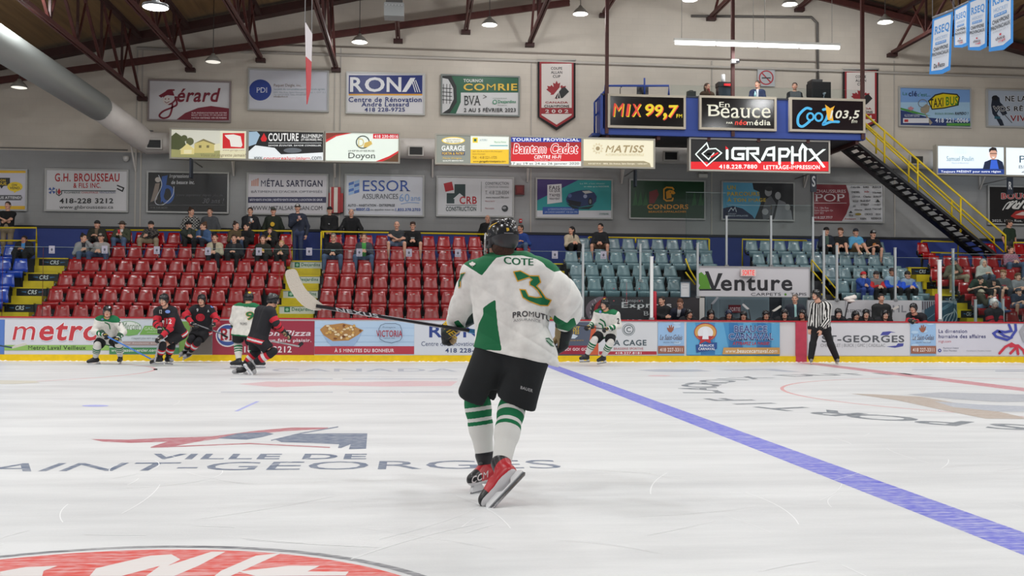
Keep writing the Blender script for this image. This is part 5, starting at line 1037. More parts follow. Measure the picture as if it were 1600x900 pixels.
for px, py in ((213, 255), (366, 262), (524, 265), (676, 265), (824, 272), (971, 275), (1256, 282), (1530, 285)):
    v = P(px, py - 14, YW); g = MB(); g.bar((v.x, YW - .03, v.z - .55), (v.x, YW - .75, v.z + .35), .05, .05, WD, up=(1, 0, 0)); g.bar((v.x, YW - .03, v.z - .55), (v.x, YW - .03, v.z + .35), .05, .05, WD); g.build('support_bracket', du, rel=True)

# ---- lamps
def pendant(px, py, Y, lab, lit=1.5, w=.135):
    c = P(px, py, Y); zt = roofz(c.x)
    r = empty('pendant_lamp', c, lab, 'lamp', 'bell shaped pendant lamps under the roof')
    o = MB(); o.lathe((0, 0, 0), [(w * 1.75, -.06), (w * 1.7, -.02), (w * 1.2, .07), (w * .5, .15), (w * .35, .2), (.001, .2)], mat((150, 148, 142), .4), 24); o.build('lamp_shade', r)
    o = MB(); o.lathe((0, 0, 0), [(w * 1.6, -.055), (w * 1.0, -.075), (.001, -.08)], mat((255, 252, 240), .5, emit=lit), 20); o.build('lamp_lens', r)
    o = MB(); o.tube([(0, 0, .2), (0, 0, max(zt - c.z, .5))], .012, mat((60, 56, 52), .5), 6); o.build('hanging_rod', r)
    if lit > 1: lamp('POINT', (c.x, c.y, c.z - .16), 85, .12)
    return r
for px, py, lit_, lab in ((30, 134, .9, 'dim pendant lamp beside the silver duct'), (333, 94, .7, 'unlit looking pendant lamp above the blue badge wall sign'), (562, 63, 3, 'lit pendant lamp above the navy topped wall sign'), (765, 36, 3, 'lit pendant lamp above the tournament wall sign'), (907, 19, 3, 'lit pendant lamp between the pennant and the press box hanger'), (1234, 4, 3, 'lit pendant lamp above the press box speaker'), (1383, 32, 3, 'lit pendant lamp above the taxi sign'), (1078, -3, 3, 'lit pendant lamp at the frame edge above the long tube light')):
    pendant(px, py, 31.0, lab, lit_)
# ring shaped LED high bay nearest to the photographer
c = P(243, 10, 17.0); r = empty('high_bay_lamp', c, 'big glaring LED high bay lamp on the brown truss near the silver duct', 'lamp')
o = MB(); o.lathe((0, 0, 0), [(.001, .1), (.06, .1), (.07, .03), (.20, .03), (.215, -.01), (.20, -.02)], mat((70, 72, 74), .4), 24); o.build('lamp_housing', r)
o = MB(); o.lathe((0, 0, 0), [(.20, -.02), (.1, -.035), (.001, -.035)], mat((255, 255, 255), .5, emit=14), 20); o.build('lamp_lens', r)
o = MB(); o.tube([(0, 0, .16), (0, 0, .9)], .015, mat((60, 56, 52), .5), 6); o.build('hanging_rod', r)
# long tube light over the press box
c = P(1181, 68, 30.0); r = empty('tube_light', c, 'long white fluorescent tube light hung over the press box', 'lamp')
xa, xb = P(1053, 66, 30).x - c.x, P(1312, 70, 30).x - c.x
o = MB(); o.box2((xa, -.08, .0), (xb, .08, .07), mat((210, 210, 204), .5)); o.build('lamp_housing', r)
o = MB()
for i in range(4):
    u, v = xa + (xb - xa) * i / 4 + .03, xa + (xb - xa) * (i + 1) / 4 - .03; o.tube([(u, -.03, -.06), (v, -.03, -.06)], .06, mat((250, 252, 255), .5, emit=3.5), 8)
o.build('fluorescent_tube', r)
for px in (1065, 1177, 1195, 1300):
    u = P(px, 64, 30).x - c.x; o = MB(); o.tube([(u, 0, .05), (u, 0, roofz(c.x + u) - c.z)], .008, mat((130, 128, 124), .5), 5); o.build('hanging_wire', r)
lamp('AREA', (c.x, 30.0, c.z - .12), 60, 1.0)
# heater box
c = P(616, 10, 26.0); r = empty('unit_heater', c, 'grey box heater hung from the roof above the navy topped wall sign', 'heater')
o = MB(); o.box((0, 0, .28), (.42, .4, .5), mat((60, 58, 56), .5)); o.build('body', r)
o = MB(); o.box((0, -.02, -.14), (.5, .45, .34), mat((120, 122, 122), .4)); 
for k in range(6): o.box((-.2 + k * .08, -.25, -.04), (.02, .02, .02), mat((170, 170, 170), .4))
o.build('lower_casing', r); o = MB(); 
for q in (-.15, .15): o.tube([(q, 0, .5), (q, 0, 3.0)], .012, mat((60, 56, 52), .5), 6)
o.build('hanging_rod', r)
# wall fittings
def small(name, lab, cat, px, py, Y, fn):
    c = P(px, py, Y); o = MB(); fn(o); return tag(o.build(name, loc=c), lab, cat)
small('alarm_bell', 'small dark red square alarm box on the grey wall by the car sign', 'alarm', 812, 297, YW - .04, lambda o: (o.box((0, 0, 0), (.3, .1, .32), mat((96, 30, 34), .5)), o.box((0, -.055, 0), (.2, .02, .22), mat((120, 40, 40), .5))))
small('fire_alarm', 'tiny red fire alarm on the grey wall above the man in blue', 'alarm', 813.5, 345, YW - .03, lambda o: (o.box((0, 0, 0), (.09, .06, .13), mat((190, 36, 40), .4)), o.box((0, -.035, 0), (.05, .01, .03), mat((220, 220, 220), .4))))
small('hose_cabinet', 'red wall cabinet with a tall white stripe between the metal and insurance signs', 'cabinet', 525, 313, YW - .06, lambda o: (o.box((0, 0, -.08), (.46, .12, .62), mat((160, 30, 34), .45)), o.box((0, -.03, .0), (.30, .14, .84), mat((160, 30, 34), .45)), o.box((.0, -.105, .0), (.12, .01, .82), mat((214, 206, 196), .5)), o.box((-.17, -.105, 0), (.03, .01, .82), mat((214, 206, 196), .5))))
small('emergency_light', 'white twin head emergency light on the grey wall beside the green bird sign', 'lamp', 1098, 275, YW - .08, lambda o: (o.box((0, 0, 0), (.3, .12, .12), mat((200, 198, 192), .5)), o.lathe((-.1, -.02, .12), [(.001, .05), (.06, .03), (.06, -.03), (.001, -.04)], mat((120, 118, 112), .4), 10), o.lathe((.1, -.02, .12), [(.001, .05), (.06, .03), (.06, -.03), (.001, -.04)], mat((120, 118, 112), .4), 10)))
small('junction_box', 'grey junction box on the wall above the first air grille', 'box', 233, 208, YW - .06, lambda o: (o.box((0, 0, 0), (.24, .12, .17), mat((110, 110, 112), .5)), o.box((0, -.06, 0), (.2, .02, .13), mat((124, 124, 126), .5))))
small('security_camera', 'white dome security camera on the grey wall left of the duct bend', 'camera', 197, 248, YW - .1, lambda o: (o.lathe((0, 0, 0), [(.001, .09), (.1, .08), (.1, 0), (.08, -.06), (.001, -.1)], mat((206, 204, 200), .3), 14), o.bar((0, 0, .05), (0, .1, .05), .05, .05, mat((180, 178, 174), .4))))
small('security_camera', 'white security camera clipped on the middle press box hanger', 'camera', 1148, 96, 30.3, lambda o: (o.box((0, 0, 0), (.22, .12, .12), mat((200, 200, 200), .4)), o.box((.08, -.06, -.02), (.1, .04, .06), mat((40, 40, 44), .3))))
s = Sign('no_smoking_sign', 'white no smoking sign with a red crossed circle behind the press box', 'sign', 1183.5, 109, 1210.5, 135, YW - .05, (186, 190, 194), depth=.03, frame=None); s.art.line(circ(1197, 121.5, 10.5, 10.5), 2, (176, 50, 60), True); s.art.line([(1190, 114), (1204, 129)], 2, (176, 50, 60)); s.art.rect(1190, 121, 1204, 123, (60, 60, 64)); s.done()

# ---- blue bordered banners hung over the right side
def rseq(px, lab, sponsor, Y, skew, shift=(0, 0)):
    tl, trr, br, pt, bl = px
    A_, B_, D_ = P(*tl, Y), P(*trr, Y + skew), P(*bl, Y); n = (B_ - A_).cross(D_ - A_).normalized(); n = n if n.y < 0 else -n
    def M_(u, v, l):
        q = [(tl[k] * (1 - u) + trr[k] * u) * (1 - v) + (bl[k] * (1 - u) + br[k] * u) * v for k in (0, 1)]; d = ray(*q)
        return CAM + d * ((A_ - CAM).dot(n) / d.dot(n)) + n * (.002 * l)
    a0, b0, c0, d0 = [M_(u, v, 0) for u, v in ((0, 0), (1, 0), (1, 1), (0, 1))]
    pv = (c0 + d0) / 2; pv.z -= 0; pp_ = M_(.62, 1 + pt, 0)
    mb = MB(); ring_ = [a0, b0, c0, pp_, d0]; vs = ring_ + [q - n * .012 for q in ring_]
    mb.add(vs, [(0, 1, 2, 3, 4), (9, 8, 7, 6, 5)] + [(i, i + 5, (i + 1) % 5 + 5, (i + 1) % 5) for i in range(5)], mat((60, 140, 214), .7))
    r = mb.build('champion_banner', loc=(a0 + b0) / 2); r.data.transform(Matrix.Translation(-(a0 + b0) / 2)); tag(r, lab, 'banner', 'blue bordered champion banners')
    a = Art(M_, rough=.7); a.poly([(.09, .04), (.91, .04), (.91, .93), (.6, .93 + pt * .9), (.09, .95)], (206, 212, 222))
    LB_ = (70, 140, 208); K = (60, 64, 70)
    a.text('RSEQ', .14, .16, .86, .33, LB_, serif=True, bold=1); a.text('HOCKEY', .2, .36, .8, .42, (150, 180, 214)); a.rect(.22, .455, .74, .5, LB_); a.text('2018-2019', .26, .465, .7, .49, (214, 220, 230), bold=1)
    a.text('CHAMPIONS', .15, .54, .85, .61, K, bold=1); a.text('PROVINCIAUX', .1, .635, .9, .70, K, bold=1); a.text('JUVÉNILE DIV. 2', .18, .72, .82, .75, (150, 150, 156))
    if sponsor == 'choco': a.text('choco', .3, .83, .68, .88, (80, 40, 40), bold=1); a.text('mali', .42, .885, .7, .93, (190, 40, 60), bold=1); a.rect(.46, .79, .54, .82, (190, 60, 70))
    else: a.text('De Facto', .22, .84, .74, .92, (50, 50, 54), bold=1); a.poly([(.42, .82), (.46, .84), (.42, .9)], (180, 50, 60))
    a.build('printed_artwork', r, rel=True)
    rod = MB(); rod.tube([a0 + Vector((0, 0, .02)), b0 + Vector((0, 0, .02))], .02, mat((130, 130, 134), .4), 6)
    for q in (a0, b0): rod.tube([q, Vector((q.x, q.y, roofz(q.x)))], .006, mat((120, 120, 124), .5), 4)
    rod.build('hanging_rod', r, rel=True)
rseq([(1457, 30), (1489, 17.5), (1484.5, 109), .04, (1452, 116)], 'blue bordered banner hanging lowest of four, with a two word sponsor at its foot', 'facto', 16.0, -.25)
rseq([(1491, 15), (1512.5, 4), (1511.5, 71), .035, (1490.5, 74)], 'smallest blue bordered banner, second of four from the wall signs', 'choco', 21.0, -.4)
rseq([(1513.5, 2), (1543, -10), (1541.5, 73), .05, (1512.5, 78)], 'blue bordered banner third of four, overlapping the smallest one', 'choco', 17.0, -.3)
rseq([(1545.5, -18), (1583, -34), (1582.5, 66), .06, (1545, 80.5)], 'widest blue bordered banner at the frame edge, last of four', 'choco', 13.5, -.25)
# edge-on white and red pennant
a0, b0 = P(476.5, 35, 14.0), P(487, 53, 14.55); lo0, lo1 = P(479, 163, 14.0), P(484.5, 140, 14.55)
mb = MB(); n = Vector((1, 0, 0)); q = [a0, b0, lo1, lo0]; mid = [a0.lerp(lo0, .42), b0.lerp(lo1, .5)]
mb.add([a0, b0, mid[1], mid[0]] + [v + n * .01 for v in (a0, b0, mid[1], mid[0])], [(0, 1, 2, 3), (7, 6, 5, 4), (0, 4, 5, 1), (1, 5, 6, 2), (3, 2, 6, 7), (0, 3, 7, 4)], mat((210, 204, 206), .8))
mb.add([mid[0], mid[1], lo1, lo0] + [v + n * .01 for v in (mid[0], mid[1], lo1, lo0)], [(0, 1, 2, 3), (7, 6, 5, 4), (0, 4, 5, 1), (1, 5, 6, 2), (3, 2, 6, 7), (0, 3, 7, 4)], mat((186, 60, 66), .8))
r = mb.build('hanging_pennant', loc=a0); r.data.transform(Matrix.Translation(-a0)); tag(r, 'white and red pennant seen edge on, hanging between the badge and renovation wall signs', 'pennant')
w = MB(); w.tube([(0, 0, 0), Vector((a0.x, a0.y, roofz(a0.x))) - a0], .006, mat((150, 150, 150), .5), 4); w.tube([b0 - a0, Vector((b0.x, b0.y, roofz(b0.x))) - a0], .006, mat((150, 150, 150), .5), 4); w.build('hanging_wire', r)

# ---- press box
Yf, Yb = PBY, YW - .05; BLP = mat((34, 66, 150), .45)
xa, xb = P(940, 205, Yf).x, P(1350, 210, Yf).x; z0 = P(1150, 214, Yf).z; z1 = P(1150, 152, Yf).z
pb_ = empty('press_box', ((xa + xb) / 2, Yf, z0), 'blue raised press box platform hung on brown rods from the roof', 'press box')
o = MB(); o.box2((xa, Yf, z0), (xb, Yf + .08, z1), BLP); o.box2((xa, Yf - .04, z0 - .02), (xb, Yf + .1, z0 + .16), BLP); o.box2((xa, Yf - .03, z1 - .05), (xb, Yf + .4, z1), mat((40, 44, 56), .5))
for i in range(9): xx = xa + (xb - xa) * i / 8; o.box2((xx - .04, Yf - .02, z0), (xx + .04, Yf, z1), BLP)
o.build('front_panel', pb_, rel=True)
o = MB(); o.box2((xa, Yf, z0), (xb, 32.7, z0 + .1), mat((60, 58, 58), .7)); o.build('floor_deck', pb_, rel=True)
o = MB(); o.box2((xa, Yf, z0), (xa + .08, Yf + .9, z1), BLP); o.build('side_panel', pb_, rel=True)
for px in (948, 1145, 1348):
    v = P(px, 205, Yf - .06); o = MB(); o.box2((v.x - .05, Yf - .1, z0), (v.x + .05, Yf, roofz(v.x) + .1), BR); o.build('hanger_post', pb_, rel=True)
o = MB()
for i in range(6): xx = xa + .2 + (xb - xa - .4) * i / 5; o.bar((xx, Yf + .05, z0 - .07), (xx, 32.7, z0 - .07), .1, .12, BR)
o.build('floor_beam', pb_, rel=True)
o = MB()
for px0, px1, yt in ((945, 1045, 134), (1046, 1160, 134), (1160, 1265, 137), (1265, 1350, 140)):
    A_, B_ = P(px0, yt, Yf + .05), P(px1, yt, Yf + .05)
    if px0 == 945:
        o.tube([(A_.x, Yf + .05, z1), A_, B_, (B_.x, Yf + .05, z1)], .035, BLP, 6); m_ = P(1007, 122, Yf + .05); o.tube([(m_.x, Yf + .05, z1), m_], .03, BLP, 6)
o.build('guard_rail', pb_, rel=True)
o = MB(); A_, B_ = P(1047, 134, Yf + .05), P(1348, 140, Yf + .05); o.box2((A_.x, Yf + .04, z1), (B_.x, Yf + .055, (A_.z + B_.z) / 2), glass_mat()); o.build('glass_screen', pb_, rel=True)
o = MB()   # left access stair with blue rail
for dy in (0, 22): o.tube([P(929, 160 + dy, Yf + .6), P(945, 142 + dy, Yf + .6)], .03, BLP, 6)
o.tube([P(929, 160, Yf + .6), P(929, 208, Yf + .6)], .035, BLP, 6); o.box2((P(928, 200, Yf).x, Yf + .3, z0 + .0), (xa, Yf + 1.2, z0 + .08), BLP); o.build('side_landing', pb_, rel=True)
zd = z1 + .02
def onbox(name, lab, cat, px, py, Y, fn):
    c = P(px, py, Y); c.z = zd; o = MB(); fn(o); return tag(o.build(name, loc=c), lab, cat)
K1 = mat((20, 20, 22), .4)
onbox('computer_monitor', 'dark monitor back on the press box desk by the blue rail', 'monitor', 1004, 148, Yf + .3, lambda o: (o.box((0, 0, .2), (.36, .05, .28), mat((60, 62, 66), .4)), o.box((0, .04, .2), (.3, .06, .2), K1), o.bar((0, 0, 0), (0, 0, .1), .05, .05, K1), o.box((0, 0, .01), (.2, .15, .02), K1)))
onbox('microphone', 'thin desk microphone at the rail end of the press box', 'microphone', 969, 149, Yf + .25, lambda o: (o.tube([(0, 0, 0), (0, 0, .2), (.03, 0, .26)], .012, K1, 6), o.lathe((0, 0, 0), [(.06, 0), (.06, .02), (.001, .02)], K1, 10), o.tube([(.03, 0, .25), (.05, 0, .3)], .025, K1, 8)))
onbox('equipment_case', 'small black case on the press box desk beside the woman', 'case', 1080, 150, Yf + .3, lambda o: (o.box((0, 0, .1), (.26, .16, .17), K1), o.tube([(-.06, 0, .18), (-.05, 0, .22), (.05, 0, .22), (.06, 0, .18)], .012, K1, 6)))
onbox('drink_cooler', 'black and red counter cooler on the press box desk', 'cooler', 1131, 150, Yf + .45, lambda o: (o.box((0, 0, .2), (.42, .3, .4), mat((40, 50, 60), .3)), o.box((0, -.02, .44), (.46, .34, .14), K1), o.box((.08, -.2, .42), (.28, .02, .07), mat((200, 30, 36), .4, emit=.3))))
onbox('paper_towel', 'white paper towel roll on top of the press box cooler', 'paper roll', 1130, 150, Yf + .45, lambda o: (o.lathe((0, 0, .52), [(.02, 0), (.06, 0), (.06, .26), (.02, .26)], mat((220, 220, 220), .7), 14),))
onbox('water_bottle', 'clear plastic bottle in front of the man in a suit', 'bottle', 1180, 150, Yf + .2, lambda o: (o.lathe((0, 0, 0), [(.001, 0), (.035, 0), (.035, .15), (.015, .19), (.015, .22), (.001, .22)], mat((150, 190, 200), .1), 10),))
onbox('laptop', 'grey laptop in front of the bearded man in the press box', 'laptop', 1243, 152, Yf + .25, lambda o: (o.box((0, 0, .14), (.34, .02, .24), mat((70, 72, 78), .4)), o.box((0, .1, .01), (.34, .24, .02), mat((90, 92, 96), .4)), o.lathe((0, -.012, .14), [(.001, 0), (.02, 0), (.02, .004)], mat((150, 150, 152), .3), 8)))
onbox('loudspeaker', 'big black loudspeaker box on the press box', 'speaker', 1279, 152, Yf + .5, lambda o: (o.box((0, 0, .34), (.62, .45, .52), mat((16, 16, 18), .6)), o.box((-.12, 0, .64), (.34, .4, .08), K1), o.box((0, -.23, .34), (.54, .02, .44), mat((26, 26, 28), .8))))
onbox('desk_lamp', 'thin pale desk lamp beside the press box loudspeaker', 'lamp', 1288, 153, Yf + .2, lambda o: (o.lathe((0, 0, 0), [(.07, 0), (.07, .02), (.001, .02)], mat((170, 190, 190), .4), 10), o.tube([(0, 0, 0), (-.02, 0, .12), (.04, 0, .24)], .012, mat((150, 160, 170), .4), 6), o.tube([(.04, 0, .24), (-.03, -.02, .2)], [.02, .04], mat((150, 160, 170), .4), 8)))
# ---- long black stair with yellow rails
st = empty('access_stair', P(1560, 395, 31.0), 'long black steel stair with yellow rails running down from the press box', 'stair')
Ys = 31.2; A_, B_ = P(1328, 218, Ys), P(1552, 398, Ys)
o = MB(); o.bar(A_, B_, .08, .34, mat((16, 16, 18), .5), up=(0, 1, 0)); o.build('stringer', st, rel=True)
o = MB(); o.bar(A_ + Vector((0, .95, 0)), B_ + Vector((0, .95, 0)), .08, .34, mat((16, 16, 18), .5), up=(0, 1, 0)); o.build('stringer', st, rel=True)
nst = 22
for i in range(nst):
    q = A_.lerp(B_, (i + .5) / nst); o = MB(); o.box((q.x, Ys + .48, q.z + .05), (.26, .9, .03), mat((30, 30, 32), .6)); o.box((q.x - .12, Ys - .045, q.z + .02), (.16, .012, .022), mat((190, 186, 180), .5)); o.build('tread', st, rel=True)
pl = [(1352, 192), (1435, 262), (1434, 250)]
for dy, Yr in ((0, Ys - .05), (0, Ys + .95)):
    o = MB(); off = 0 if Yr < Ys else -16
    top = [P(1351, 178 + off * .3, Yr), P(1571, 368, Yr), P(1571, 394, Yr)] if Yr < Ys else [P(1351, 192, Yr), P(1553, 372, Yr), P(1553, 396, Yr)]
    midl = [P(1351, 196, Yr), P(1568, 394, Yr)] if Yr < Ys else [P(1351, 214, Yr), P(1551, 394, Yr)]
    o.tube(top, .032, mat((220, 190, 20), .4), 6); o.tube(midl, .028, mat((220, 190, 20), .4), 6)
    for px, ya, yb in (((1382, 203, 257), (1434, 248, 302), (1501, 310, 363)) if Yr < Ys else ((1369, 208, 240), (1420, 252, 285), (1487, 312, 342))):
        o.tube([P(px, ya, Yr), P(px, yb, Yr)], .03, mat((220, 190, 20), .4), 6)
    o.build('hand_rail', st, rel=True)
# ================================================================ PEOPLE: smooth-union bodies
def V3(*a): return np.array(a, float)
def cap(a, b, ra, rb=None, k=None): return ('cap', np.array(a, float), np.array(b, float), ra, ra if rb is None else rb, k)
def ell(c, r, R=None, k=None): return ('ell', np.array(c, float), np.array(r, float), R, k)
def rbox(c, h, R=None, rr=.01, k=None): return ('box', np.array(c, float), np.array(h, float), R, rr, k)
def _dist(p, X):
    if p[0] == 'cap':
        _, a, b, ra, rb, k = p; ab = b - a; L2 = ab.dot(ab) + 1e-9
        t = np.clip(((X - a) @ ab) / L2, 0, 1); d = X - a - t[..., None] * ab
        return np.sqrt((d * d).sum(-1)) - (ra + (rb - ra) * t), k
    if p[0] == 'ell':
        _, c, r, R, k = p; q = X - c
        if R is not None: q = q @ R
        k0 = np.sqrt(((q / r) ** 2).sum(-1)); k1 = np.sqrt(((q / (r * r)) ** 2).sum(-1)) + 1e-9
        return k0 * (k0 - 1) / k1, k
    _, c, h, R, rr, k = p; q = X - c
    if R is not None: q = q @ R
    q = np.abs(q) - h + rr
    return np.sqrt((np.maximum(q, 0) ** 2).sum(-1)) + np.minimum(q.max(-1), 0) - rr, k
def _bb(p):
    if p[0] == 'cap': r = max(p[3], p[4]); return np.minimum(p[1], p[2]) - r, np.maximum(p[1], p[2]) + r
    m = (p[2].max() if p[0] == 'ell' else np.linalg.norm(p[2])); return p[1] - m, p[1] + m
def sdf_mesh(prims, res, k=.02, cuts=(), post=None):
    """surface of the smooth union of prims, minus cuts -> verts (n,3), quads (m,4)"""
    lo = np.min([_bb(p)[0] for p in prims], 0) - 2.5 * res - .01; hi = np.max([_bb(p)[1] for p in prims], 0) + 2.5 * res + .01
    n = np.ceil((hi - lo) / res).astype(int) + 1
    ax = [lo[i] + res * np.arange(n[i]) for i in range(3)]
    F = np.full(tuple(n), 1.0, np.float64)
    def sl(p, pad):
        a, b = _bb(p); i0 = np.maximum(((a - pad - lo) / res).astype(int), 0); i1 = np.minimum(((b + pad - lo) / res).astype(int) + 2, n)
        return tuple(slice(u, max(v, u + 1)) for u, v in zip(i0, i1))
    def pts(s): return np.stack(np.meshgrid(ax[0][s[0]], ax[1][s[1]], ax[2][s[2]], indexing='ij'), -1)
    for p in prims:
        s = sl(p, k + 3 * res); X = pts(s); d, kk = _dist(p, X); kk = k if kk is None else kk
        f = F[s]; h = np.clip(.5 + .5 * (f - d) / kk, 0, 1)
        F[s] = f * (1 - h) + d * h - kk * h * (1 - h)
    for p in cuts:
        s = sl(p, 3 * res); X = pts(s); d, kk = _dist(p, X); kk = .004 if kk is None else kk
        f = F[s]; d = -d; h = np.clip(.5 - .5 * (f - d) / kk, 0, 1); F[s] = f * (1 - h) + d * h + kk * h * (1 - h)
    if post is not None: F = post(F, pts((slice(None),) * 3))
    return nets(F, lo, res)
def nets(F, lo, res):
    S = F < 0; nx, ny, nz = F.shape
    A = np.zeros((nx - 1, ny - 1, nz - 1), np.int8)
    for i in (0, 1):
        for j in (0, 1):
            for l in (0, 1): A += S[i:nx - 1 + i, j:ny - 1 + j, l:nz - 1 + l]
    act = (A > 0) & (A < 8); idx = np.argwhere(act); ID = np.full(A.shape, -1, np.int64); ID[act] = np.arange(len(idx))
    acc = np.zeros((len(idx), 3)); cnt = np.zeros(len(idx))
    cor = [(i, j, l) for i in (0, 1) for j in (0, 1) for l in (0, 1)]
    for a in range(8):
        for b in range(a + 1, 8):
            ca, cb = np.array(cor[a]), np.array(cor[b])
            if abs(ca - cb).sum() != 1: continue
            fa = F[idx[:, 0] + ca[0], idx[:, 1] + ca[1], idx[:, 2] + ca[2]]; fb = F[idx[:, 0] + cb[0], idx[:, 1] + cb[1], idx[:, 2] + cb[2]]
            m = (fa < 0) != (fb < 0); t = np.where(m, fa / np.where(m, fa - fb, 1), 0)
            acc[m] += ca + t[m, None] * (cb - ca); cnt[m] += 1
    V = lo + res * (idx + acc / cnt[:, None]); Q = []
    for d in range(3):
        u, v = (d + 1) % 3, (d + 2) % 3
        s0 = [slice(None)] * 3; s1 = [slice(None)] * 3; s0[d] = slice(0, -1); s1[d] = slice(1, None)
        a, b = S[tuple(s0)], S[tuple(s1)]; e = np.argwhere(a != b)
        e = e[(e[:, u] > 0) & (e[:, v] > 0) & (e[:, u] < F.shape[u] - 1) & (e[:, v] < F.shape[v] - 1)]
        eu = np.zeros(3, int); eu[u] = 1; ev = np.zeros(3, int); ev[v] = 1
        g = lambda w: ID[w[:, 0], w[:, 1], w[:, 2]]
        q = np.stack([g(e - eu - ev), g(e - ev), g(e), g(e - eu)], 1)
        fl = S[e[:, 0], e[:, 1], e[:, 2]]; q[~fl] = q[~fl][:, ::-1]; Q.append(q)
    return V, np.vstack(Q)
def mesh_obj(name, V, Q, mats, idx=None, parent=None, org=None, attr=None):
    if org is not None: V = V - np.array(org)
    me = bpy.data.meshes.new(name); nv, nq = len(V), len(Q)
    me.vertices.add(nv); me.vertices.foreach_set('co', V.astype(np.float32).ravel())
    me.loops.add(nq * 4); me.loops.foreach_set('vertex_index', Q.astype(np.int32).ravel())
    me.polygons.add(nq); me.polygons.foreach_set('loop_start', np.arange(0, nq * 4, 4, dtype=np.int32)); 
    for m in mats: me.materials.append(m)
    if idx is not None: me.polygons.foreach_set('material_index', np.asarray(idx, np.int32))
    me.polygons.foreach_set('use_smooth', np.ones(nq, bool)); me.update(calc_edges=True); me.validate()
    if attr:
        for k_, v_ in attr.items():
            at = me.attributes.new(k_, 'FLOAT', 'POINT'); at.data.foreach_set('value', np.asarray(v_, np.float32))
    o = bpy.data.objects.new(name, me); COL.objects.link(o)
    if parent is not None: o.parent = parent
    return o
def tidy(V, Q, idx):
    """straighten the stair-stepped borders between colour zones"""
    E = np.vstack([Q[:, [i, (i + 1) % 4]] for i in range(4)]); I = np.tile(idx, 4); E.sort(1)
    o = np.lexsort((E[:, 1], E[:, 0])); E, I = E[o], I[o]; m = (E[:-1] == E[1:]).all(1) & (I[:-1] != I[1:]); B = E[:-1][m]
    if not len(B): return V
    V = V.copy()
    for _ in range(8):
        a = np.zeros_like(V); n = np.zeros(len(V)); np.add.at(a, B[:, 0], V[B[:, 1]]); np.add.at(a, B[:, 1], V[B[:, 0]]); np.add.at(n, B[:, 0], 1); np.add.at(n, B[:, 1], 1)
        k = n == 2; V[k] = .5 * V[k] + .5 * a[k] / 2
    return V
def frame(f, up=(0, 0, 1)):
    """columns: right, forward, up"""
    f = np.array(f, float); f /= np.linalg.norm(f); up = np.array(up, float)
    r = np.cross(f, up); r /= np.linalg.norm(r); u = np.cross(r, f); return np.stack([r, f, u], 1)
# ---- head (local: x right, y face, z up, about 24 cm tall)
def build_head(res):
    p = [ell((0, -.012, .035), (.074, .094, .088)), ell((0, .02, -.04), (.058, .066, .07), k=.03), cap((-.03, .05, -.085), (.03, .05, -.085), .022, k=.03), ell((0, .068, -.096), (.02, .018, .018), k=.02),
         cap((0, .082, .018), (0, .106, -.026), .009, .014, k=.012), ell((-.014, .094, -.032), (.009, .01, .008), k=.008), ell((.014, .094, -.032), (.009, .01, .008), k=.008),
         cap((-.04, .068, .03), (.04, .068, .03), .016, k=.02), ell((-.042, .056, -.02), (.024, .026, .022), k=.02), ell((.042, .056, -.02), (.024, .026, .022), k=.02),
         ell((0, .084, -.057), (.024, .010, .007), k=.008), ell((0, .082, -.068), (.020, .010, .008), k=.008),
         ell((-.078, -.008, -.004), (.011, .022, .033), k=.01), ell((.078, -.008, -.004), (.011, .022, .033), k=.01), cap((0, -.03, -.06), (0, -.035, -.15), .056, .058, k=.03)]
    cuts = [ell((-.032, .094, .008), (.018, .02, .011), k=.012), ell((.032, .094, .008), (.018, .02, .011), k=.012)]
    V, Q = sdf_mesh(p, res, .02, cuts)
    V2, Q2 = sdf_mesh([ell((-.032, .074, .008), (.013, .014, .012)), ell((.032, .074, .008), (.013, .014, .012))], min(res, .0055), .002)
    C = V[Q].mean(1); m = np.zeros(len(Q), int)
    x, y, z = np.abs(C[:, 0]), C[:, 1], C[:, 2]
    m[(x > .012) & (x < .052) & (z > .029) & (z < .040) & (y > .05)] = 3
    m[(x < .024) & (z < -.050) & (z > -.075) & (y > .07)] = 2
    C2 = V2[Q2].mean(1); m2 = np.where((np.abs(np.abs(C2[:, 0]) - .032) < .006) & (C2[:, 1] > .08), 1, 4)
    return np.vstack([V, V2]), np.vstack([Q, Q2 + len(V)]), np.concatenate([m, m2])
HEAD_LO, HEAD_HI = build_head(.0095), build_head(.0055)
# ---- hands (local: y to fingertips, x to thumb, z back of hand up)
def build_hand(curl, res, glove=False):
    g = 1.0; p = [rbox((0, .048, 0), (.041, .045, .014), None, .012), cap((0, -.015, 0), (0, .02, 0), .026, .03)]
    for x, L, r in ((.031, .068, .0092), (.0105, .078, .0096), (-.0105, .073, .0093), (-.031, .058, .0083)):
        q = np.array((x, .088, 0.)); a = 0
        for s, c in zip((.45, .31, .24), curl):
            a += math.radians(c); e = q + L * 1.0 * s * np.array((x * .6, math.cos(a), -math.sin(a))); p.append(cap(q, e, r, r * .93, k=.003)); q = e
    t0 = np.array((.034, .025, -.004)); t1 = t0 + np.array((.03, .022, -.012)); t2 = t1 + np.array((.006 if curl[0] < 40 else -.014, .03, -.012)); p += [cap(t0, t1, .013, .011, k=.008), cap(t1, t2, .011, .0085, k=.004)]
    return sdf_mesh(p, res, .006)
HANDS = {'relaxed': build_hand((24, 28, 20), .006), 'flat': build_hand((10, 12, 8), .006), 'grip': build_hand((68, 78, 50), .006)}
def put(mesh, R, t, s=1.0, mirror=False):
    V = mesh[0] * s
    if mirror: V = V * np.array((-1, 1, 1))
    V = V @ R.T + np.array(t); Q = mesh[1][:, ::-1] if mirror else mesh[1]
    return V, Q
SKINS = [(214, 164, 140), (204, 150, 126), (222, 176, 152), (186, 132, 108), (230, 186, 166)]
A = np.array
def nrm(v): v = A(v, float); return v / (np.linalg.norm(v) + 1e-9)
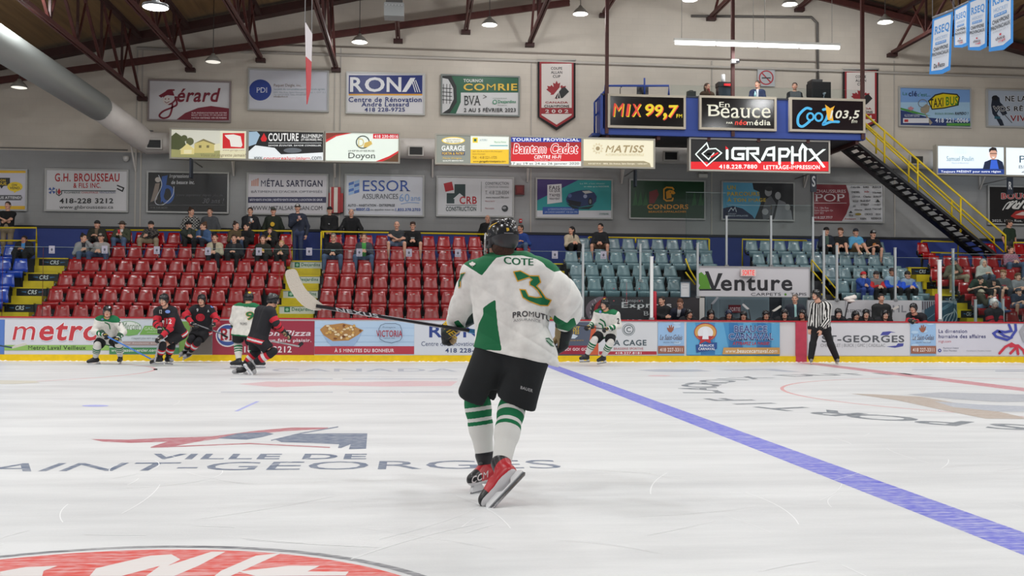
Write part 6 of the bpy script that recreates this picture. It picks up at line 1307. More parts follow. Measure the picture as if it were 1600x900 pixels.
def ik(a, c, la, lb, hint):
    a, c = A(a, float), A(c, float); d = c - a; L = np.linalg.norm(d); 
    if L > (la + lb) * .995: c = a + d / L * (la + lb) * .995; d = c - a; L = np.linalg.norm(d)
    x = (la * la - lb * lb + L * L) / (2 * L); h = math.sqrt(max(la * la - x * x, 0)); u = d / L; w = A(hint, float); w = w - u * w.dot(u); w = nrm(w)
    return a + u * x + w * h, c
def hand_R(d, back):
    """hand frame: y along d, z = back of hand"""
    y = nrm(d); z = A(back, float); z = nrm(z - y * z.dot(y)); x = np.cross(y, z); return np.stack([x, y, z], 1)

def dress(name, label, group, J, st, res=.02):
    """J: world joints (numpy). st: style dict. returns root Empty"""
    base = A(J['base']); root = empty('person', tuple(base), label, 'person', group)
    s = st.get('s', 1.0); hi = st.get('hi', False)
    skin = mat(st.get('skin', SKINS[0]), .55, spec=.35); eye = mat((30, 24, 22), .2); lips = mat([v * k for v, k in zip(st.get('skin', SKINS[0]), (.88, .66, .64))], .5); brow = mat(st.get('hair', (40, 28, 22)), .8); wh = mat((214, 208, 204), .3)
    hf = frame(J['face'], J.get('hup', (0, 0, 1))); hc = A(J['head'])
    # ---------------- body
    T = lambda x: hc + hf @ (A(x, float) * s)
    neck = A(J['neck']); sh = [A(J['shL']), A(J['shR'])]; el = [A(J['elL']), A(J['elR'])]; wr = [A(J['wrL']), A(J['wrR'])]; hp = [A(J['hipL']), A(J['hipR'])]; kn = [A(J['knL']), A(J['knR'])]; an = [A(J['anL']), A(J['anR'])]; toe = [A(J['toL']), A(J['toR'])]
    pel = (hp[0] + hp[1]) / 2; che = (sh[0] + sh[1]) / 2; w = st.get('w', 1.0)
    b = [cap(neck, T((0, -.02, -.05)), .056 * s, .052 * s, k=.03), cap(che, pel, .075 * s, .08 * s), cap(sh[0], sh[1], .045 * s, k=.04)]
    for i in (0, 1):
        b += [cap(sh[i], el[i], .046 * s * w, .038 * s), cap(el[i], wr[i], .038 * s, .026 * s), cap(hp[i], kn[i], .075 * s * w, .052 * s), cap(kn[i], an[i], .054 * s, .036 * s)]
        if not st.get('skates'): b.append(cap(an[i], (an[i] * .4 + toe[i] * .6), .036 * s, .03 * s))
    V, Q = sdf_mesh(b, res, .03); m = np.zeros(len(Q), int)
    HV, HQ, HM = HEAD_HI if hi else HEAD_LO
    Vs, Qs, Ms = [V], [Q], [m]; n = len(V)
    def addm(v, q, mm):
        nonlocal n
        Vs.append(v); Qs.append(q + n); Ms.append(mm); n += len(v)
    addm(hc + (HV * s) @ hf.T, HQ, HM)
    if not st.get('gloves'):
        for i in (0, 1):
            hd = J.get('hdL' if i == 0 else 'hdR'); hd = wr[i] - el[i] if hd is None else hd
            bk = J.get('hbL' if i == 0 else 'hbR', (0, 0, 1)); R = hand_R(hd, bk); hv, hq = put(HANDS[st.get('hand', ('relaxed', 'relaxed'))[i]], R, wr[i] + nrm(hd) * .012 * s, s * .98, mirror=(i == 1)); addm(hv, hq, np.zeros(len(hq), int))
    V, Q, m = np.vstack(Vs), np.vstack(Qs), np.concatenate(Ms)
    mesh_obj('body', V, Q, [skin, eye, lips, brow, wh], m, root, base)
    def clothe(nm, prims, zones=None, mats=None, k=.035, cuts=(), r=None, post=None, lab=None):
        V, Q = sdf_mesh(prims, r or res, k, cuts, post); idx = None
        if zones: 
            C = V[Q].mean(1); idx = np.zeros(len(Q), int)
            for f, mi in zones: idx[f(C)] = mi
            V = tidy(V, Q, idx)
        o = mesh_obj(nm, V, Q, mats, idx, root, base)
        if lab: o['label'] = lab
        return o
    fwd = nrm(J.get('chestf', J['face'])); 
    # ---------------- upper garment
    top = st.get('top', 'hoodie'); tc = st.get('topc', (40, 40, 44)); tm = mat(tc, .85, noise=.12, nscale=12)
    bulk = {'tshirt': 1.0, 'shirt': 1.03, 'hoodie': 1.12, 'jacket': 1.14, 'suit': 1.1, 'jersey': 1.34, 'stripes': 1.12}[top] * w
    R_ = .062 * s * bulk
    prims = [cap(sh[0] * .82 + sh[1] * .18, hp[0] * .9 + hp[1] * .1, .098 * s * bulk, .105 * s * bulk), cap(sh[1] * .82 + sh[0] * .18, hp[1] * .9 + hp[0] * .1, .098 * s * bulk, .105 * s * bulk), cap(sh[0], sh[1], .066 * s * bulk), cap(neck * .7 + che * .3, che, .066 * s, .08 * s)]
    prims.append(cap(che, pel, .088 * s * bulk, .1 * s * bulk))
    if st.get('hem'): 
        for i in (0, 1): prims.append(cap(hp[i], hp[i] + (hp[i] - sh[i]) * st['hem'], .112 * s * bulk, .122 * s * bulk))
    long_ = top not in ('tshirt',)
    for i in (0, 1):
        if long_: prims += [cap(sh[i], el[i], R_, R_ * .9), cap(el[i], wr[i] * .94 + el[i] * .06, R_ * .88, R_ * .66)]
        else: prims += [cap(sh[i], sh[i] * .35 + el[i] * .65, R_, R_ * .98)]
    if top in ('hoodie', 'jacket', 'suit'): prims.append(cap(neck + A((0, 0, .01)) - fwd * .03, neck - fwd * .05 + A((0, 0, .0)), .078 * s, k=.03))
    if st.get('hood'): prims += [ell(hc + hf @ A((0, -.035, .02)), (.105, .11, .135), hf, k=.03), cap(neck, hc + hf @ A((0, -.05, -.06)), .085, .09, k=.03)]
    cuts = [ell(hc + hf @ A((0, .085, -.02)), (.075, .10, .11), hf, k=.01)] if st.get('hood') else [] if st.get('closed') else [cap(neck + nrm(hc - neck) * .03, hc, .05, .06, k=.012)]
    mats_ = [tm]; zones = []
    if st.get('inner'):   # open front showing a shirt
        mats_.append(mat(st['inner'], .85)); cen = che; dn = nrm(pel - che); ri = np.cross(fwd, -dn)
        zones.append((lambda C: (np.abs((C - cen) @ ri) < st.get('innerw', .045) + .10 * np.clip(-.02 - ((C - cen) @ dn), 0, .1)) & (((C - cen) @ fwd) > .02), 1))
    if st.get('sleeve'):
        mats_.append(mat(st['sleeve'], .85)); k_ = len(mats_) - 1
        def slv(C):
            r = np.zeros(len(C), bool)
            for i in (0, 1):
                for a_, b_ in ((sh[i] * .8 + el[i] * .2, el[i]), (el[i], wr[i])):
                    ab = b_ - a_; t = ((C - a_) @ ab) / ab.dot(ab); d = np.linalg.norm(C - a_ - np.clip(t, 0, 1)[:, None] * ab, axis=1); r |= (d < R_ * 1.35) & (t > 0)
            return r
        zones.append((slv, k_))
    if st.get('plaid'):
        mats_.append(mat(st['plaid'], .85)); k_ = len(mats_) - 1; zones.append((lambda C: ((np.floor(C[:, 0] * 22) + np.floor(C[:, 2] * 22)) % 2) == 0, k_))
    if st.get('zones'):
        z2, m2 = st['zones'](dict(sh=sh, el=el, wr=wr, hp=hp, che=che, pel=pel, neck=neck, fwd=fwd, R=R_, kn=kn, an=an), len(mats_)); zones += z2; mats_ += m2
    tn = {'tshirt': 'shirt', 'shirt': 'shirt', 'hoodie': 'hoodie', 'jacket': 'jacket', 'suit': 'jacket', 'jersey': 'jersey', 'stripes': 'jersey'}[top]
    top_o = clothe(tn, prims + st.get('jprims', []), zones or None, mats_, cuts=cuts + st.get('jcuts', []), r=st.get('tres', res), post=st.get('jpost'))
    if st.get('emblem'):
        ec, es = st['emblem'][:2]; cc = che * .62 + pel * .38; t = MB(); 
        up = nrm(che - pel); ri = np.cross(fwd, up); ep = circ(0, 0, .07 * es, .075 * es, n=14) if len(st['emblem']) < 3 else [(x * .07 * es, y * .07 * es) for x, y in ((-1.5, .4), (1.5, .4), (1.5, -.4), (-1.5, -.4))]
        dp = .135 * s * bulk + .01
        t.add([tuple(cc + ri * x + up * y + fwd * (dp - .25 * x * x / .1 * .3)) for x, y in ep] + [tuple(cc + ri * x + up * y + fwd * (dp - .06)) for x, y in ep], [tuple(range(len(ep)))] + [(i, (i + 1) % len(ep), (i + 1) % len(ep) + len(ep), i + len(ep)) for i in range(len(ep))], mat(ec, .7)); t.sub(base); t.build('chest_emblem', top_o)
    # ---------------- lower garment
    if st.get('legs', True):
        bc = st.get('botc', (40, 50, 76)); bm = mat(bc, .85, noise=.1, nscale=14); bt = st.get('bot', 'trousers')
        pr = [cap(hp[0], hp[1], .118 * s * w), cap(pel, pel + (che - pel) * .22, .118 * s * w, .112 * s * w)]
        for i in (0, 1):
            if bt == 'trousers': pr += [cap(hp[i], kn[i], .098 * s * w, .072 * s), cap(kn[i], an[i] + A((0, 0, .02)), .072 * s * st.get('cf', 1), .058 * s * st.get('cf', 1))]
            elif bt == 'shorts': pr += [cap(hp[i], hp[i] * .12 + kn[i] * .88, .1 * s * w, .086 * s)]
            elif bt == 'breezers': pr += [cap(hp[i], hp[i] * .1 + kn[i] * .9, .132 * s, .124 * s)]
        if bt == 'breezers': pr[:2] = [cap(hp[0], hp[1], .118 * s)]
        cu = []
        if bt == 'breezers':
            bc_ = st.get('bcut', .74)
            for i in (0, 1): ax_ = nrm(kn[i] - hp[i]); fr = frame(fwd, ax_) if abs(ax_ @ fwd) < .98 else frame((1, 0, .1), ax_); fr = np.stack([fr[:, 0], np.cross(ax_, fr[:, 0]), ax_], 1); cu.append(rbox(hp[i] * (1 - bc_) + kn[i] * bc_ + ax_ * .25, A((.15, .2, .25)), fr, .003, k=.005))
            pr += st.get('bprims', [])
        clothe({'trousers': 'trousers', 'shorts': 'shorts', 'breezers': 'hockey_pants'}[bt], pr, None, [bm], cuts=cu)
        if st.get('feet', True) and not st.get('skates'):
            for i in (0, 1):
                d = nrm(toe[i] - an[i]); d2 = nrm(A((d[0], d[1], 0)) + 1e-6); so_ = an[i] + A((0, 0, -.055 * s))
                clothe('shoe', [cap(so_ - d2 * .035, so_ + d2 * .15 * s, .042 * s, .036 * s), cap(an[i], so_ + d2 * .02, .045 * s, .046 * s)], None, [mat(st.get('shoe', (190, 188, 184)), .6)], r=min(res, .016))
    # ---------------- hair, hats
    hr = st.get('hairs', 'short'); hm = mat(st.get('hair', (40, 28, 22)), .75, noise=.3, nscale=40)
    L = lambda x: hc + hf @ (A(x, float) * s)
    fc = [ell(L((0, .12, -.045)), A((.066, .105, .1)) * s, hf, k=.012)]
    if hr != 'bald' and not st.get('hood') and not st.get('helmet'):
        hp_ = [ell(L((0, -.02, .042)), A((.083, .100, .090)) * s, hf)]
        if hr == 'short': hp_ += [ell(L((0, -.05, .0)), A((.079, .066, .075)) * s, hf)]
        if hr == 'long': hp_ += [ell(L((0, -.055, -.02)), A((.09, .07, .12)) * s, hf), cap(L((-.06, -.03, -.08)), L((-.075, -.02, -.24)), .035 * s, .03 * s), cap(L((.06, -.03, -.08)), L((.075, -.02, -.24)), .035 * s, .03 * s), cap(L((0, -.08, -.1)), L((0, -.09, -.26)), .06 * s, .05 * s)]
        if hr == 'bun': hp_ += [ell(L((0, -.05, .0)), A((.079, .066, .07)) * s, hf), ell(L((0, -.07, .13)), A((.04, .04, .038)) * s, hf, k=.015)]
        if hr == 'mop': hp_ += [ell(L((0, .02, .085)), A((.085, .085, .05)) * s, hf), ell(L((0, -.05, .0)), A((.086, .07, .08)) * s, hf)]
        clothe('hair', hp_, None, [hm], k=.02, cuts=fc, r=min(res, .012))
    if st.get('beard'): clothe('beard', [ell(L((0, .032, -.068)), A((.058, .056, .050)) * s, hf)], None, [mat(st.get('beard') if isinstance(st['beard'], tuple) else st.get('hair', (40, 28, 22)), .85, noise=.3, nscale=40)], cuts=[ell(L((0, .1, -.01)), A((.055, .06, .047)) * s, hf), ell(L((0, .1, -.062)), A((.024, .04, .009)) * s, hf)], r=min(res, .01))
    if st.get('cap'):
        cm = mat(st['cap'], .8); bf = -1 if st.get('capback') else 1
        cp = [ell(L((0, -.012, .055)), A((.086, .104, .082)) * s, hf)]; cu = [rbox(L((0, 0, -.055)), A((.2, .2, .09)) * s, hf, .01, k=.01)]
        cp.append(ell(L((0, bf * .115 - .01, .046)), A((.066, .072, .010)) * s, hf, k=.008))
        if st.get('brim'): cp.append(ell(L((0, -.01, .044)), A((.135, .15, .014)) * s, hf, k=.01))
        z = None; ms = [cm]
        if st.get('capfront'): ms.append(mat(st['capfront'], .8)); z = [(lambda C: (((C - L((0, .07, .085))) ** 2).sum(1) < .0022), 1)]
        clothe('cap', cp, z, ms, k=.012, cuts=cu, r=min(res, .011))
    if st.get('glasses'):
        g = MB(); 
        for q in (-1, 1): g.tube([Vector(L((q * .032 + .024 * math.cos(t), .098, .006 + .017 * math.sin(t)))) for t in np.linspace(0, 2 * math.pi, 11)], .003, mat((24, 22, 24), .4), 5)
        g.tube([Vector(L((-.01, .1, .01))), Vector(L((.01, .1, .01)))], .003, mat((24, 22, 24), .4), 5); g.sub(base); g.build('glasses', root)
    if st.get('extra'): st['extra'](dict(root=root, base=base, hc=hc, hf=hf, L=L, sh=sh, el=el, wr=wr, hp=hp, kn=kn, an=an, toe=toe, che=che, pel=pel, neck=neck, fwd=fwd, clothe=clothe, R=R_, s=s))
    return root
# ---- pose templates
def seated(px, py, row, face=(0, -1, 0), h=None, lean=.06, hands='lap', legs='down', body=None, s=1.0, dx=0.0, Y=None, zt=None, hz=None):
    Y = ROWY[row] - .10 if Y is None else Y; zt = ROWZ[row] if zt is None else zt; hd = P(px, py, Y - lean * .8); x = hd.x; hz = hd.z if hz is None else hz; sz = zt + .50
    f = nrm(body if body is not None else (face[0] * .35, -1, 0)); r = np.cross(f, (0, 0, 1)) * -1  # person's left is -r
    r = np.cross(f, A((0, 0, 1.)))      # person's right
    pel = A((x + dx, Y, sz + .06)); up = hz - pel[2]; T = max(up - .24 * s, .3)   # torso height to neck
    che = A((x, Y - lean * .7 + .0, pel[2] + T - .01)); neck = A((x, Y - lean * .8 + .01, pel[2] + T + .04))
    J = dict(base=(x, Y, zt), head=(x, Y - lean, hz), neck=neck, face=face, chestf=f)
    for k, q in (('L', -1), ('R', 1)):
        J['sh' + k] = che + r * q * .175 * s; J['hip' + k] = pel + r * q * .10 * s
        sp = .14 if legs != 'wide' else .24
        J['kn' + k] = pel + r * q * sp * s + f * .39 * s + A((0, 0, .03)); J['an' + k] = J['kn' + k] - f * .05 + A((0, 0, -.42 * s)); 
        if legs == 'up': J['an' + k] = J['kn' + k] + f * .26 + A((0, 0, -.12)); J['kn' + k] = J['kn' + k] + A((0, 0, .14))
        J['an' + k][2] = max(J['an' + k][2], zt + .09) if legs != 'up' else J['an' + k][2]
        J['to' + k] = J['an' + k] + f * .16 + A((0, 0, -.05))
        tgt = J['kn' + k] * .72 + J['hip' + k] * .28 + A((0, 0, .11)) - r * q * .05
        if hands == 'lap': tgt = (J['knL'] + J['knR']) / 2 if k == 'R' and False else pel + f * .30 + r * q * .045 + A((0, 0, .15))
        elif hands == 'face' and k == 'R': tgt = A(J['head']) + nrm(face) * .10 + A((0, 0, -.10)) + r * q * .03
        elif hands == 'faceL' and k == 'L': tgt = A(J['head']) + nrm(face) * .10 + A((0, 0, -.10)) + r * q * .03
        elif hands == 'fold': tgt = che + f * .25 - r * q * .12 + A((0, 0, -.16 - .03 * q))
        elif hands == 'hold': tgt = pel + f * .30 + r * q * .05 + A((0, 0, .24))
        e, wv = ik(J['sh' + k], tgt, .285 * s, .26 * s, r * q * .8 + A((0, 0, -1)) - f * .2); J['el' + k] = e; J['wr' + k] = wv
        J['hd' + k] = nrm(f * .6 - r * q * .6 + A((0, 0, -.25))) if hands in ('lap', 'hold') else nrm(wv - e); J['hb' + k] = r * q * .4 + f * .3 + A((0, 0, 1.)) if hands in ('lap', 'knees') else f + A((0, 0, .5))
        if hands in ('face', 'faceL'): J['hb' + k] = f + A((0, 0, .3))
    return J
def standing(px, py, Y, zt, face=(0, -1, 0), hands='side', lean=0.0, body=None, s=1.0, spread=.1):
    hd = P(px, py, Y); x = hd.x; H = hd.z - zt; f = nrm(body if body is not None else (face[0] * .4, -1, 0)); r = np.cross(f, A((0, 0, 1.)))
    u = H / 1.63; pel = A((x, Y + lean * .6, zt + .93 * u)); che = A((x, Y - lean * .1, zt + 1.38 * u)); neck = A((x, Y - lean * .2, zt + 1.45 * u))
    J = dict(base=(x, Y, zt), head=(x, Y - lean * .4, hd.z), neck=neck, face=face, chestf=f)
    for k, q in (('L', -1), ('R', 1)):
        J['sh' + k] = che + r * q * .185 * u; J['hip' + k] = pel + r * q * .1 * u; J['kn' + k] = A((pel[0], Y, zt + .5 * u)) + r * q * spread + f * .02; J['an' + k] = A((pel[0], Y, zt + .1)) + r * q * spread * 1.1; J['to' + k] = J['an' + k] + f * .18 + r * q * .04
        tgt = J['sh' + k] + r * q * .08 + A((0, 0, -.52 * u)) + f * .06
        if hands == 'fold': tgt = che + f * .25 - r * q * .12 + A((0, 0, -.18 - .03 * q))
        elif hands == 'hips': tgt = pel + r * q * .15 + f * .06
        elif hands == 'rail': tgt = A((x, Y, zt + .92 * u)) + r * q * .32 + f * .22
        elif hands == 'cup' and k == 'R': tgt = che + f * .30 + A((0, 0, -.15)) - r * .02
        elif hands == 'front': tgt = pel + f * .2 + r * q * .04 + A((0, 0, .05))
        e, wv = ik(J['sh' + k], tgt, .29 * u, .265 * u, r * q * .7 - f * .5 + A((0, 0, -.4))); J['el' + k] = e; J['wr' + k] = wv; J['hb' + k] = r * q + f * .3; J['hd' + k] = nrm(wv - e)
        if hands in ('fold', 'front'): J['hb' + k] = f + A((0, 0, .4)); J['hd' + k] = nrm(wv - e)
    return J
# ================================================================ SPECTATORS
SG = 'spectators'
_sn = [0]
def sit(lab, px, py, row, st, **k):
    _sn[0] += 1
    if 'hands' not in k and _sn[0] % 3 == 1: k['hands'] = 'knees'
    return dress('person', lab, SG, seated(px, py, row, **k), dict(st), .02)
def stand(lab, px, py, st, Y=32.75, zt=None, **k): return dress('person', lab, SG, standing(px, py, Y, ROWZ['A'] if zt is None else zt, **k), dict(st), .02)
def cup(at, c, lab):
    o = MB(); o.lathe((0, 0, -.06), [(.001, 0), (.03, 0), (.042, .12), (.038, .12), (.028, .01), (.001, .01)], mat(c, .5), 12); tag(o.build('drink_cup', loc=at), lab, 'cup', 'drink cups held by spectators')
DEN, NAVY, BLK, KHA = (92, 112, 140), (26, 32, 50), (18, 18, 20), (140, 126, 104)
JB, FL_ = (74, 92, 120), (0, -1, 0)
L_, R_d = (-.8, -.7, 0), (.8, -.7, 0)
stand('standing man in black shirt and khaki trousers with hidden hands behind the yellow rail', 12, 321, dict(top='tshirt', topc=BLK, botc=KHA, hair=(60, 44, 34)), hands='fold')
sit('seated man in dark jacket and bright blue shirt on the blue seats', 38, 375, 'B', dict(top='jacket', topc=(28, 28, 32), inner=(60, 130, 190), botc=BLK, hair=(40, 30, 26), skin=SKINS[3], shoe=BLK), dx=0)
r = sit('woman in grey sweater touching her face beside the banner stair', 131, 372, 'B', dict(top='hoodie', topc=(140, 140, 142), inner=(30, 32, 40), innerw=.05, botc=JB, hair=(30, 24, 22), hairs='bun'), face=R_d, hands='faceL', s=.95)
sit('man in a cap and pale grey top sitting by the woman in grey', 158, 371, 'B', dict(top='hoodie', topc=(150, 146, 144), sleeve=(128, 124, 120), botc=(60, 74, 104), cap=(50, 44, 44), capfront=(150, 140, 130), beard=(90, 60, 44)), legs='wide')
sit('bearded man in olive jacket and tan shirt on the top row', 152, 351, 'A', dict(top='jacket', topc=(44, 44, 34), inner=(110, 92, 74), botc=(44, 44, 46), beard=(50, 36, 28), hair=(40, 30, 26), cap=(40, 40, 40)), s=1.05)
J = seated(191, 352, 'A', hands='hold', s=1.05)
dress('person', 'bearded man in green jacket and white tee holding a red cup', SG, J, dict(top='jacket', topc=(62, 66, 48), inner=(196, 194, 190), botc=JB, cap=(70, 62, 56), brim=1, beard=(70, 44, 32)), .02); cup(tuple((J['wrL'] + J['wrR']) / 2 + A((0, -.08, .03))), (190, 40, 50), 'red drink cup held by the bearded man in a green jacket')
sit('man in a plaid shirt with his hand at his mouth', 236, 352, 'A', dict(top='shirt', topc=(44, 42, 42), plaid=(84, 78, 74), botc=KHA, hair=(40, 28, 24), cap=(40, 36, 36)), hands='faceL', legs='wide')
stand('standing woman in black and white flowered top', 299, 331, dict(top='shirt', topc=(40, 40, 42), plaid=(150, 148, 144), botc=BLK, hair=(60, 40, 28), hairs='bun'), face=R_d, s=.92)
sit('person in a dark hat and dark green jacket looking sideways', 295, 352, 'A', dict(top='jacket', topc=(44, 52, 46), botc=BLK, cap=(24, 24, 26), brim=1, hair=(40, 30, 26)), face=R_d, hands='face')
stand('standing man in a plain grey hooded top beside the flowered top', 328, 331, dict(top='hoodie', topc=(74, 76, 80), botc=NAVY, hair=(60, 44, 34)), s=1.0)
sit('woman in blue denim jacket turned to her neighbour', 318, 354, 'A', dict(top='jacket', topc=(64, 90, 128), inner=(40, 50, 64), botc=(34, 38, 50), hair=(84, 56, 38), hairs='bun'), face=L_, s=.95)
sit('woman in a cream fleece jacket with dark trousers', 336, 372, 'B', dict(top='jacket', topc=(176, 166, 142), inner=(60, 50, 46), botc=(26, 28, 36), hair=(60, 38, 28), hairs='short', shoe=(190, 180, 170)), s=.92)
sit('woman in an olive brown sweater with her hair tied up', 369, 353, 'A', dict(top='hoodie', topc=(84, 70, 46), botc=JB, hair=(50, 34, 26), hairs='bun'), face=R_d, s=.95)
sit('woman in black jacket with pale collar, knees together', 366, 373, 'B', dict(top='jacket', topc=(26, 28, 34), inner=(50, 50, 54), botc=BLK, hair=(60, 38, 28), hairs='short', shoe=(160, 150, 140)), s=.92)
J = standing(391, 330, 32.75, ROWZ['A'], hands='cup')
dress('person', 'standing man in black jacket raising a white cup', SG, J, dict(top='jacket', topc=(26, 27, 32), inner=(60, 62, 68), botc=BLK, hair=(50, 36, 30)), .02); cup(tuple(J['wrR'] + nrm(J['hdR']) * .1 + A((0, -.03, .04))), (206, 204, 204), 'white drink cup held up by the man in a black jacket')
sit('woman in black with long dark hair looking toward the olive sweater', 386, 355, 'A', dict(top='hoodie', topc=BLK, botc=BLK, hair=(26, 20, 20), hairs='long'), face=L_, s=.95)
stand('standing man in dark green shirt with yellow emblem and cap', 427, 330, dict(top='hoodie', topc=(32, 40, 32), botc=BLK, cap=(70, 72, 66), emblem=((214, 170, 40), .95)), hands='side')
sit('girl in black hooded top with yellow emblem on the top row', 422, 362, 'A', dict(top='hoodie', topc=(24, 25, 26), botc=BLK, hair=(90, 62, 44), hairs='short', emblem=((214, 170, 40), .8)), s=.85)
sit('woman with long brown hair and yellow emblem on her dark top', 411, 374, 'B', dict(top='hoodie', topc=(36, 38, 30), botc=BLK, hair=(80, 56, 40), hairs='long', emblem=((206, 164, 40), .85)), s=.9)
sit('small blonde girl in dark top at the end of the red row', 440, 382, 'B', dict(top='hoodie', topc=(32, 34, 30), botc=BLK, hair=(180, 146, 100), hairs='long', emblem=((150, 130, 60), .5), shoe=(150, 130, 110)), s=.75)
J = standing(465, 325, 32.5, ROWZ['A'] - .08, hands='cup')
dress('person', 'standing man in navy hooded top and jeans in the aisle, holding a cup', SG, J, dict(top='hoodie', topc=(40, 46, 62), botc=(52, 62, 92), cap=(24, 24, 26), capfront=(190, 186, 180), beard=(44, 32, 28), w=1.08), .02); cup(tuple(J['wrR'] + nrm(J['hdR']) * .1 + A((0, -.03, .04))), (190, 150, 150), 'pale pink drink cup held by the man standing in the aisle')
stand('standing man in black hooded top and cap with a small white chest mark', 515, 329, dict(top='hoodie', topc=(18, 18, 20), botc=(40, 46, 60), cap=(22, 22, 26), emblem=((170, 170, 170), .25), w=1.12), hands='front')
sit('grey haired man in black sweatshirt and jeans by the green banner stair', 521, 371, 'B', dict(top='hoodie', topc=(20, 20, 22), botc=JB, hair=(120, 112, 106), glasses=1, emblem=((110, 150, 150), .6, 1)), legs='wide', s=1.0)
stand('standing bald man in black leaning with wide arms on the yellow rail', 549, 333, dict(top='hoodie', topc=(22, 22, 26), botc=BLK, hairs='bald', hair=(90, 70, 60), w=1.1), hands='rail', lean=.15)
sit('man in grey jacket over a green and yellow shirt', 569, 371, 'B', dict(top='jacket', topc=(60, 62, 72), inner=(70, 150, 70), innerw=.06, botc=JB, hair=(90, 70, 60)), legs='wide', hands='hold')
sit('bald bearded man with folded arms on the top row', 620, 352, 'A', dict(top='tshirt', topc=(50, 54, 58), bot='shorts', botc=(90, 106, 128), hairs='bald', hair=(50, 34, 28), beard=(60, 40, 32), w=1.1), hands='fold', legs='wide')
sit('young man in black hooded top with white print and bare knees', 645, 353, 'A', dict(top='hoodie', topc=(16, 16, 18), bot='shorts', botc=(24, 24, 26), hair=(60, 40, 32), hairs='mop', glasses=1, emblem=((190, 190, 190), .55, 1)), legs='wide')
stand('standing man in black half hidden by the big skater helmet', 762, 342, dict(top='hoodie', topc=(18, 18, 20), botc=BLK, hair=(90, 74, 64), hairs='bald'), face=(.2, -1, 0))
sit('man in blue jacket and jeans seated beside the big skater helmet', 813, 357, 'A', dict(top='jacket', topc=(26, 56, 124), botc=JB, hair=(50, 38, 32), skin=SKINS[3]), face=L_, legs='wide')
sit('woman in cream speckled sweater with long black hair', 893, 360, 'A', dict(top='hoodie', topc=(176, 162, 140), botc=BLK, hair=(20, 17, 18), hairs='long', skin=SKINS[1]), face=(-.9, -.6, 0), body=(.2, -1, 0), s=.95)
sit('bearded man in black shirt and brown shorts on the grey seats', 938, 355, 'A', dict(top='shirt', topc=(22, 23, 26), bot='shorts', botc=(96, 72, 56), hair=(28, 22, 20), beard=(30, 22, 20), skin=SKINS[1], w=1.08), face=(-.6, -.8, 0), legs='wide')
sit('teenager in dark jacket and cap behind the tall glass post', 1291, 361, 'A', dict(top='jacket', topc=(26, 32, 44), inner=(70, 90, 80), botc=BLK, cap=(20, 20, 22)), s=.95)
sit('teenager in black shirt with brown hair and bare legs', 1313, 362, 'A', dict(top='tshirt', topc=(20, 20, 22), bot='shorts', botc=(22, 22, 26), hair=(84, 56, 40), hairs='mop', shoe=(206, 204, 196)), face=L_, legs='up', s=.95)
sit('teenager in sky blue shirt and cap with tan shorts', 1337, 363, 'A', dict(top='hoodie', topc=(86, 156, 196), bot='shorts', botc=(150, 124, 90), cap=(34, 40, 50), hair=(90, 60, 40), shoe=(210, 206, 190)), legs='up', s=.95)
sit('teenager in black shirt with orange print and dark cap', 1364, 366, 'A', dict(top='tshirt', topc=(22, 21, 22), bot='shorts', botc=(26, 26, 30), cap=(24, 24, 28), capfront=(150, 150, 150), hair=(40, 28, 22), emblem=((190, 120, 60), .8)), s=.95)
sit('boy in red cap and blue shirt resting his face on his hand', 1349, 431, 'D', dict(top='hoodie', topc=(32, 66, 150), botc=(40, 60, 130), cap=(190, 30, 40), capback=1), hands='face', s=.85)
sit('boy in red hooded top with grey front and black cap', 1369, 430, 'D', dict(top='hoodie', topc=(120, 116, 118), sleeve=(190, 36, 40), botc=BLK, cap=(40, 36, 40)), s=.85)
sit('boy in blue and grey hooded top with dark cap, nearer the red hooded boy', 1394, 425, 'D', dict(top='hoodie', topc=(140, 160, 176), sleeve=(34, 76, 184), botc=BLK, cap=(54, 44, 46), skin=SKINS[3]), s=.88)
sit('boy in bright blue sleeves and black cap next to the yellow steps', 1418, 430, 'D', dict(top='hoodie', topc=(134, 150, 172), sleeve=(30, 80, 200), botc=BLK, cap=(36, 30, 32)), s=.86)
stand('man in dark green shirt and cap standing at the foot of the long stair', 1577, 349, dict(top='tshirt', topc=(34, 52, 36), botc=(60, 60, 64), cap=(70, 60, 54), skin=SKINS[1]), face=R_d, Y=32.6)
sit('man in pink checked shirt and jeans', 1579, 391, 'B', dict(top='shirt', topc=(150, 96, 116), plaid=(168, 124, 140), botc=JB, hair=(60, 44, 36)), legs='wide')
sit('person in a white hooded top with the hood up', 1537, 412, 'C', dict(top='hoodie', topc=(178, 176, 170), botc=(70, 80, 96), hood=1), s=.92)
sit('man in olive jacket shading his face behind a glass post', 1490, 409, 'C', dict(top='jacket', topc=(92, 86, 68), botc=(150, 136, 112), cap=(40, 60, 110), skin=SKINS[1]), hands='faceL', legs='wide')
sit('man in dark green shirt bending forward on the red seats', 1530, 438, 'D', dict(top='tshirt', topc=(30, 50, 38), botc=BLK, hair=(36, 28, 26), w=1.1), face=(.4, -.8, -.4), lean=.25, hands='knees', legs='wide')
sit('teenager in black shirt and navy cap with bare arms crossed', 1551, 441, 'D', dict(top='tshirt', topc=(24, 24, 26), bot='shorts', botc=(40, 40, 46), cap=(30, 34, 50)), s=.92)
sit('boy with swept light brown hair in grey sweater with red letters', 1567, 428, 'D', dict(top='hoodie', topc=(80, 82, 84), botc=(40, 44, 56), hair=(150, 110, 76), hairs='mop', emblem=((170, 60, 70), .6, 1)), face=L_, s=.92)
sit('boy in pale grey shirt with curly hair at the frame edge', 1590, 433, 'D', dict(top='tshirt', topc=(130, 130, 134), bot='shorts', botc=(60, 62, 68), hair=(100, 72, 50), hairs='mop'), s=.9)
